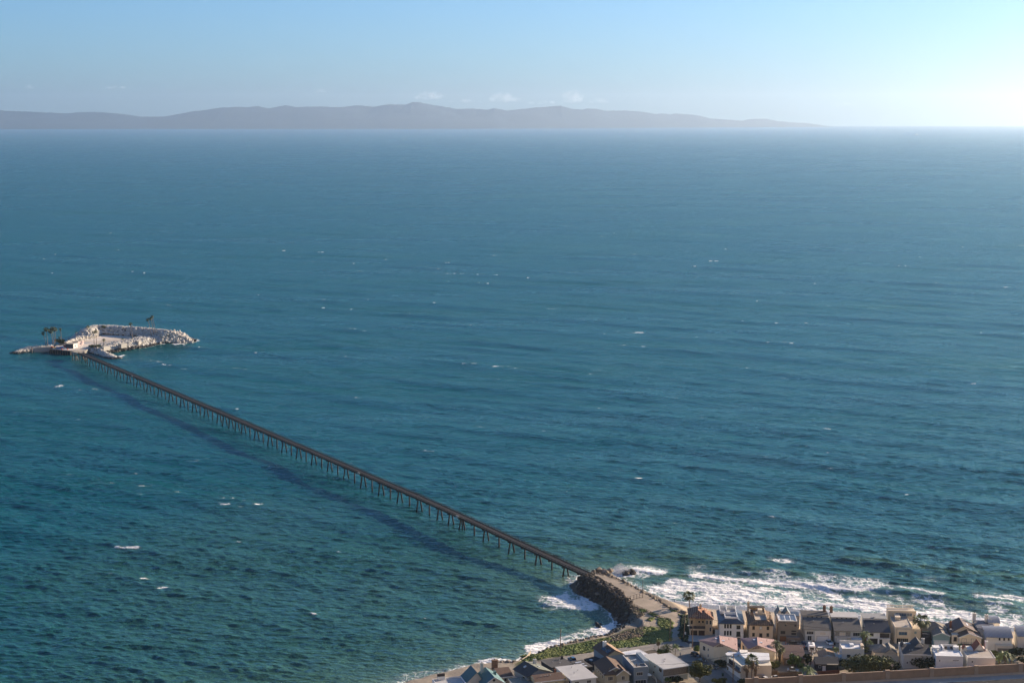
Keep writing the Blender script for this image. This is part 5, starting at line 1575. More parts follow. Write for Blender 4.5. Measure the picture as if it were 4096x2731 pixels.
# ---- 10 brown metal roof house
h = H('house', 'wide cream house with a ribbed brown metal gable roof and two balcony doors', Z5(1060, 740), Z5(1455, 752), 5.3, 16, rot=-5)
h.walls(M['cream2'])
h.gable(M['metal_brown'], M['cream2'], 0, h.w, -.3, 7, 5.3, 6.9, 'y', .5, pos=.42, fascia=M['trim'])
h.box('rear_wing', -2.5, h.w, 2.0, 16, -1, 5.5, M['cream2']); h.gable(M['metal_brown'], M['cream2'], -2.5, h.w, 5, 16, 5.5, 8.4, 'y', .5, pos=.46)
h.skylight(h.w * .46, 8.5, 7.6, 1.1, 3.2, -.33)
h.box('balcony', .6, h.w - 1.2, -1.1, -.003, 2.2, 2.4, M['dark_trim']); h.rail(.6, h.w - 1.2, -1.05, 2.4, .95)
h.win('F', 1.1, 2.6, 1.7, 2.0, M['dark_trim'], M['cream2'], 0, div=2); h.win('F', 4.9, 2.6, 1.7, 2.0, M['dark_trim'], M['cream2'], 0, div=2)
h.win('F', -1.8, 2.8, 1.1, 1.7, M['dark_trim'], at_=2.0); h.win('F', .5, 0, 3.9, 1.9, M['cream'], M['garage_t'], 0, 'garage_door'); h.win('F', 4.7, 0, 3.6, 1.9, M['cream'], M['garage_t'], 0, 'garage_door')
h.chimney(-1.7, 10.5, 5, 8.4, .9, .9, M['brick'])

# ---- 11, 12 barrel roofed houses
def barrel_house(label, FL, FR, chim):
    h = H('house', label, FL, FR, 5.6, 7.5, rot=-5)
    h.walls(M['offwhite'])
    mb = MB(); n = 10; v = []
    for k in range(n + 1):
        t = k / n; y = -.5 + 8.2 * t; z = 5.62 + 2.2 * math.sin(math.pi / 2 * min(1, t * 1.15))
        v += [(-.35, y, z), (h.w + .35, y, z), (h.w + .35, y, z - .2), (-.35, y, z - .2)]
    f = []
    for k in range(n):
        a = 4 * k; b = a + 4; f += [(a, a + 1, b + 1, b), (a + 2, a + 3, b + 3, b + 2), (a + 1, a + 2, b + 2, b + 1), (a + 3, a, b, b + 3)]
    f += [(0, 3, 2, 1), (4 * n, 4 * n + 1, 4 * n + 2, 4 * n + 3)]
    mb.add(v, f); h.put(mb, 'barrel_roof', M['metal_grey'])
    h.box('wall', 0, h.w, 7.0, 7.5, 5.604, 7.2, M['offwhite'])
    for k in range(3): h.win('F', h.w * .5 + k * 1.8, 4.3, .5, .9, M['dark_trim'])
    h.box('garage_wing', h.w * .34, h.w, -2.4, -.003, -1, 2.9, M['cream2']); h.win('F', h.w * .42, 0, 4.8, 1.6, M['garage_t'], M['garage_t'], -2.4, 'garage_door')
    return h


h = barrel_house('off white house with grey barrel roof and two white chimneys behind', Z5(1540, 738), Z5(2002, 750), True)
h.box('rear_wing', -1.9, h.w * .55, 7.503, 20, -1, 6.4, M['offwhite'])
h.box('rear_roof', -2.1, h.w * .35, 7.7, 19, 6.404, 6.7, mat('dark_flat_roof', (.10, .10, .12), .7, noise=.1))
h.box('roof_deck', h.w * .37, h.w * .55, 8, 14, 6.404, 6.5, M['membrane_g']); h.chimney(-1.6, 17.5, 6, 10.0, 1.3, 1.1, M['offwhite']); h.chimney(h.w * .32, 17, 6, 9.6, 1.3, 1.1, M['offwhite'])
h.box('rear_block', h.w * .36, h.w * .8, 14.5, 20.5, -1, 6.9, M['offwhite'])
mb = MB()
for k in range(6):
    t0, t1 = k / 6, (k + 1) / 6; y0, y1 = 14.2 + 6.5 * t0, 14.2 + 6.5 * t1; a_, b_ = 6.95 + 1.3 * math.sin(math.pi * t0 / 1.5), 6.95 + 1.3 * math.sin(math.pi * t1 / 1.5)
    mb.hexa([(h.w * .34, y0, a_), (h.w * .83, y0, a_), (h.w * .83, y1, b_), (h.w * .34, y1, b_)], [(h.w * .34, y0, a_ + .15), (h.w * .83, y0, a_ + .15), (h.w * .83, y1, b_ + .15), (h.w * .34, y1, b_ + .15)])
h.put(mb, 'barrel_roof', M['metal_grey'])
h = barrel_house('off white barrel roofed house cut off by the right edge of the picture', Z5(2108, 725), Z5(2560, 738), False)

# ---- second row
def purple_house(label, ridge_back, ridge_front, eL_back, eL_front, eR_front, eR_back, he, hr):
    g = GZ
    a = at(*ridge_front, g + hr)
    e = empty('house', (a.x, a.y, g)); tag(e, label, 'house')

    def L(px, z): p = at(*px, g + z); return Vector((p.x - a.x, p.y - a.y, z))
    rb, rf = L(ridge_back, hr), L(ridge_front, hr)
    lb, lf, rF, rB = L(eL_back, he), L(eL_front, he), L(eR_front, he), L(eR_back, he)
    t = Vector((0, 0, .2))
    for nm, q in (('roof', (lb, lf, rf, rb)), ('roof', (rf, rF, rB, rb))):
        mb = MB(); mb.hexa(q, [p + t for p in q]); mb.build(nm, M['purple'], e)
    c = (lb + lf + rF + rB + rb + rf) / 6
    def inn(p): return Vector((p.x + (c.x - p.x) * .07, p.y + (c.y - p.y) * .07, p.z - .05))
    pl = [inn(lf), inn(rf), inn(rF), inn(rB), inn(rb), inn(lb)]
    v = [(p.x, p.y, -1) for p in pl] + [tuple(p) for p in pl]
    mb = MB(); mb.add(v, [(i, (i + 1) % 6, 6 + (i + 1) % 6, 6 + i) for i in range(6)]); mb.build('wall', M['cream'], e)
    mb = MB(); mb.tube(rb + Vector((0, 0, .25)), rf + Vector((0, 0, .25)), .14, n=6); mb.build('ridge_cap', mat('ridge_tile', (.40, .27, .24), .9), e)
    A, B, Cc = pl[0], pl[1], pl[2]
    mb = MB(); mb.add([A + (B - A) * .25 + Vector((0, -.25, -.4)), B + (Cc - B) * .25 + Vector((0, -.25, -.4)), B + Vector((0, -.25, -.1))], [(0, 1, 2)])
    mb.add([A + (B - A) * .25 + Vector((0, -.1, -.4)), B + (Cc - B) * .25 + Vector((0, -.1, -.4)), B + Vector((0, -.1, -.1))], [(0, 1, 2)])
    mb.build('gable_slats', mat('mauve_gable', (.17, .10, .09), .9, stripes=(0, .6, .45, (.45, .34, .26))), e)
    for k in (.3, .62):
        p = rb + (rf - rb) * k; q = (lb + (lf - lb) * k) if k < .5 else (rB + (rF - rB) * .45)
        s_ = p + (q - p) * .18 + Vector((0, 0, .25)); mb = MB(); mb.box(s_.x - .6, s_.x + .6, s_.y - .5, s_.y + .5, s_.z - .2, s_.z + .12); mb.build('skylight', mat('skylight_dome', (0.6, 0.62, 0.64), 0.3, noise=.05), e)
    for k in (.25, .6): p = rb + (rF - rb) * k; mb = MB(); mb.tube((p.x + 2, p.y, p.z), (p.x + 2, p.y, p.z + .8), .08, n=6); mb.build('roof_vent', M['dark_trim'], e)

    def wbox(P, Q, f0, f1, z0, z1, name):
        p, q = P + (Q - P) * f0, P + (Q - P) * f1; d_ = (q - p); d_.z = 0; d_.normalize(); n_ = Vector((d_.y, -d_.x, 0))
        def bx(o0, o1, m_, par, nm, e_):
            mb = MB(); p0, q0 = p - d_ * e_, q + d_ * e_
            mb.hexa([(p0.x + n_.x * o0, p0.y + n_.y * o0, z0 - e_), (q0.x + n_.x * o0, q0.y + n_.y * o0, z0 - e_), (q0.x + n_.x * o1, q0.y + n_.y * o1, z0 - e_), (p0.x + n_.x * o1, p0.y + n_.y * o1, z0 - e_)],
                    [(p0.x + n_.x * o0, p0.y + n_.y * o0, z1 + e_), (q0.x + n_.x * o0, q0.y + n_.y * o0, z1 + e_), (q0.x + n_.x * o1, q0.y + n_.y * o1, z1 + e_), (p0.x + n_.x * o1, p0.y + n_.y * o1, z1 + e_)])
            return mb.build(nm, m_, par)
        fr = bx(-.1, .06, M['trim'], e, name, .1); bx(.062, .09, M['glass'], fr, 'pane', 0)
    lbw, lfw, rfw, rFw = pl[5], pl[0], pl[1], pl[2]
    wbox(lfw, rFw, .18, .30, 3.6, 4.9, 'window'); wbox(lfw, rFw, .16, .30, .1, 2.3, 'window'); wbox(lfw, rFw, .68, .76, 3.4, 4.3, 'window')
    wbox(lbw, lfw, .6, .66, 3.4, 4.4, 'window'); wbox(lbw, lfw, .6, .66, .9, 2.0, 'window'); wbox(lbw, lfw, .25, .42, 2.9, 4.6, 'window')
    return e


purple_house('cream house with a mauve gable roof, the left of the pair beside the street', Z3(1010, 722), Z3(1022, 855), Z3(632, 800), Z3(900, 914), Z3(1335, 988), Z3(1325, 762), 6.0, 8.0)
purple_house('cream house with mauve gable roof, right of the pair, behind the white angular house', Z3(1680, 748), Z3(1692, 890), Z3(1372, 765), Z3(1520, 958), Z3(2012, 1012), Z3(1990, 790), 6.0, 8.0)

h = H('house', 'white house of angular flat roofs with two garage doors on a diagonal front', Z3(1420, 1225), Z3(1905, 1145), 5.6, BL=Z3(1335, 1030), rot=-2)
P_ = {k: h.loc(Z3(*v), z) for k, v, z in (('a', (1145, 1072), 5.4), ('b', (1400, 1250), 5.4), ('c', (1420, 1232), 5.4), ('d', (1900, 1150), 5.6), ('e', (1890, 1022), 5.6), ('f', (1330, 1030), 5.6), ('g', (1180, 1000), 5.4))}
mb = MB(); mb.prism([P_['a'], P_['b'], (h.w, 0), (h.w, 8.5), P_['f'], P_['g']], -1, 5.4); h.put(mb, 'wall', paint('warm_white_wall', (.70, .62, .48)))
mb = MB(); mb.prism([P_['f'], h.loc(Z3(1530, 1170), 6.4), h.loc(Z3(1905, 1140), 6.4), h.loc(Z3(1890, 1020), 6.4), h.loc(Z3(1530, 1005), 6.4)], 5.404, 6.4); h.put(mb, 'upper_roof', M['membrane_w'])
mb = MB(); mb.prism([h.loc(Z3(1115, 1030), 5.8), h.loc(Z3(1150, 1065), 5.8), h.loc(Z3(1310, 1075), 5.8), h.loc(Z3(1385, 1020), 5.8), h.loc(Z3(1180, 990), 5.8)], 5.6, 5.8); h.put(mb, 'roof', M['membrane_w'])
mb = MB(); mb.prism([h.loc(Z3(1350, 1195), 4.9), h.loc(Z3(1420, 1232), 4.9), h.loc(Z3(1535, 1215), 4.9), h.loc(Z3(1400, 1145), 4.9)], 4.7, 4.9); h.put(mb, 'canopy', M['membrane_w'])
mb = MB(); mb.prism([h.loc(Z3(1365, 990), 6.8), h.loc(Z3(1385, 1020), 6.8), h.loc(Z3(1515, 1005), 6.8), h.loc(Z3(1510, 965), 6.8), h.loc(Z3(1375, 960), 6.8)], 5.41, 6.8); h.put(mb, 'roof_block', M['offwhite'])
A, B = Vector((*P_['a'], 0)), Vector((*P_['b'], 0)); d_ = (B - A).normalized(); n_ = Vector((d_.y, -d_.x, 0))
def diag(f0, f1, z0, z1, m, name, out=.08, par=None):
    p, q = A + (B - A) * f0, A + (B - A) * f1; mb = MB()
    mb.hexa([p + n_ * .003 + Vector((0, 0, z0)), q + n_ * .003 + Vector((0, 0, z0)), q + n_ * out + Vector((0, 0, z0)), p + n_ * out + Vector((0, 0, z0))], [p + n_ * .003 + Vector((0, 0, z1)), q + n_ * .003 + Vector((0, 0, z1)), q + n_ * out + Vector((0, 0, z1)), p + n_ * out + Vector((0, 0, z1))]); return h.put(mb, name, m, par)
diag(.08, .40, 0, 2.1, M['garage_w'], 'garage_door'); diag(.55, .92, 0, 2.1, M['garage_w'], 'garage_door'); diag(.15, .55, 3.1, 4.9, M['glass'], 'window'); diag(.6, .9, 3.0, 4.2, M['glass_blue'], 'window'); diag(.12, .97, 2.5, 2.95, M['brownwall'], 'balcony', .9)
h.win('F', h.w * .55, 2.4, 1.3, 2.0, M['grey_sid'], div=2); h.win('F', h.w * .83, 2.2, .3, 1.3, M['trim']); h.box('door_canopy', h.w * .52, h.w * .75, -1.1, -.003, 1.7, 1.9, M['membrane_b']); h.door('F', h.w * .55, 1.1, 1.6, M['wht'], z=-.5)

h = H('house', 'low brown house with a split brown roof behind the broadleaf tree', Z3(2160, 1110), Z4(400, 1140), 3.0, 9, rot=-3)
h.walls(M['brownwall']); h.gable(mat('brown_roof', (.20, .135, .11), .9, noise=.15, scale=2.), M['brownwall'], 0, h.w, 0, 4.4, 3.0, 4.2, 'x', .4, pos=.96); h.gable(mat('brown_roof', (.20, .135, .11)), M['brownwall'], 0, h.w, 4.5, 9, 4.3, 5.4, 'x', .4, pos=.96)
h.win('F', 1.0, 1.0, 2.0, 1.0, M['trim']); h.win('F', 5, .2, 1.4, 1.9, M['trim']); h.vent(3.2, 2, 3.6, .1, .9); h.vent(7, 6, 4.9, .08, .6)

h = H('house', 'small tan house with a light brown cross gable roof in front of the camper van', Z4(670, 1100), Z4(935, 1112), 3.0, BL=Z4(650, 1000), rot=-3)
h.walls(M['cream2']); h.gable(M['shingle_tan'], M['cream2'], 0, h.w, 0, h.d, 3.0, 4.0, 'y', .5, fascia=M['trim']); h.win('F', h.w * .45, 1.5, 1.4, .8, M['trim'])
h.box('side_wing', h.w + .003, h.w + 1.4, 1.0, h.d, -1, 2.8, M['cream2'])

h = H('house', 'dark navy shed like house with a pale door, under the shadow of the trees', Z4(600, 1215), Z4(990, 1225), 2.9, 5.5, rot=-3)
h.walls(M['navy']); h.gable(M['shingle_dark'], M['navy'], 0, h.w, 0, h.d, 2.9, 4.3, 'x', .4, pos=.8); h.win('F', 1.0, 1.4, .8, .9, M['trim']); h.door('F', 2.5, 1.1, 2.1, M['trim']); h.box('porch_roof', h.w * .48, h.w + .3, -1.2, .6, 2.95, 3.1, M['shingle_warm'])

h = H('house', 'flat roofed white house with side balcony, left of the big tree', Z4(1055, 965), Z4(1440, 950), 6.0, BL=Z4(1035, 860), rot=-4)
h.walls(M['offwhite']); h.flat(M['membrane_w'], M['offwhite'], ph=.6); h.box('rear_parapet', 0, h.w, h.d, h.d + .3, 5, 7.4, M['offwhite'])
h.box('roof_unit', h.w * .42, h.w * .6, h.d * .55, h.d * .85, 6.17, 6.9, M['membrane_w']); h.box('balcony', -1.3, -.003, .6, 4.4, 2.6, 2.75, M['trim']); h.rail(-1.25, -1.2, .6, 2.76, 1.0, M['trim'], y1=4.4)
h.win('L', 1.2, 3.2, 2.2, 1.6, at_=0); h.win('F', 2, 2.8, 1.4, 1.3, M['trim']); h.box('parapet_block', h.w - 1.2, h.w, 1, 4, 6.2, 7.6, M['tan'])

h = H('house', 'low house with a warm grey hip roof between the big tree and the garden', Z4(1640, 1010), Z4(2045, 1030), 3.6, BL=Z4(1610, 900), rot=-4)
h.walls(M['cream2']); h.hip(M['shingle_warm'], 0, h.w * .82, .5, h.d + 1, 3.6, 5.4, .5); h.gable(M['shingle_warm'], M['cream2'], h.w * .45, h.w * .95, -.2, h.d, 3.6, 5.2, 'y', .3); h.box('garden_wall', 0, h.w + .5, -1.0, -.8, -1, 2.6, M['cream2']); h.vent(2.2, 3, 4.3); h.vent(2.6, 4, 4.5)

h = H('house', 'pale grey house with dark shingle roof and chimney by the sound wall', Z5(65, 1048), Z5(548, 1056), 5.8, BL=Z5(45, 925), rot=-4)
h.walls(M['grey_sid']); h.gable(M['shingle_dark'], M['grey_sid'], 0, h.w, 0, h.d * .9, 5.8, 7.4, 'x', .4, pos=.96, fascia=M['trim'])
h.gable(M['shingle_dark'], M['grey_sid'], h.w * .42, h.w * .86, h.d * .6, h.d + 4, 6.6, 8.9, 'y', .3); h.gable(M['shingle_dark'], M['grey_sid'], .2, 1.6, h.d * .7, h.d + 1.8, 6.9, 8.0, 'y', .1)
h.box('rear_wing', 0, h.w * .9, h.d * .9, h.d + 4.4, -1, 6.5, M['grey_sid']); h.box('roof_deck', 1.8, h.w * .42, h.d * .92, h.d + 3, 6.7, 6.8, M['bluegrey']); h.chimney(h.w * .84, h.d * .95, 6, 9.6, 1.1, .9, M['grey_sid']); h.win('F', 1.3, 2.0, .4, .8, M['trim']); h.vent(2.6, 2, 6.5); h.vent(3.6, 2, 6.5)

h = H('house', 'bright white cube house with slit windows behind the sound wall', Z5(645, 1092), Z5(1132, 1103), 6.6, BL=Z5(570, 925), rot=-4)
h.walls(M['wht']); h.flat(M['membrane_w'], M['wht'], ph=.35, y1=h.d * .62); h.box('rear_deck_wall', h.w * .36, h.w * .42, h.d * .62, h.d, 6.604, 8.0, M['wht']); h.box('rear_deck_wall', h.w * .42, h.w * .98, h.d - .3, h.d, 6.604, 7.9, M['wht']); h.box('roof_deck', h.w * .42, h.w * .8, h.d * .64, h.d - .3, 6.604, 6.75, M['membrane_g'])
mb = MB(); mb.tube((h.w * .9, h.d * .82, 6.604), (h.w * .9, h.d * .82, 7.9), 1.15, 1.15, 20); h.put(mb, 'round_tower', M['wht'])
h.box('stair_box', .3, h.w * .32, h.d * .68, h.d * .95, 6.604, 7.7, M['wht']); h.box('air_unit', 1.2, 2.0, h.d * .42, h.d * .5, 6.77, 7.9, M['grey_sid'])
h.win('F', 1.3, 4.7, .3, .7, M['wht']); h.win('F', h.w * .62, 5.1, 2.2, .25, M['wht'], div=3); h.win('L', 1.0, 2.4, 3.2, 2.6, M['glass_blue'], M['glass_blue'], 0)
for k in range(2):
    x, y = h.w * (.5 + .2 * k), h.d * .8; mb = MB(); mb.box(x, x + .8, y, y + .7, 6.9, 7.15); mb.box(x, x + .8, y + .7, y + .85, 6.9, 7.6); h.put(mb, 'roof_seat', M['dark_trim'])

h = H('house', 'cream flat roofed house with small red tiled gables and a white chimney at its back', Z5(1210, 1120), Z5(1708, 1132), 6.2, BL=Z5(1170, 985), rot=-4)
h.walls(M['offwhite']); h.flat(M['membrane_b'], M['offwhite'], ph=.3); h.gable(M['tile_red'], M['offwhite'], h.w * .4, h.w * .78, h.d - .5, h.d + 5, 6.6, 9.3, 'y', .3); h.gable(M['tile_red'], M['offwhite'], -.2, 1.3, h.d - 1.5, h.d + 1.5, 7.2, 8.5, 'y', .15)
h.box('rear_wing', 0, h.w * .85, h.d + .003, h.d + 5, -1, 6.6, M['offwhite']); h.box('dormer_wall', -.1, 1.2, h.d - 1.45, h.d + 1.45, 6.3, 7.2, M['offwhite']); h.chimney(h.w * .86, h.d + 1, 6, 9.9, 1.0, 1.0, M['wht']); h.skylight(h.w * .38, h.d * .65, 6.36, 1.3, 1.2)
h.win('F', 1.7, 4.6, .25, .4, M['dark_trim'])

# ---- the cluster at the lower left
def left_house(label, FL, FR, BL, hh, wm, **k): return H('house', label, FL, FR, hh, BL=BL, **k)


h = left_house('pale flat roofed house with a brown shingled upper front on white posts', Z2(1300, 1408), Z2(1580, 1368), Z2(1118, 1262), 5.6, None)
h.box('wall', 0, h.w, .8, h.d, -1, 5.5, paint('pale_blue_siding', (.36, .42, .46)))
h.box('shingled_front', .0, h.w, 0, .797, 2.7, 5.5, M['shingle_wall']); h.flat(M['membrane'], M['trim'], ph=0, oh=.35)
h.box('roof', h.w * .05, h.w * .55, h.d + .4, h.d + 2.4, 5.55, 5.7, M['membrane'])
mb = MB(); mb.box(0, h.w, 0, .2, 2.45, 2.697); [mb.box(x, x + .16, 0, .16, -1, 2.447) for x in (.05, h.w * .62, h.w - .22)]; h.put(mb, 'porch_frame', M['trim'])
h.win('L', 2.0, 3.6, 2.0, 1.3, at_=0, div=2); h.win('L', 7, 3.8, 1.0, .9, at_=0); h.win('L', 12, 3.8, 1.8, 1.0, at_=0, div=2); h.win('L', 8, 1.2, .9, .9, at_=0); h.vent(h.w * .5, h.d * .6, 5.7, .16, .3); h.vent(h.w * .35, h.d * .45, 5.7, .12, .3)
h.win('F', h.w * .25, 0, 2, 2.1, M['trim'], at_=.8, div=2)

h = left_house('tall blue grey box house with an open roof terrace', Z2(955, 1410), Z2(1112, 1398), Z2(818, 1268), 6.2, None)
h.walls(M['bluegrey']); h.flat(M['membrane_b'], M['bluegrey'], ph=.7, capm=M['grey_sid']); h.box('wall', h.w + .003, h.w + 1.8, 4.2, h.d, -1, 7.6, M['bluegrey']); h.box('terrace_wall', h.w * .6, h.w - .3, 3.5, 3.7, 6.4, 7.2, M['bluegrey'])
h.win('F', 1.2, 3.7, 2.3, 1.2, div=3); h.win('F', .6, .1, h.w - 1.2, 1.7, M['trim'], M['glass'], 0, 'garage_door', div=4); h.box('balcony', h.w + .02, h.w + 2.2, 1.2, 4.1, 2.6, 2.8, M['grey_sid']); h.win('F', h.w + .5, 3.2, .9, 2.0, M['trim'], at_=4.2)
mb = MB(); [mb.box(x, x + .5, y, y + .5, 6.6, 7.0) for x, y in ((1.5, 8), (2.4, 8.3), (3.2, 8.8))]; h.put(mb, 'terrace_chairs', M['trim'])

h = left_house('beige house with a brown cross gabled tile roof and white bay windows', Z2(625, 1470), Z2(895, 1448), Z2(485, 1335), 5.4, None)
h.walls(M['beige']); br = mat('brown_tile_roof', (.13, .085, .06), .9, noise=.25, scale=2.5)
h.gable(br, M['beige'], 0, h.w, 1.5, h.d, 5.4, 7.4, 'y', .5, fascia=M['trim']); h.gable(br, M['beige'], h.w * .48, h.w, -.8, 5, 5.3, 7.0, 'y', .5, fascia=M['trim']); h.hip(br, 0, h.w * .5, -.2, 5, 5.3, 7.0, .4)
h.box('front_bay', h.w * .48, h.w, -.8, -.003, -1, 5.3, M['beige']); h.win('F', 1.3, 3.0, 1.8, 1.4, div=3); h.win('F', h.w * .68, 3.1, 1.2, 1.4, at_=-.8, div=2); h.box('belt_board', h.w * .47, h.w + .02, -.9, -.803, 2.2, 2.4, M['trim'])
h.win('L', 2, 3.2, 1.2, 1.2, at_=0); [h.win('L', 5 + k * 2.5, 3.6, .8, .8, at_=0) for k in range(3)]; h.win('F', h.w * .5, 0, h.w * .45, 1.9, M['trim'], M['garage_w'], -.8, 'garage_door')

h = left_house('brown roofed gable house with sunlit side painted pinkish, white chimney and black solar panels', Z2(640, 1262), Z2(905, 1290), Z2(570, 1200), 4.6, None, rot=21)
h.walls(M['bluegrey'], y1=h.d + 5); h.d += 5
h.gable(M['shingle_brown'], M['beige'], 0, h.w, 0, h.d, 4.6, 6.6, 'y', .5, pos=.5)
mb = MB(); x0, x1 = h.w * .5, h.w + .5; mb.hexa([(x0, -.5, 6.82), (x1, -.5, 4.62), (x1, h.d + .5, 4.62), (x0, h.d + .5, 6.82)], [(x0, -.5, 6.9), (x1, -.5, 4.7), (x1, h.d + .5, 4.7), (x0, h.d + .5, 6.9)]); h.put(mb, 'painted_sunlit_roof', M['shingle_tan'], label='roof face painted pinkish tan as its sunlit side')  # sunward slope laid in a paler colour: sunlight put into the shingles
for k in range(2): mb = MB(); xa, xb = h.w * (.12 + .0 * k), h.w * .34; ya = .6 + k * 3.4; za_, zb_ = 4.8 + (xa) * 2 / (h.w * .5) * 1.0, 4.8 + (xb) * 2 / (h.w * .5) * 1.0; mb.hexa([(xa, ya, za_ + .12), (xb, ya, zb_ + .12), (xb, ya + 3.0, zb_ + .12), (xa, ya + 3.0, za_ + .12)], [(xa, ya, za_ + .2), (xb, ya, zb_ + .2), (xb, ya + 3.0, zb_ + .2), (xa, ya + 3.0, za_ + .2)]); h.put(mb, 'solar_panel', M['solar'])
h.chimney(h.w * .36, h.d * .62, 5.5, 8.0, 1.3, 1.0, M['wht'])

h = left_house('long flat roofed white house with a pale roof and three small vents', Z2(250, 1535), Z2(525, 1500), Z2(105, 1385), 5.4, None)
h.walls(M['grey_sid']); h.flat(M['membrane'], M['trim'], ph=0, oh=.45); h.win('F', 1.2, 3.6, 1.6, 1.0, div=2); h.win('F', h.w * .62, 3.6, 1.6, 1.0, div=2)
[h.win('L', u, 3.6, w_, .9, at_=0) for u, w_ in ((1.5, 1.5), (5.5, .8), (9, 1.8))]; [h.vent(h.w * a_, h.d * b_, 5.6, .09, .5) for a_, b_ in ((.35, .4), (.6, .55), (.5, .8))]

h = left_house('low house with a flat charcoal roof beside the parked blue car', Z2(25, 1390), Z2(255, 1350), Z2(-55, 1305), 3.4, None)
h.walls(M['navy']); h.flat(M['shingle_dark'], None, ph=0, oh=.4); h.chimney(h.w * .9, h.d * .75, 3, 4.6, .7, .7, M['dark_trim']); [h.vent(h.w * a_, h.d * b_, 3.56, .12, .3) for a_, b_ in ((.3, .5), (.55, .3), (.7, .6))]; h.win('F', 1.5, 1.2, 2, 1.0)

h = left_house('low dark roofed house with three bright skylight strips', Z2(345, 1400), Z2(480, 1378), Z2(275, 1320), 3.4, None)
h.walls(M['navy']); h.flat(M['shingle_dark'], None, ph=0, oh=.3); [h.skylight(1.0, .8 + k * 2.4, 3.56, 2.6, .7) for k in range(3)]
h = left_house('small black flat roof annex with one square skylight, behind the skylit roof', Z2(470, 1330), Z2(590, 1300), Z2(425, 1288), 3.2, None)
h.walls(M['navy']); h.flat(mat('black_roof', (.022, .022, .026), .9, noise=.2), None, ph=0, oh=.2); h.skylight(.8, 1.2, 3.36, 1.0, 1.0)

h = left_house('cream house with a brown shingle gable roof in the bottom row', Z6(1740, 965), Z6(2175, 918), Z6(1670, 860), 5.0, None)
h.walls(paint('yellow_cream', (.58, .50, .33))); h.gable(M['shingle_brown'], M['cream2'], 0, h.w, 0, h.d, 5.0, 6.3, 'x', .4, pos=.5, fascia=M['trim']); [h.win('F', u, 2.8, 1.0, 1.2) for u in (1.2, 4.0, 7.6)]; h.chimney(h.w * .85, h.d * .7, 5, 7.2, .7, .6, M['brick']); [h.vent(h.w * a_, 2 + a_, 5.9, .1, .4) for a_ in (.25, .4, .5, .6)]; h.win('L', 1, 2.8, 1.2, 1.1, at_=0)

h = left_house('dark blue grey house with an asymmetric black gable roof, sunlit side coloured grey green', Z6(1610, 880), Z6(1985, 805), Z6(1480, 745), 5.2, None)
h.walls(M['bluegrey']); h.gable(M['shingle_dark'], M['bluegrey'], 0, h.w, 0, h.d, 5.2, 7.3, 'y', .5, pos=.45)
mb = MB(); x0, x1 = h.w * .45, h.w + .5; mb.hexa([(x0, -.5, 7.52), (x1, -.5, 5.2), (x1, h.d + .5, 5.2), (x0, h.d + .5, 7.52)], [(x0, -.5, 7.58), (x1, -.5, 5.26), (x1, h.d + .5, 5.26), (x0, h.d + .5, 7.58)]); h.put(mb, 'painted_sunlit_roof', mat('sunlit_tone_shingles', (.17, .18, .15), .95, noise=.2, scale=2), label='roof face painted grey green as its sunlit side')  # paler cover over the dark roof paints the sun on this slope
h.chimney(h.w * .75, h.d * .8, 5, 8.2, 1.1, .9, M['grey_sid']); h.skylight(h.w * .18, h.d * .55, 6.6, .9, .9, .5); h.box('balcony', -1.2, -.003, h.d * .5, h.d, 2.4, 2.6, M['trim']); h.win('L', 2, 3.2, 1.6, 1.2, at_=0); h.skylight(h.w * .62, h.d * .3, 7.0, .9, .9, -.5)

h = left_house('low house with a flat grey green roof at the bottom edge', Z6(1400, 1010), Z6(1760, 975), Z6(1335, 915), 3.6, None)
h.walls(M['grey_sid']); h.flat(mat('green_grey_flat', (.22, .235, .20), .95, noise=.15), M['trim'], ph=0, oh=.4); h.vent(h.w * .4, h.d * .5, 3.8, .1, .8); h.vent(h.w * .7, h.d * .4, 3.8, .3, .4)

h = left_house('low brown shingle roofed house with a broad stone chimney facing the sea', Z6(1170, 890), Z6(1370, 868), Z6(1000, 765), 3.4, None)
h.walls(M['beige']); h.gable(M['shingle_brown'], M['beige'], 0, h.w, 0, h.d, 3.4, 4.9, 'x', .4, pos=.6, fascia=M['trim']); h.chimney(h.w * .2, h.d * .95, 3, 7.0, 2.2, 1.2, M['stonechim']); h.win('F', h.w * .35, 1.6, 1.0, 1.2)

h = left_house('teal roofed house with steep gables, a round gable window and a tall white chimney', Z6(920, 1010), Z6(1245, 975), Z6(740, 870), 6.0, None)
h.walls(M['grey_sid']); h.gable(M['shingle_teal'], M['grey_sid'], 0, h.w, 0, h.d, 6.0, 8.6, 'y', .6, fascia=M['trim']); h.gable(M['shingle_teal'], M['grey_sid'], -6.0, h.w * .2, h.d * .45, h.d + 1.5, 5.2, 9.4, 'y', .5, pos=.62); h.box('side_wing', -6, -.003, h.d * .46, h.d + 1.4, -1, 5.2, M['grey_sid'])
h.chimney(h.w * .25, h.d * .85, 6, 11.2, .9, .8, M['grey_sid']); h.box('cupola', h.w * .7, h.w * .7 + .9, h.d * .5, h.d * .5 + .9, 7.3, 8.8, M['shingle_teal'])
mb = MB(); mb.tube((h.w * .5, -.08, 7.4), (h.w * .5, -.01, 7.4), .5, .5, 16); h.put(mb, 'round_window', M['glass'])

h = left_house('white flat roofed house with a black chimney block at the left end of the village', Z6(200, 1060), Z6(655, 1015), Z6(155, 935), 6.0, None)
h.walls(M['wht']); h.flat(M['membrane'], M['wht'], ph=.6); h.box('chimney_block', 1.8, 4.6, h.d - 1.2, h.d - .3, 6.2, 7.6, M['trim']); h.box('chimney_cap', 1.8, 4.6, h.d - 1.15, h.d - .35, 7.604, 8.6, M['dark_trim'])
h.vent(h.w * .5, h.d * .4, 6.2, .2, .4)

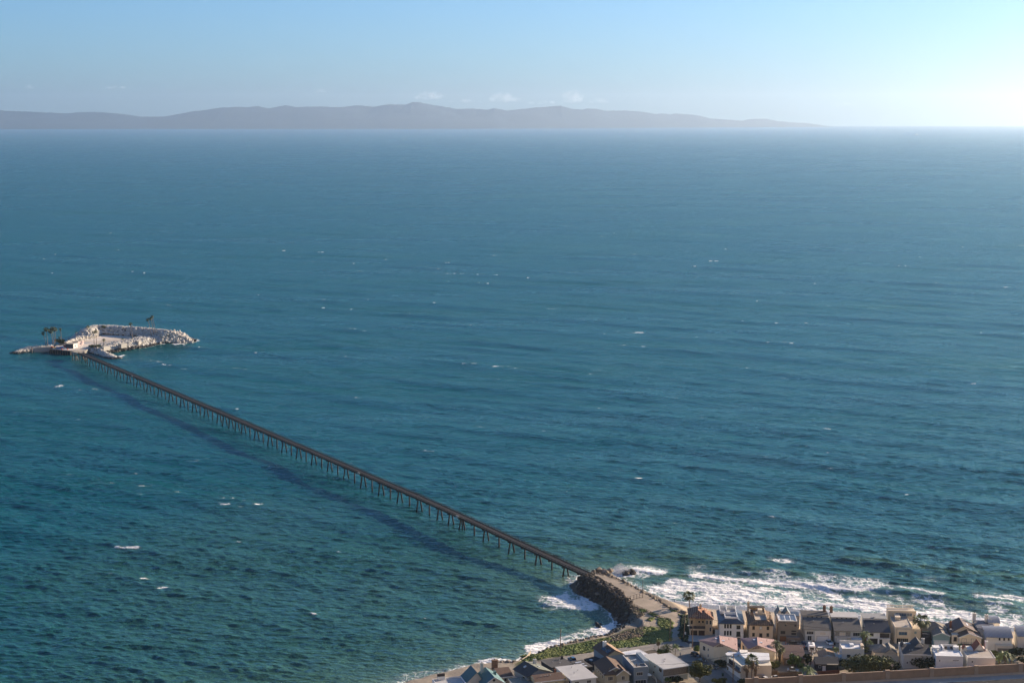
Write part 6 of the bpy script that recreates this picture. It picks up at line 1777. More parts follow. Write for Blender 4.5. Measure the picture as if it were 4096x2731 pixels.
h = left_house('flat white roofed bungalow with a pergola beside the palms', Z8(1300, 610), Z8(1590, 560), Z8(1235, 480), 3.2, None)
h.walls(M['offwhite']); h.flat(M['membrane_w'], M['offwhite'], ph=.2)
mb = MB(); [mb.box(-1.5 + k * .7, -1.35 + k * .7, h.d + .5, h.d + 3.0, 2.6, 2.75) for k in range(9)]; h.put(mb, 'pergola', M['wood']); h.box('brick_pier', h.w * .6, h.w * .6 + 1.3, h.d + 1.5, h.d + 2.8, -1, 2.6, M['stonechim'])

# ------------------------------------------------------------------ palms, trees and shrubs
M['palm_leaf'] = mat('palm_leaf', (0.075, 0.10, 0.035), 0.7, noise=0.35, scale=1.0, col2=(0.13, 0.13, 0.05), c2scale=0.8)
M['palm_pale'] = mat('pale_palm_leaf', (0.14, 0.18, 0.05), 0.6, noise=0.3, scale=1.0)
M['palm_dead'] = mat('dead_fronds', (0.20, 0.155, 0.11), 0.9, noise=0.3, scale=2.0)
M['palm_trunk'] = mat('palm_trunk', (0.19, 0.145, 0.11), 0.9, noise=0.3, scale=1.2, stripes=(2, 0.3, 0.25, (0.12, 0.09, 0.07)))
M['leaf'] = mat('tree_leaf', (0.055, 0.075, 0.028), 0.8, noise=0.4, scale=0.9, col2=(0.10, 0.115, 0.04), c2scale=0.5)
M['leaf_y'] = mat('yellow_green_leaf', (0.12, 0.125, 0.035), 0.8, noise=0.35, scale=0.8, col2=(0.065, 0.08, 0.03), c2scale=0.4)
M['leaf_d'] = mat('dark_leaf', (0.03, 0.045, 0.022), 0.8, noise=0.4, scale=0.9)
M['leaf_b'] = mat('broad_leaf', (0.09, 0.14, 0.035), 0.6, noise=0.35, scale=0.9)
M['bark'] = mat('tree_bark', (0.13, 0.095, 0.065), 0.9, noise=0.3, scale=1.5)

_pm = {}


def frond_feather(rnd, L, az, el, droop, width):
    """one arching feather frond as narrow leaflets"""
    V = []; F = []
    n = 9
    P = []
    for k in range(n + 1):
        t = k / n
        r = L * t * math.cos(el) * (1 - .12 * t)
        z = L * (t * math.sin(el) - droop * t * t)
        P.append(Vector((r * math.cos(az), r * math.sin(az), z)))
    side = Vector((-math.sin(az), math.cos(az), 0))
    for k in range(1, n):
        for sg in (-1, 1):
            w = width * math.sin(math.pi * min(1, (k + .7) / n)) * (0.8 + rnd.random() * .4)
            a = P[k]; b = P[k + 1]
            tip = a + side * (sg * w) + (b - a) * .9 + Vector((0, 0, -w * .45))
            i = len(V); V += [a, b, tip]; F.append((i, i + 1, i + 2))
    return V, F


def crown_mesh(kind, seed):
    key = (kind, seed)
    if key in _pm: return _pm[key]
    r = random.Random(seed); mb = MB()
    if kind == 'fan':
        for k in range(46):
            az = r.random() * 6.28; el = math.asin(min(.98, -.55 + 1.5 * r.random())); L = .9 + .2 * r.random()
            c = Vector((math.cos(az) * math.cos(el), math.sin(az) * math.cos(el), math.sin(el) * .9)) * (.52 * L)
            d = c.normalized(); sd = d.cross(Vector((0, 0, 1))).normalized(); up = sd.cross(d)
            mb.add([(0, 0, 0), c * 1.0 + sd * .02, c - sd * .02], [(0, 1, 2)])
            for q in range(7):
                a = (q - 3) * .33
                dr = d * math.cos(a) + sd * math.sin(a); tip = c + dr * (.5 * L) + Vector((0, 0, -.10 - .08 * abs(q - 3)))
                w_ = sd * math.cos(a) * .05 - d * math.sin(a) * .05
                mb.add([c, c + dr * .25 * L + w_, tip, c + dr * .25 * L - w_], [(0, 1, 2, 3)])
    else:
        nf = 30 if kind == 'feather' else 20
        for k in range(nf):
            v, f = frond_feather(r, 1.0, k * 2.4 + r.random() * .4, (.1 + 1.15 * (k / nf)), .55 + .25 * r.random(), .15 if kind == 'feather' else .24)
            mb.add(v, f)
    me = bpy.data.meshes.new('crown'); me.from_pydata([tuple(v) for v in mb.v], [], mb.f); me.update()
    _pm[key] = me
    return me


def child(name, me, m, parent, loc=(0, 0, 0), sc=(1, 1, 1)):
    o = bpy.data.objects.new(name, me); C.objects.link(o)
    if not me.materials: me.materials.append(None)
    o.material_slots[0].link = 'OBJECT'; o.material_slots[0].material = m
    o.parent = parent; o.location = loc; o.scale = sc
    return o


def palm(base, top, label, rad=1.8, kind='fan', zg=GZ, lean=None, skirt=0, leafm=None, group=None, tr=.2, seed=0, wind=0.0):
    """base and top are photo pixels of the trunk foot and the heart of the crown"""
    p = at(base[0], base[1], zg)
    lo, hi = 0.0, 40.0
    for _ in range(40):
        mid = (lo + hi) / 2
        if pix((p[0], p[1], zg + mid))[1] > top[1]: lo = mid
        else: hi = mid
    H_ = lo
    dxm = (top[0] - pix((p[0], p[1], zg + H_))[0]) * p[1] / FPX
    e = empty('palm_tree', (p[0], p[1], zg)); tag(e, label, 'palm tree', group)
    P = [(dxm * (t ** 1.6), 0, H_ * t - (.8 if t == 0 else 0)) for t in (0, .25, .5, .75, 1.0)]
    mb = MB(); mb.path(P, [tr * 1.35, tr, tr * .9, tr * .85, tr * .9], 7); mb.build('trunk', M['palm_trunk'], e, True)
    c = child('crown', crown_mesh(kind, seed % 4), leafm or M['palm_leaf'], e, (dxm, 0, H_), (rad * 1.2,) * 3)
    c.rotation_euler = (0, wind, seed * 1.3)
    if skirt:
        mb = MB(); r = random.Random(seed)
        for k in range(90):
            a = r.random() * 6.28; z = H_ - .3 - skirt * r.random(); rr_ = (.35 + .55 * (1 - (H_ - z) / (skirt + .4))) * rad * .55
            x, y = dxm + math.cos(a) * rr_ * .6, math.sin(a) * rr_ * .6
            tx, ty = dxm + math.cos(a) * rr_, math.sin(a) * rr_
            mb.add([(x - .12, y, z), (x + .12, y, z), (tx, ty, z - .9 - .4 * r.random())], [(0, 1, 2)])
            mb.add([(x, y - .12, z), (x, y + .12, z), (tx, ty, z - 1.0)], [(0, 1, 2)])
        mb.tube((dxm, 0, H_ - skirt), (dxm, 0, H_ - .2), .28 * rad * .5, .45 * rad * .6, 8)
        mb.build('dead_frond_skirt', M['palm_dead'], e)
    return e


def leafy(name, label, px, zg, w, d, hh, m, cat='tree', n=900, trunk=True, group=None, seed=0, leaf=.45, clumps=14, z0=.25):
    """tree or shrub: trunk with limbs, crown of many small leaf faces in clumps"""
    p = at(px[0], px[1], zg); r = random.Random(seed + 77)
    e = empty(name, (p[0], p[1], zg)); tag(e, label, cat, group)
    cl = []
    for k in range(clumps):
        a = r.random() * 6.28; q = math.sqrt(r.random()) * .75; zz = z0 + (1 - z0) * (.25 + .6 * r.random() * (1 - q * .5))
        cl.append((math.cos(a) * q * w / 2, math.sin(a) * q * d / 2, zz * hh, (.20 + .16 * r.random())))
    if trunk:
        mb = MB(); mb.path([(0, 0, -.8), (.1, 0, hh * .2), (-.05, .1, hh * .45)], [.28, .22, .15], 7)
        for c in cl[:7]: mb.path([(0, 0, hh * .22), (c[0] * .5, c[1] * .5, hh * .22 + (c[2] - hh * .22) * .6), (c[0], c[1], c[2])], [.13, .09, .04], 5)
        mb.build('trunk', M['bark'], e, True)
    mb = MB(); V = []; F = []
    for k in range(n):
        c = cl[r.randrange(len(cl))]
        u = Vector((r.gauss(0, 1), r.gauss(0, 1), r.gauss(0, 1))).normalized() * (r.random() ** .35)
        q = Vector((c[0] + u.x * c[3] * w * .75, c[1] + u.y * c[3] * d * .75, max(.05, c[2] + u.z * c[3] * hh * .75)))
        a = Vector((r.gauss(0, 1), r.gauss(0, 1), r.gauss(0, .6))).normalized(); b = a.cross(Vector((r.gauss(0, 1), r.gauss(0, 1), r.gauss(0, 1))).normalized()).normalized()
        s_ = leaf * (.6 + .8 * r.random()); i = len(V)
        V += [q - a * s_, q + b * s_ * .6, q + a * s_, q - b * s_ * .6]; F.append((i, i + 1, i + 2, i + 3))
    mb.add(V, F); mb.build('crown' if trunk else 'foliage', m, e)
    return e


# village palms
palm(Z2(1592, 735), Z2(1580, 580), 'tall wind blown fan palm standing on the beach behind the terracotta roofed house', 2.6, 'fan', GZ - 1, tr=.22, seed=1, wind=.2)
palm(Z2(1232, 1225), Z2(1232, 1080), 'slim shaggy palm at the left of the three palms beside the bungalow', 2.2, 'feather', leafm=M['palm_pale'], seed=2, tr=.15, skirt=1)
palm(Z2(1325, 1240), Z2(1325, 1165), 'dense dark feather palm in the middle of the three palms beside the bungalow', 3.6, 'feather', seed=3)
palm(Z2(1425, 1245), Z2(1428, 1150), 'light arching palm at the right of the three palms, nearest the street', 2.4, 'broad', leafm=M['palm_pale'], seed=4, tr=.13)
palm(Z8(1365, 590), Z8(1360, 500), 'short palm on the patio of the white roofed bungalow', 2.2, 'broad', leafm=M['palm_pale'], seed=5, tr=.12)
palm(Z3(2030, 1180), Z3(2020, 850), 'tall feather palm in front of the right mauve roofed house', 3.0, 'feather', seed=6)
palm(Z3(2070, 1190), Z3(2080, 960), 'palm with a long pale dead skirt beside the tall feather palm', 2.0, 'fan', seed=7, tr=.2, skirt=4)
palm(Z3(1585, 1560), Z3(1590, 1150), 'green headed fan palm in the centre of the skirted group before the white angular house', 2.6, 'fan', seed=8, tr=.25, skirt=2)
palm(Z3(1500, 1520), Z3(1500, 1290), 'headless looking skirted palm left of the group before the white angular house', 1.5, 'fan', seed=9, tr=.2, skirt=3, leafm=M['palm_dead'])
palm(Z3(1648, 1540), Z3(1650, 1270), 'narrow skirted palm right of the group before the white angular house', 1.5, 'fan', seed=10, tr=.2, skirt=3.4, leafm=M['palm_dead'])
palm(Z4(1475, 950), Z4(1460, 690), 'shaggy yellow green palm before the black roofed house', 3.4, 'feather', seed=11, tr=.25, leafm=M['palm_pale'], skirt=2)
palm(Z4(1540, 985), Z4(1530, 840), 'lower bright palm right of the shaggy palm', 2.6, 'feather', seed=12, tr=.2, leafm=M['palm_pale'])
palm(Z4(960, 1040), Z4(945, 950), 'small bright palm between the small tan house and the white flat roofed house', 2.2, 'feather', seed=13, tr=.15, leafm=M['palm_pale'])
palm(Z4(435, 1480), Z4(440, 1330), 'low bushy pale palm behind the sound wall beside the yard', 4.2, 'feather', seed=14, tr=.3, leafm=M['palm_pale'])
palm(Z5(382, 830), Z5(375, 460), 'tall fan palm beside the large cream house', 3.4, 'fan', seed=15, tr=.25)
palm(Z5(1075, 1010), Z5(1060, 905), 'yellow green palm behind the white cube house', 2.6, 'feather', seed=16, tr=.18, leafm=M['palm_pale'])
palm(Z5(530, 980), Z5(525, 915), 'little pale palm by the gate of the blue green cottage', 1.6, 'broad', seed=17, tr=.12, leafm=M['palm_pale'])
palm(Z5(1880, 1215), Z5(1860, 1060), 'big drooping palm right of the red gabled house', 4.0, 'feather', seed=18, tr=.3, leafm=M['palm_pale'], skirt=1)
palm(Z5(1990, 1210), Z5(1985, 1100), 'lower drooping palm at the right of the palm clump', 3.2, 'feather', seed=19, tr=.25)
palm(Z5(1780, 1215), Z5(1760, 1120), 'lower drooping palm at the left of the palm clump', 2.8, 'feather', seed=20, tr=.25, leafm=M['palm_pale'])
# trees and shrubs
leafy('tree', 'large sprawling yellow green tree behind the sound wall', Z4(1500, 1390), GZ, 21, 10, 7.6, M['leaf_y'], n=6500, seed=1, leaf=.42, clumps=40, z0=.1)
leafy('tree', 'darker tree joined to the right side of the large sprawling tree', Z4(1850, 1370), GZ, 12, 8, 6.0, M['leaf_d'], n=2600, seed=2, leaf=.42, clumps=20, z0=.05)
leafy('tree', 'dark round tree standing before the pale grey house by the sound wall', Z5(420, 1290), GZ, 10, 8, 5.6, M['leaf_d'], n=2600, seed=3, leaf=.42, clumps=20, z0=.02)
leafy('tree', 'olive green tree beside the street in front of the shingled front house', Z3(660, 1530), GZ, 8.8, 8, 7.6, M['leaf_y'], n=3200, seed=4, leaf=.40, clumps=20)
leafy('tree', 'rounded dark green bush tree beside the white angular house', Z3(1990, 1320), GZ, 4.6, 4, 3.6, M['leaf_y'], n=1300, seed=5, clumps=10, z0=.05)
leafy('tree', 'broadleaf tree with upright bright leaves in front of the low brown house', Z4(215, 1260), GZ, 5.2, 4, 6.0, M['leaf_b'], n=1500, seed=6, clumps=14, leaf=.5, z0=.05)
leafy('tree', 'slim dark tree beside the pole behind the camper van', Z4(440, 1230), GZ, 3.4, 3, 6.0, M['leaf_d'], n=900, seed=7, clumps=9, z0=.1)
leafy('shrub', 'bright green shrub at the corner of the left mauve roofed house', Z3(620, 1030), GZ, 3.0, 3, 3.4, M['leaf_b'], 'shrub', 900, False, seed=8, clumps=8)
leafy('shrub', 'dark shrubs in the shade below the left mauve roofed house front', Z3(1030, 1260), GZ, 5, 4, 2.6, M['leaf_d'], 'shrub', 900, False, seed=9, clumps=10)
leafy('shrub', 'dark bush under the porch of the shingled front house', Z3(260, 1560), GZ, 5, 3, 2.8, M['leaf_d'], 'shrub', 1000, False, seed=10, clumps=10)
leafy('shrub', 'pale green bush left of the dark bush under the porch', Z3(105, 1565), GZ, 2.6, 2.4, 2.2, M['leaf_b'], 'shrub', 500, False, seed=11, clumps=6)
leafy('shrub', 'low bright bush at the right of the broadleaf tree', Z4(320, 1300), GZ, 3.4, 3, 2.0, M['leaf_b'], 'shrub', 700, False, seed=12, clumps=7)
leafy('shrub', 'dark bushes with upright leaves at the left foot of the large sprawling tree', Z4(1080, 1300), GZ, 5, 4, 4.0, M['leaf_d'], 'shrub', 1300, False, seed=13, clumps=12)
leafy('shrub', 'dark palm like shrub behind the top of the large sprawling tree', Z4(1330, 1060), GZ, 9, 4, 4.4, M['leaf'], 'shrub', 1500, False, seed=14, clumps=14)
leafy('shrub', 'rounded dark bushes in the garden of the barrel roofed house', Z5(2120, 1080), GZ, 9, 6, 3.2, M['leaf_d'], 'shrub', 1500, False, seed=15, clumps=16)
leafy('shrub', 'dark bush at the bottom right beside the drooping palms', Z5(2170, 1220), GZ, 5, 4, 3.0, M['leaf_d'], 'shrub', 900, False, seed=16, clumps=9)
leafy('shrub', 'dusty bush in the lower street corner by the olive green tree', Z3(1020, 1575), GZ, 6, 3, 2.4, M['leaf_y'], 'shrub', 900, False, seed=17, clumps=9)
leafy('shrub', 'planting around the foot of the skirted palms', Z3(1500, 1560), GZ, 8, 2.5, 1.8, M['leaf'], 'shrub', 900, False, seed=18, clumps=12)
leafy('shrub', 'small shrubs below the three palms beside the bungalow', Z2(1290, 1250), GZ, 6, 3, 2.4, M['leaf_b'], 'shrub', 900, False, seed=19, clumps=12)
leafy('shrub', 'low shrub between the drooping palms and the sound wall', Z5(1700, 1100), GZ, 3.5, 3, 3, M['leaf_y'], 'shrub', 600, False, seed=20, clumps=7)

# island palms
for i, (b, t, r_, lb) in enumerate((((1035, 750), (962, 460), 1.7, 'shortest of the tall thin palms on the spit, at their left'), ((1070, 750), (1035, 380), 2.7, 'thick headed tall palm second from the left on the spit'),
                                    ((1190, 740), (1135, 420), 2.4, 'leaning palm in the middle of the spit group, lower head'), ((1225, 735), (1165, 360), 2.2, 'tallest palm in the middle of the spit group'),
                                    ((1250, 730), (1225, 375), 2.4, 'tall palm with brown head just right of the middle of the spit group'), ((1385, 700), (1348, 368), 1.4, 'lone thin palm at the right of the spit group'))):
    palm(za([b])[0], za([t])[0], lb, r_, 'fan', 4.0, tr=.27, seed=30 + i, skirt=1.0)
palm(za([(1342, 640)])[0], za([(1337, 555)])[0], 'short palm above the round bush near the island huts', 2.3, 'feather', 4, seed=40)
palm(za([(1708, 560)])[0], za([(1700, 440)])[0], 'bent palm on the low left berm of the island', 1.9, 'feather', 6, seed=41)
palm(za([(1985, 430)])[0], za([(1970, 320)])[0], 'broad dark palm at the left end of the high rock berm', 3.6, 'feather', 8, seed=42)
palm(za([(2110, 820)])[0], za([(2105, 440)])[0], 'left one of the two tall palms beside the wharf', 1.7, 'fan', 4, tr=.27, seed=43)
palm(za([(2170, 840)])[0], za([(2145, 425)])[0], 'right one of the two tall palms beside the wharf', 1.7, 'fan', 4, tr=.27, seed=44)
palm(za([(2325, 740)])[0], za([(2325, 610)])[0], 'wind bent palm by the long low concrete block', 2.7, 'feather', 6, seed=45, wind=-.3)
palm(zbb([(515, 685)])[0], zbb([(510, 590)])[0], 'small wind bent palm by the second concrete block', 2.2, 'feather', 6, seed=46, wind=-.3)
palm(zbb([(735, 640)])[0], zbb([(682, 255)])[0], 'lone tall leaning palm before the high berm', 1.7, 'fan', 4, tr=.27, seed=47, skirt=.8)
palm(zbb([(1150, 550)])[0], zbb([(1068, 155)])[0], 'left one of three tall palms at the right end of the island', 1.7, 'fan', 5, tr=.27, seed=48, skirt=.8)
palm(zbb([(1210, 545)])[0], zbb([(1135, 135)])[0], 'middle one of three tall palms at the right end of the island', 1.7, 'fan', 5, tr=.27, seed=49, skirt=.8)
palm(zbb([(1250, 540)])[0], zbb([(1168, 92)])[0], 'tallest, rightmost of three tall palms at the right end of the island', 1.6, 'fan', 5, tr=.27, seed=50, skirt=.8)
palm(zbb([(975, 590)])[0], zbb([(973, 515)])[0], 'tiny young palm at the right side of the island paving', 1.2, 'feather', 4, seed=51, tr=.12)
palm(zbb([(712, 640)])[0], zbb([(700, 580)])[0], 'tiny young palm beside the lone leaning palm', 1.2, 'feather', 4, seed=52, tr=.12)
leafy('bush', 'round dark bush beside the island huts', za([(1325, 725)])[0], 3.6, 10, 8, 6.0, M['leaf'], 'bush', 1400, False, seed=31, leaf=.6, clumps=14)
leafy('bush', 'green bushes at the feet of the two tall palms beside the wharf', za([(2130, 800)])[0], 3.6, 11, 7, 3.6, M['leaf'], 'bush', 1100, False, seed=32, leaf=.5, clumps=14)
leafy('bush', 'yellow dry bush at the left end of the high rock berm', zbb([(85, 380)])[0], 8, 6, 5, 4.0, M['leaf_y'], 'bush', 500, False, seed=33, leaf=.5, clumps=8)
leafy('bush', 'low dark bush at the foot of the high rock berm', zbb([(1090, 570)])[0], 3.6, 5, 4, 2.4, M['leaf_d'], 'bush', 400, False, seed=34, leaf=.5, clumps=6)

# ------------------------------------------------------------------ island huts and boats
h = H('hut', 'dark fronted flat roofed hut with the red boat leaning on it', za([(1465, 700)])[0], za([(1640, 705)])[0], 4.2, 9, g=3.6, rot=-12, cat='hut')
h.walls(mat('hut_dark', (.06, .075, .085), .9)); h.flat(M['concrete'], None, ph=0, oh=.2); h.box('side_wall', h.w + .003, h.w + .1, 0, h.d, -1, 4.1, M['grey_sid']); h.win('R', 3.0, 1.2, 1.8, 1.4, M['grey_sid'], at_=h.w + .1)
h = H('hut', 'pale roofed hut with faded pink wall behind the dark fronted hut', za([(1625, 655)])[0], za([(1740, 660)])[0], 4.0, 12, g=3.6, rot=-12, cat='hut')
h.walls(mat('hut_grey', (.16, .17, .18), .9)); h.flat(M['concrete'], None, ph=0, oh=.2); h.box('side_wall', h.w + .003, h.w + .1, 0, h.d, -1, 3.9, mat('hut_pink', (.45, .34, .31), .9, noise=.25, scale=.6)); h.win('R', 3, 1.2, 1.6, 1.3, M['trim'], at_=h.w + .1)


def boat(px, z, L, w, hh, rot, m, label, cat='boat', seat=True):
    p = at(*px, z); e = empty('boat', (p[0], p[1], z), R(rot)); tag(e, label, cat)
    n = 12; V = []; F = []
    for k in range(n + 1):
        t = k / n * 2 - 1; b = w / 2 * (1 - abs(t) ** 2.4) + .02; x = t * L / 2; rise = hh * .35 * t * t
        for (yy_, zz_) in ((-b, hh + rise), (-b * .75, hh * .35 + rise), (0, rise), (b * .75, hh * .35 + rise), (b, hh + rise)): V.append((x, yy_, zz_))
        for (yy_, zz_) in ((b * .85, hh * .97 + rise), (0, hh * .35 + rise), (-b * .85, hh * .97 + rise)): V.append((x, yy_, zz_))
    for k in range(n):
        for q in range(8): F.append((k * 8 + q, k * 8 + (q + 1) % 8, (k + 1) * 8 + (q + 1) % 8, (k + 1) * 8 + q))
    mb = MB(); mb.add(V, F); mb.build('hull', m, e, True)
    mb = MB(); [mb.box(x - .15, x + .15, -w * .36, w * .36, hh * .75, hh * .85) for x in (-L * .2, L * .15)]; mb.build('bench', M['wood'], e)
    return e


boat(za([(1550, 790)])[0], 3.7, 11, 3.0, 1.9, -8, M['red'], 'long dark red boat lying in front of the dark fronted hut')
boat(za([(1335, 800)])[0], 3.7, 7, 2.2, 1.1, -6, mat('blue_paint', (.03, .16, .45), .5), 'blue boat lying on the dock apron')
boat(za([(1250, 795)])[0], 3.7, 9, 1.8, .9, -14, M['yellow'], 'yellow boat lying at the left of the blue boat')
boat(za([(1170, 790)])[0], 3.7, 3.2, 1.6, 1.2, 60, M['red'], 'small red boat at the left corner of the dock')
for px_, lb in ((1385, 'left of the two orange buoys on the dock edge'), (1515, 'right of the two orange buoys on the dock edge')):
    p = at(*za([(px_, 828)])[0], 3.9); mb = MB(); mb.tube(p, p + Vector((0, 0, 1.0)), .7, .5, 10); mb.tube(p + Vector((0, 0, 1.003)), p + Vector((0, 0, 1.5)), .12, .12, 6); tag(mb.build('buoy', M['orange']), lb, 'buoy', 'orange buoys')
# distant sailing boat
p = at(3668, 541, 0); e = empty('sailing_boat', tuple(p)); tag(e, 'tiny faint boat far out near the horizon', 'boat')
mb = MB(); mb.hexa([(-22, -5, 0), (22, -5, 0), (18, 5, 0), (-22, 5, 0)], [(-26, -7, 6), (30, -6, 6), (26, 7, 6), (-26, 7, 6)]); mb.build('hull', M['concrete'], e)
mb = MB(); mb.box(-8, 6, -4, 4, 6.01, 14); mb.tube((8, 0, 6), (8, 0, 40), .9, .6, 6); mb.tube((-12, 0, 6), (-12, 0, 30), .8, .5, 6); mb.build('superstructure', M['concrete'], e)

# ------------------------------------------------------------------ poles, wires, fences, gate
def hgt(base, toppx, z):
    p = at(base[0], base[1], z); lo, hi = 0, 40.
    for _ in range(40):
        mid = (lo + hi) / 2
        if pix((p[0], p[1], z + mid))[1] > toppx: lo = mid
        else: hi = mid
    return p, lo


POLE = {}


def pole(key, base, top, label, z=GZ, arms=1, r=.16, lamp=False, group='utility poles', armrot=0, trans=False):
    p, h_ = hgt(base, top[1], z)
    dxm = (top[0] - pix((p[0], p[1], z + h_))[0]) * p[1] / FPX
    e = empty('utility_pole', (p[0], p[1], z), 0); tag(e, label, 'utility pole', None)
    mb = MB(); mb.path([(0, 0, -1), (dxm * .5, 0, h_ * .5), (dxm, 0, h_)], [r * 1.25, r, r * .8], 8); mb.build('pole', M['wood_pole'], e, True)
    for k in range(arms):
        z_ = h_ - .5 - k * 1.1; c_, s_ = math.cos(R(armrot)), math.sin(R(armrot)); mb = MB(); mb.tube((dxm - 1.3 * c_, -1.3 * s_ - .14, z_), (dxm + 1.3 * c_, 1.3 * s_ - .14, z_), .08, n=5); a_ = mb.build('crossarm', M['wood_pole'], e)
        for q in (-1.15, -.5, .5, 1.15):
            mb = MB(); mb.tube((dxm + q * c_, q * s_ - .14, z_ + .083), (dxm + q * c_, q * s_ - .14, z_ + .3), .06, .04, 6); mb.build('insulator', M['trim'], a_)
    if trans: mb = MB(); mb.tube((dxm + .4, -.2, h_ - 2.4), (dxm + .4, -.2, h_ - 1.4), .3, .3, 10); mb.build('transformer', M['grey_sid'], e)
    if lamp:
        mb = MB(); mb.tube((dxm, 0, h_ * lamp), (dxm - 1.6, -.4, h_ * lamp + .5), .05, n=5); a_ = mb.build('lamp_arm', M['vent'], e)
        mb = MB(); mb.box(dxm - 2.3, dxm - 1.5, -.6, -.2, h_ * lamp + .42, h_ * lamp + .6); mb.build('lamp_head', M['trim'], a_)
    POLE[key] = Vector((p[0] + dxm, p[1], z + h_ - .3))
    return e


pole('bluff', Z2(115, 1212), Z2(123, 948), 'weathered pole standing alone on the green bluff at the left', arms=0)
pole('road', Z2(1360, 1068), Z2(1376, 835), 'pale bare pole beside the yellow gate', arms=0)
pole('hedge', Z3(372, 785), Z3(410, 278), 'pole rising from the dark hedge with a small white sign on it', arms=1)
pole('lamp', Z3(528, 930), Z3(542, 352), 'pole with street lamp in front of the terracotta roofed house', arms=1, lamp=.66)
pole('corner', Z3(1250, 1540), Z3(1260, 1030), 'dark pole before the white angular house', arms=1, armrot=25)
pole('jetty', Z2(1055, 600), Z2(1057, 395), 'thin pole at the right post of the jetty gate', arms=0, z=5, r=.11)
pole('solar', Z3(2025, 830), Z3(2050, 450), 'pale pole left of the solar roofed box house', arms=1, armrot=60)
pole('camper', Z4(500, 1225), Z4(515, 955), 'pole with equipment beside the camper van', arms=2, trans=True)
pole('bluebox', Z2(990, 1568), Z2(985, 1345), 'pole with crossarm before the blue grey box house', arms=1)
pole('palmpole', Z4(1490, 800), Z4(1495, 550), 'pole with transformer beside the shaggy palm', arms=1, trans=True)
pole('cream', Z5(1000, 880), Z5(985, 610), 'pole with large lamp before the brown metal roofed house', arms=1, lamp=.97)
pole('beige', Z2(690, 1600), Z2(688, 1440), 'slender pale post before the beige house', arms=0, r=.09)


def cable(a, b, label, sag=.8, n=3, off=.5):
    A, B = POLE[a], POLE[b]; mb = MB()
    for k in range(n):
        o_ = Vector(((k - (n - 1) / 2) * off, 0, 0)); P = []
        for i in range(9):
            t = i / 8; P.append(A + (B - A) * t + o_ + Vector((0, 0, -sag * 4 * t * (1 - t))))
        mb.path(P, [.022] * 9, 4)
    tag(mb.build('power_line', M['dark_trim']), label, 'power line')


cable('hedge', 'lamp', 'wires from the hedge pole to the lamp pole'); cable('lamp', 'corner', 'wires from the lamp pole to the dark pole before the white angular house', 1.2); cable('corner', 'camper', 'wires from the dark pole to the camper van pole', 1.5)
cable('camper', 'cream', 'long wires from the camper van pole to the large lamp pole', 2.0); cable('lamp', 'solar', 'wires from the lamp pole to the pole of the solar roofed box', 1.5); cable('solar', 'palmpole', 'wires from the solar roofed box pole to the transformer pole', 1.5); cable('bluebox', 'corner', 'wires from the blue grey box house to the dark pole', 1.5)


def fence(name, lpx, z, hh, m, label, posts=2.5, solid=False, rz=None, cat='fence', pr=.05, mesh=None):
    P = [at(x, y, z) for x, y in lpx]
    if rz: P = [Vector((p.x, p.y, rz(p.y))) for p in P]
    e = empty(name, tuple(P[0])); tag(e, label, cat); inv = Matrix.Translation(-P[0])
    rails = MB()
    for a, b in zip(P, P[1:]):
        n = max(1, int(round((b - a).length / posts)))
        if solid:
            d_ = (b - a).normalized(); n_ = Vector((-d_.y, d_.x, 0)) * .04
            rails.hexa([a - n_, b - n_, b + n_, a + n_], [a - n_ + Vector((0, 0, hh)), b - n_ + Vector((0, 0, hh)), b + n_ + Vector((0, 0, hh)), a + n_ + Vector((0, 0, hh))])
        else:
            for q in (1.0, .5, .1): rails.tube(a + Vector((0, 0, hh * q)), b + Vector((0, 0, hh * q)), pr * .6, n=4)
        for k in range(n + (b is P[-1])):
            p = a + (b - a) * (k / n); mb = MB(); mb.tube(p + Vector((0, 0, -.4)), p + Vector((0, 0, hh + .08)), pr, n=5)
            o = mb.build('post', m, e); o.matrix_parent_inverse = inv
    o = rails.build('panel' if solid else 'rails', m, e); o.matrix_parent_inverse = inv
    return e


M['rust'] = mat('dark_rusty_metal', (.07, .055, .045), .8, noise=.3)
fence('chain_fence', z2([(405, 350), (505, 395), (570, 430), (650, 475), (745, 520), (838, 565), (850, 600), (866, 632)]), 5.3, 2.0, M['rust'], 'chain link fence along the left edge of the jetty road', 2.6, rz=lambda y: road_z(y) + .1, pr=.06)
fence('chain_fence', z2([(400, 290), (470, 305), (540, 325), (660, 365), (740, 395), (870, 452), (970, 505), (1050, 548)]), 5.3, 2.0, M['rust'], 'chain link fence along the surf side of the jetty road', 3.4, rz=lambda y: road_z(y) + .0, pr=.05)
fence('gate', z2([(880, 630), (955, 615), (1020, 598), (1056, 590)]), 5.0, 1.9, M['dark_trim'], 'dark double gate closing the jetty road', 2.2, cat='gate', rz=lambda y: road_z(y) + .1, pr=.09)
fence('guard_rail', z2([(870, 660), (1000, 712), (1145, 768), (1245, 815), (1370, 850)]), 4.5, .8, M['wood'], 'low timber guard rail along the left of the road from the gate', 3, rz=lambda y: road_z(y) + .1, pr=.12)
fence('gate', z2([(1362, 1092), (1480, 1072)]), GZ, 1.1, M['yellow'], 'yellow swing gate across the access road', 3.5, cat='gate', pr=.09)
fence('board_fence', z3([(1900, 1410), (2040, 1400), (2055, 1440), (2352, 1430)]) + z4([(340, 1430)]), GZ, 1.7, M['wood'], 'brown board fence along the dirt yard', 2.5, True)
fence('board_fence', z3([(1775, 1460), (1900, 1445)]), GZ, 2.0, M['wood_red'], 'red brown board fence beside the white angular house door', 2.5, True)
fence('board_fence', z4([(590, 1420), (780, 1410), (1010, 1390)]), GZ, 1.7, M['wood_red'], 'dark red board fence behind the sound wall', 2.5, True)
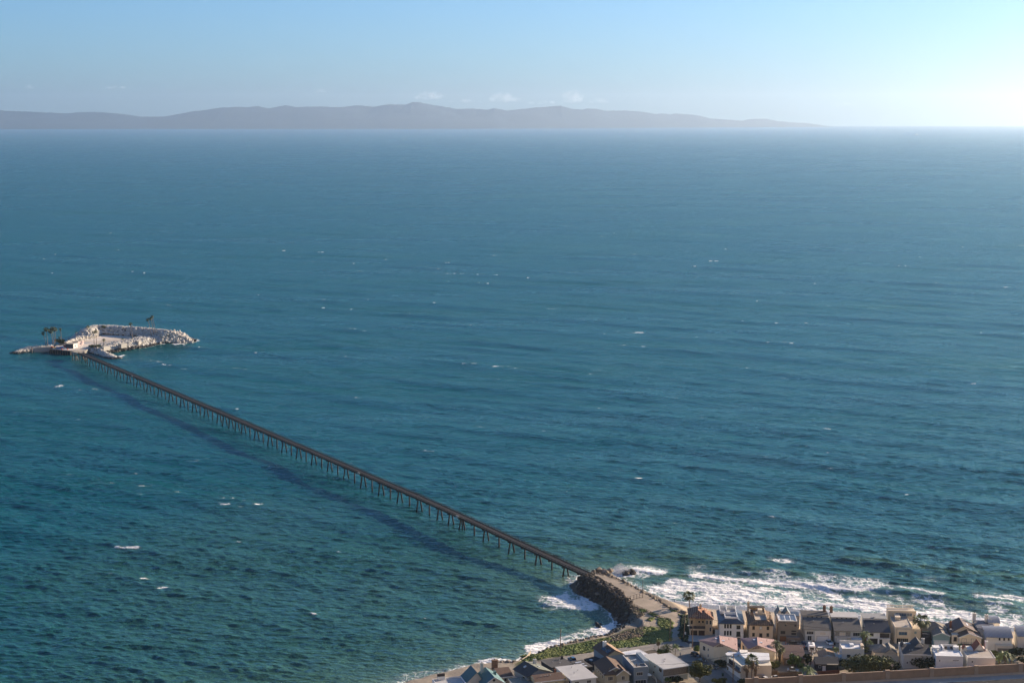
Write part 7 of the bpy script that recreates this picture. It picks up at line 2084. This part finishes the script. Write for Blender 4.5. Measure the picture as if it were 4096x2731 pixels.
fence('board_fence', z3([(770, 680), (860, 683), (945, 690)]), GZ, 1.9, mat('dark_fence', (.035, .025, .022), .9), 'dark fence between the terracotta roofed and the white house', 2.5, True)
fence('sea_wall', z6([(1380, 715), (1480, 680), (1590, 610), (1660, 520)]), 3.0, 1.4, mat('bleached_timber', (.36, .31, .24), .9, noise=.2), 'bleached timber sea wall curving along the bluff foot', 2.0, True, cat='sea wall')
fence('white_fence', z2([(1165, 1500), (1200, 1530), (1215, 1568)]), GZ, 1.2, M['trim'], 'short white picket fence between the two houses at the bottom', 1.2, True)
fence('barrier_post_row', z3([(2100, 870), (2200, 880)]), GZ, 1.0, M['trim'], 'short white rail beside the street lamp sign', 1.0)

# ------------------------------------------------------------------ cars
M['car_glass'] = mat('car_glass', (.02, .025, .03), .08, noise=.1, spec=.8)
M['tyre'] = mat('tyre', (.02, .02, .02), .9)
M['head_lamp'] = mat('head_lamp', (.7, .7, .68), .2)
M['tail_lamp'] = mat('tail_lamp', (.35, .02, .02), .3)


def carm(n, c): return mat(n, c, .25, noise=.03, spec=.6)


def car(px, rot, L, w, hh, m, label, kind='sedan', z=GZ + .1, cat='car'):
    """car nose along local +x"""
    p = at(*px, z); e = empty('parked_' + ('pickup' if kind == 'pickup' else 'car'), (p[0], p[1], z), R(rot)); tag(e, label, cat)
    b = hh * .52; l2 = L / 2
    prof = {'sedan': [(-l2, .35), (-l2, b), (-l2 * .72, b + .06), (l2 * .45, b), (l2 * .95, b * .82), (l2, .4)],
            'suv': [(-l2, .4), (-l2 * .98, b + .05), (l2 * .45, b + .05), (l2 * .95, b * .9), (l2, .45)],
            'pickup': [(-l2, .5), (-l2, b + .05), (l2 * .5, b + .05), (l2 * .97, b * .9), (l2, .5)]}[kind]
    cab = {'sedan': [(-l2 * .68, b + .02), (-l2 * .42, hh), (l2 * .10, hh), (l2 * .42, b)], 'suv': [(-l2 * .95, b + .03), (-l2 * .86, hh), (l2 * .12, hh), (l2 * .42, b + .03)], 'pickup': [(-l2 * .12, b + .03), (-l2 * .08, hh), (l2 * .28, hh), (l2 * .52, b + .03)]}[kind]

    def ext(poly, w0, w1=None):
        w1 = w0 if w1 is None else w1; n = len(poly); zs = [q[1] for q in poly]; zm, zM = min(zs), max(zs)
        def ww(z_): return (w0 + (w1 - w0) * ((z_ - zm) / (zM - zm + 1e-6))) / 2
        v = [(x, -ww(z_), z_) for x, z_ in poly] + [(x, ww(z_), z_) for x, z_ in poly]
        f = [tuple(range(n)), tuple(range(2 * n - 1, n - 1, -1))] + [(i, i + n, (i + 1) % n + n, (i + 1) % n) for i in range(n)]
        mb = MB(); mb.add(v, f); return mb
    bd = ext([(-l2 + .05, .25)] + prof + [(l2 - .1, .25)], w).build('body', m, e)
    mod = bd.modifiers.new('bevel', 'BEVEL'); mod.width = .07; mod.segments = 2
    ext(cab, w * .94, w * .74).build('window', M['car_glass'], e)
    x0, x1 = cab[1][0] + .08, cab[2][0] - .05
    mb = MB(); mb.hexa([(x0, -w * .36, hh - .03), (x1, -w * .36, hh - .03), (x1, w * .36, hh - .03), (x0, w * .36, hh - .03)], [(x0 + .05, -w * .34, hh + .05), (x1 - .05, -w * .34, hh + .05), (x1 - .05, w * .34, hh + .05), (x0 + .05, w * .34, hh + .05)]); mb.build('roof', m, e)
    if kind == 'pickup': mb = MB(); mb.box(-l2 + .12, -l2 * .16, -w * .4, w * .4, b + .052, b + .07); mb.build('load_bed', M['tyre'], e)
    for sx in (-.62, .62):
        for sy in (-1, 1):
            mb = MB(); mb.tube((l2 * sx, sy * (w / 2 - .2), .33), (l2 * sx, sy * (w / 2 + .02), .33), .33, .33, 14); wv = mb.build('wheel', M['tyre'], e)
            mb = MB(); mb.tube((l2 * sx, sy * (w / 2 + .022), .33), (l2 * sx, sy * (w / 2 + .04), .33), .19, .17, 10); mb.build('rim', M['vent'], wv)
    for sy in (-1, 1):
        mb = MB(); mb.box(l2 - .12, l2 + .03, sy * w * .36 - .2, sy * w * .36 + .2, b * .6, b * .78); mb.build('headlight', M['head_lamp'], e)
        mb = MB(); mb.box(-l2 - .03, -l2 + .1, sy * w * .4 - .14, sy * w * .4 + .14, b * .66, b * .9); mb.build('tail_light', M['tail_lamp'], e)
    return e


car(Z3(595, 1085), -52, 4.7, 1.9, 1.7, carm('navy_car', (.02, .035, .06)), 'dark blue sport utility car nearest the left mauve roofed house on the street', 'suv')
car(Z3(705, 1170), -40, 4.5, 1.8, 1.4, carm('blue_grey_car', (.05, .09, .12)), 'blue grey saloon parked behind the dark blue one on the street', 'sedan')
car(Z3(890, 1285), -40, 4.4, 1.8, 1.5, carm('grey_car', (.11, .115, .12)), 'grey car half hidden behind the olive green tree', 'sedan')
car(Z4(215, 880), -8, 4.8, 1.9, 1.75, carm('olive_car', (.13, .125, .11)), 'grey brown sport utility car on the lower street before the solar roofed box', 'suv')
car(Z4(825, 855), -75, 4.8, 1.9, 1.5, carm('white_car', (.75, .74, .72)), 'white saloon on the driveway of the white two storey house', 'sedan')
car(Z3(1845, 1525), -60, 4.5, 1.85, 1.65, carm('white_suv', (.72, .71, .69)), 'white sport utility car at the bottom edge left of the pickup', 'suv')
car(Z3(2010, 1500), 120, 5.2, 1.9, 1.7, carm('pale_pickup', (.55, .54, .51)), 'pale pickup truck with dark load bed at the bottom edge', 'pickup', cat='pickup truck')
car(Z2(250, 1310), 115, 4.6, 1.85, 1.6, carm('blue_car', (.06, .14, .24)), 'blue car parked beside the charcoal roofed low house', 'suv')
car(Z4(700, 985), -5, 4.2, 1.8, 1.6, carm('white_hatch', (.70, .69, .67)), 'small white car beside the camper van', 'suv')
car(Z4(610, 1455), -8, 4.6, 1.85, 1.4, carm('black_car', (.03, .03, .035)), 'black car with pale bonnet glint just behind the sound wall', 'sedan')
car(Z4(185, 1340), -12, 4.5, 1.85, 1.5, carm('silver_car', (.5, .5, .48)), 'silver car in the dirt yard behind the board fence', 'sedan')
car(Z4(1300, 820), -3, 4.6, 1.85, 1.5, carm('grey_suv', (.12, .13, .14)), 'dark car under the white pergola', 'sedan')
# camper van
p = at(*Z4(510, 985), GZ + .08); e = empty('camper_van', tuple(p), R(-6)); tag(e, 'white camper van with roof hatches parked on the lower street', 'camper van')
mb = MB(); mb.box(-1.25, 1.25, -3.2, 2.2, .5, 3.1); o = mb.build('body', M['wht'], e); mod = o.modifiers.new('bevel', 'BEVEL'); mod.width = .12; mod.segments = 2
mb = MB(); mb.hexa([(-1.1, 2.203, .5), (1.1, 2.203, .5), (1.1, 3.7, .5), (-1.1, 3.7, .5)], [(-1.05, 2.203, 2.0), (1.05, 2.203, 2.0), (1.0, 2.9, 1.7), (-1.0, 2.9, 1.7)]); mb.build('cab', M['wht'], e)
mb = MB(); mb.box(-.5, .5, -1.0, -.2, 3.105, 3.35); mb.box(-.4, .4, 1.0, 1.6, 3.105, 3.3); mb.build('roof_hatch', M['vent'], e)
mb = MB(); mb.box(-.8, .8, -3.24, -3.203, 1.6, 2.5); mb.build('window', M['car_glass'], e)
for sx in (-1, 1):
    for y_ in (-2, 2.6): mb = MB(); mb.tube((sx * 1.0, y_, .38), (sx * 1.27, y_, .38), .38, .38, 12); mb.build('wheel', M['tyre'], e)

# ------------------------------------------------------------------ small things
def bin_(px, m, label, group=None):
    p = at(*px, GZ + .1); e = empty('wheelie_bin', tuple(p), rr.random()); tag(e, label, 'bin', group)
    mb = MB(); mb.hexa([(-.26, -.28, .08), (.26, -.28, .08), (.26, .28, .08), (-.26, .28, .08)], [(-.33, -.36, 1.05), (.33, -.36, 1.05), (.33, .36, 1.05), (-.33, .36, 1.05)]); mb.build('body', m, e)
    mb = MB(); mb.hexa([(-.35, -.38, 1.053), (.35, -.38, 1.053), (.35, .4, 1.053), (-.35, .4, 1.053)], [(-.32, -.34, 1.12), (.32, -.34, 1.12), (.3, .4, 1.2), (-.3, .4, 1.2)]); mb.build('lid', m, e)
    for sx in (-1, 1): mb = MB(); mb.tube((sx * .2, .3, .12), (sx * .3, .3, .12), .12, n=8); mb.build('wheel', M['tyre'], e)


bb = mat('bin_blue', (.02, .045, .10), .6); bg = mat('bin_green', (.02, .045, .03), .6); bk = mat('bin_black', (.02, .02, .022), .6)
bin_(Z4(350, 865), bb, 'left blue wheelie bin of the three beside the white two storey house'); bin_(Z4(385, 870), bb, 'middle blue wheelie bin of the three beside the white two storey house'); bin_(Z4(408, 885), bb, 'right blue wheelie bin of the three beside the white two storey house')
bin_(Z3(1072, 1430), bg, 'dark green bin alone on the street corner'); bin_(Z3(1165, 1320), bk, 'black bin beside the diagonal garage front'); bin_(Z4(925, 880), bk, 'black bin beside the white fence of the brick chimney house')
bin_(Z4(1985, 960), bk, 'left black bin of the pair before the large cream house'); bin_(Z4(2055, 965), bk, 'right black bin of the pair before the large cream house')
for px_, lb in (((388, 918), 'orange traffic cone before the blue bins'), ((578, 922), 'orange traffic cone beside the camper van'), ((898, 925), 'orange traffic cone beside the white saloon'), ((60, 855), 'red and white marker cone on the lower street')):
    p = at(*Z4(*px_), GZ + .1); e = empty('traffic_cone', tuple(p)); tag(e, lb, 'traffic cone', 'traffic cones'); mb = MB(); mb.box(-.25, .25, -.25, .25, 0, .05); mb.build('base', M['tyre'], e); mb = MB(); mb.tube((0, 0, .053), (0, 0, .95), .2, .04, 10); mb.build('cone', M['orange'], e)
p = at(*Z3(395, 715), GZ); mb = MB(); mb.box(p[0] - .5, p[0] + .5, p[1] - .35, p[1] - .3, GZ + .6, GZ + 1.8); mb.tube((p[0], p[1] - .3, GZ), (p[0], p[1] - .3, GZ + 1.9), .04); tag(mb.build('sign_board', M['trim']), 'small blank white sign standing at the hedge pole', 'sign')
p = at(*Z3(498, 935), GZ); mb = MB(); mb.box(p[0] - .45, p[0] + .45, p[1], p[1] + .06, GZ + .5, GZ + 1.9); mb.tube((p[0], p[1] + .1, GZ - .2), (p[0], p[1] + .1, GZ + 2.1), .05); tag(mb.build('notice_board', mat('pale_blue_board', (.5, .6, .66), .6)), 'pale blue notice board at the street corner pole', 'sign')
mb = MB(); a_ = at(*Z3(310, 910), GZ + .1); mb.box(a_[0] - 1.5, a_[0] + 1.5, a_[1] - 1.0, a_[1] + 1.0, GZ + .085, GZ + .1); tag(mb.build('road_patch', M['asphalt_dark']), kind='structure')
mb = MB(); p = at(*Z2(877, 632), 5); mb.box(p[0] - .5, p[0] + .5, p[1] - .4, p[1] + .4, 4.4, 6.4); tag(mb.build('utility_cabinet', M['dark_trim']), 'dark cabinet at the left post of the jetty gate', 'cabinet')
# highway-side sign on the wall top
p = at(*Z4(1945, 1320), GZ + 3); e = empty('road_sign', (p[0], p[1], GZ)); tag(e, 'back of a diamond road sign standing behind the sound wall', 'sign')
mb = MB(); mb.tube((0, 0, 0), (0, 0, 5.4), .05); mb.build('post', M['vent'], e); mb = MB(); mb.add([(0, -.08, 4.2), (.6, -.08, 4.9), (0, -.08, 5.6), (-.6, -.08, 4.9), (0, -.05, 4.2), (.6, -.05, 4.9), (0, -.05, 5.6), (-.6, -.05, 4.9)], [(0, 1, 2, 3), (7, 6, 5, 4), (0, 4, 5, 1), (1, 5, 6, 2), (2, 6, 7, 3), (3, 7, 4, 0)]); mb.build('plate', M['vent'], e)


# person walking on the street
def person(px, z, h_, label, shirt, trousers, rot):
    p = at(*px, z); s = h_ / 1.75
    J = {'pel': (0, 0, .95), 'che': (0, .02, 1.30), 'nek': (0, .02, 1.50), 'hd': (0, .0, 1.62), 'tp': (0, 0, 1.74), 'lh': (-.1, 0, .88), 'lk': (-.11, -.12, .5), 'la': (-.11, .02, .08), 'lt': (-.11, -.16, .03),
         'rh': (.1, 0, .88), 'rk': (.11, .10, .5), 'ra': (.11, .26, .12), 'rt': (.11, .12, .03), 'ls': (-.19, .02, 1.42), 'le': (-.25, .08, 1.14), 'lw': (-.25, -.08, .92), 'lf': (-.25, -.12, .82), 'rs': (.19, .02, 1.42), 're': (.25, -.06, 1.14), 'rw': (.25, -.2, .95), 'rf': (.25, -.24, .86)}
    rad = {'pel': .14, 'che': .15, 'nek': .06, 'hd': .095, 'tp': .06, 'lh': .09, 'lk': .06, 'la': .045, 'lt': .04, 'rh': .09, 'rk': .06, 'ra': .045, 'rt': .04, 'ls': .07, 'le': .045, 'lw': .032, 'lf': .03, 'rs': .07, 're': .045, 'rw': .032, 'rf': .03}
    E = [('pel', 'che'), ('che', 'nek'), ('nek', 'hd'), ('hd', 'tp'), ('pel', 'lh'), ('lh', 'lk'), ('lk', 'la'), ('la', 'lt'), ('pel', 'rh'), ('rh', 'rk'), ('rk', 'ra'), ('ra', 'rt'), ('che', 'ls'), ('ls', 'le'), ('le', 'lw'), ('lw', 'lf'), ('che', 'rs'), ('rs', 're'), ('re', 'rw'), ('rw', 'rf')]
    ks = list(J); me = bpy.data.meshes.new('body'); me.from_pydata([tuple(c * s for c in J[k]) for k in ks], [(ks.index(a), ks.index(b)) for a, b in E], []); me.update()
    e = empty('person', (p[0], p[1], z), R(rot)); tag(e, label, 'person')
    o = bpy.data.objects.new('body', me); C.objects.link(o); o.parent = e
    md = o.modifiers.new('skin', 'SKIN'); sk = me.skin_vertices[0].data
    for i, k in enumerate(ks): sk[i].radius = (rad[k] * s,) * 2
    sk[0].use_root = True; md2 = o.modifiers.new('sub', 'SUBSURF'); md2.levels = 1; md2.render_levels = 1
    me.materials.append(shirt)
    mb = MB(); mb.tube((-.0, -.01, .50 * s), (0, 0, 1.02 * s), .17 * s, .16 * s, 10); mb.build('shorts', trousers, e)
    v, f = ico(2, .04, 5, .8); mb = MB(); mb.add([(a * .105 * s, b * .11 * s + .02, c * .10 * s + 1.70 * s) for a, b, c in v], f); mb.build('hair', M['dark_trim'], e)


person(Z3(316, 1085), GZ + .1, 1.78, 'person in blue grey clothes walking down the street', mat('blue_cloth', (.16, .23, .30), .9), mat('dark_cloth', (.05, .06, .08), .9), 200)
person((535 + 4, 1437), 8.0, 1.75, 'person in red near the pier end walking on the pier', mat('red_cloth', (.4, .06, .05), .9), mat('dark_cloth', (.05, .06, .08), .9), 60) if False else None

# ------------------------------------------------------------------ splash and clouds
SPL = at(*Z2(812, 318), 0)
sv = random.Random(3); mb = MB()
for k in range(2600):
    a = sv.random() * 6.28; q = sv.random() ** .6; hgt_ = 5.6 * (sv.random() ** 1.6) * (1 - q * .6); s_ = .05 + .13 * sv.random()
    x, y, z = SPL[0] + math.cos(a) * q * 5.2 - hgt_ * .12, SPL[1] + math.sin(a) * q * 3, hgt_
    mb.add([(x - s_, y, z - s_), (x + s_, y, z - s_ * .6), (x, y + s_, z - s_ * .5), (x, y, z + s_)], [(0, 2, 1), (0, 1, 3), (1, 2, 3), (2, 0, 3)])
tag(mb.build('wave_splash', mat('spray', (.82, .82, .82), .9, noise=.02)), 'burst of white spray thrown up where the wave hits the rocks', 'spray', kind='stuff')


def cloud_mat(d):
    k = 'cloud_%g' % d
    if k in MATS: return MATS[k]
    m = bpy.data.materials.new('cloud_air'); m.use_nodes = True; n, l = m.node_tree.nodes, m.node_tree.links; n.clear()
    o = n.new('ShaderNodeOutputMaterial'); pv = n.new('ShaderNodeVolumePrincipled'); pv.inputs['Density'].default_value = d; pv.inputs['Anisotropy'].default_value = .4
    pv.inputs['Color'].default_value = (.93, .94, .96, 1)
    tc = n.new('ShaderNodeTexCoord'); nz = n.new('ShaderNodeTexNoise'); nz.inputs['Scale'].default_value = 0.0035; nz.inputs['Detail'].default_value = 6; nz.inputs['Roughness'].default_value = .65
    l.new(tc.outputs['Object'], nz.inputs['Vector']); mr = n.new('ShaderNodeMapRange'); mr.inputs[1].default_value = .44; mr.inputs[2].default_value = .66; mr.inputs[3].default_value = 0; mr.inputs[4].default_value = d * 2.4
    l.new(nz.outputs['Fac'], mr.inputs[0]); l.new(mr.outputs[0], pv.inputs['Density'])
    l.new(pv.outputs[0], o.inputs['Volume']); MATS[k] = m; return m


def cloud(cx, cy, wpx, hpx, dens, label, seed, D=78000., n=16):
    """small far cumulus: one closed lumpy body of vapour beyond the haze"""
    r = random.Random(seed); bm = bmesh.new()
    c = Vector(((cx - 2048) / FPX * D, D, HC + (Y0 - cy) / FPX * D)); sc_ = D / FPX
    for k in range(n):
        t = r.random() * 2 - 1; s_ = (1 - abs(t)) ** .6
        rr_ = hpx * sc_ * (.22 + .22 * r.random()) * (.4 + s_)
        mt = Matrix.Translation((t * wpx * sc_ * .45, (r.random() - .5) * wpx * sc_ * .3, rr_ * .6 + r.random() * s_ * hpx * sc_ * .35)) @ Matrix.Diagonal((rr_ * 1.7, rr_ * 1.7, rr_, 1))
        bmesh.ops.create_icosphere(bm, subdivisions=2, radius=1.0, matrix=mt)
    me = bpy.data.meshes.new('cloud'); bm.to_mesh(me); bm.free()
    o = bpy.data.objects.new('cloud', me); C.objects.link(o); o.location = c; me.materials.append(cloud_mat(dens * 0.9))
    md = o.modifiers.new('remesh', 'REMESH'); md.mode = 'VOXEL'; md.voxel_size = max(wpx * sc_ / 60, 20)
    o['label'] = label; o['category'] = 'cloud'
    return o


for a in ((480, 357, 100, 13, 14e-4, 'long thin grey cloud over the left end of the far island', 1), (135, 358, 46, 16, 10e-4, 'small grey cloud near the left edge of the sky', 2), (75, 350, 30, 10, 2.5e-4, 'faintest of the small clouds near the left edge', 3), (12, 345, 36, 14, 2.5e-4, 'little cloud cut by the left edge of the picture', 4),
          (585, 314, 30, 5, 3e-4, 'tiny thin cloud highest over the left of the far island', 5), (1290, 374, 50, 16, 10e-4, 'single small pointed cloud left of the island summit', 6), (1725, 398, 130, 34, 8e-4, 'bright puffy cloud right above the island summit', 7), (2020, 408, 130, 36, 8e-4, 'bright cloud bank right of the summit', 8), (2290, 410, 70, 46, 8e-4, 'tall pointed bright cloud over the right half of the island', 9),
          (2390, 414, 90, 20, 6e-4, 'low puffs right of the tall pointed cloud', 10), (1860, 412, 150, 16, 7e-4, 'low faint cloud strip between the two bright clouds', 11), (2180, 418, 150, 18, 7e-4, 'low cloud strip left of the tall pointed cloud', 12), (3360, 425, 110, 16, 4e-4, 'faint flat cloud over the open horizon at the right', 13), (2600, 356, 40, 6, 3e-4, 'thin small cloud above the right slope of the island', 14)):
    cloud(*a)
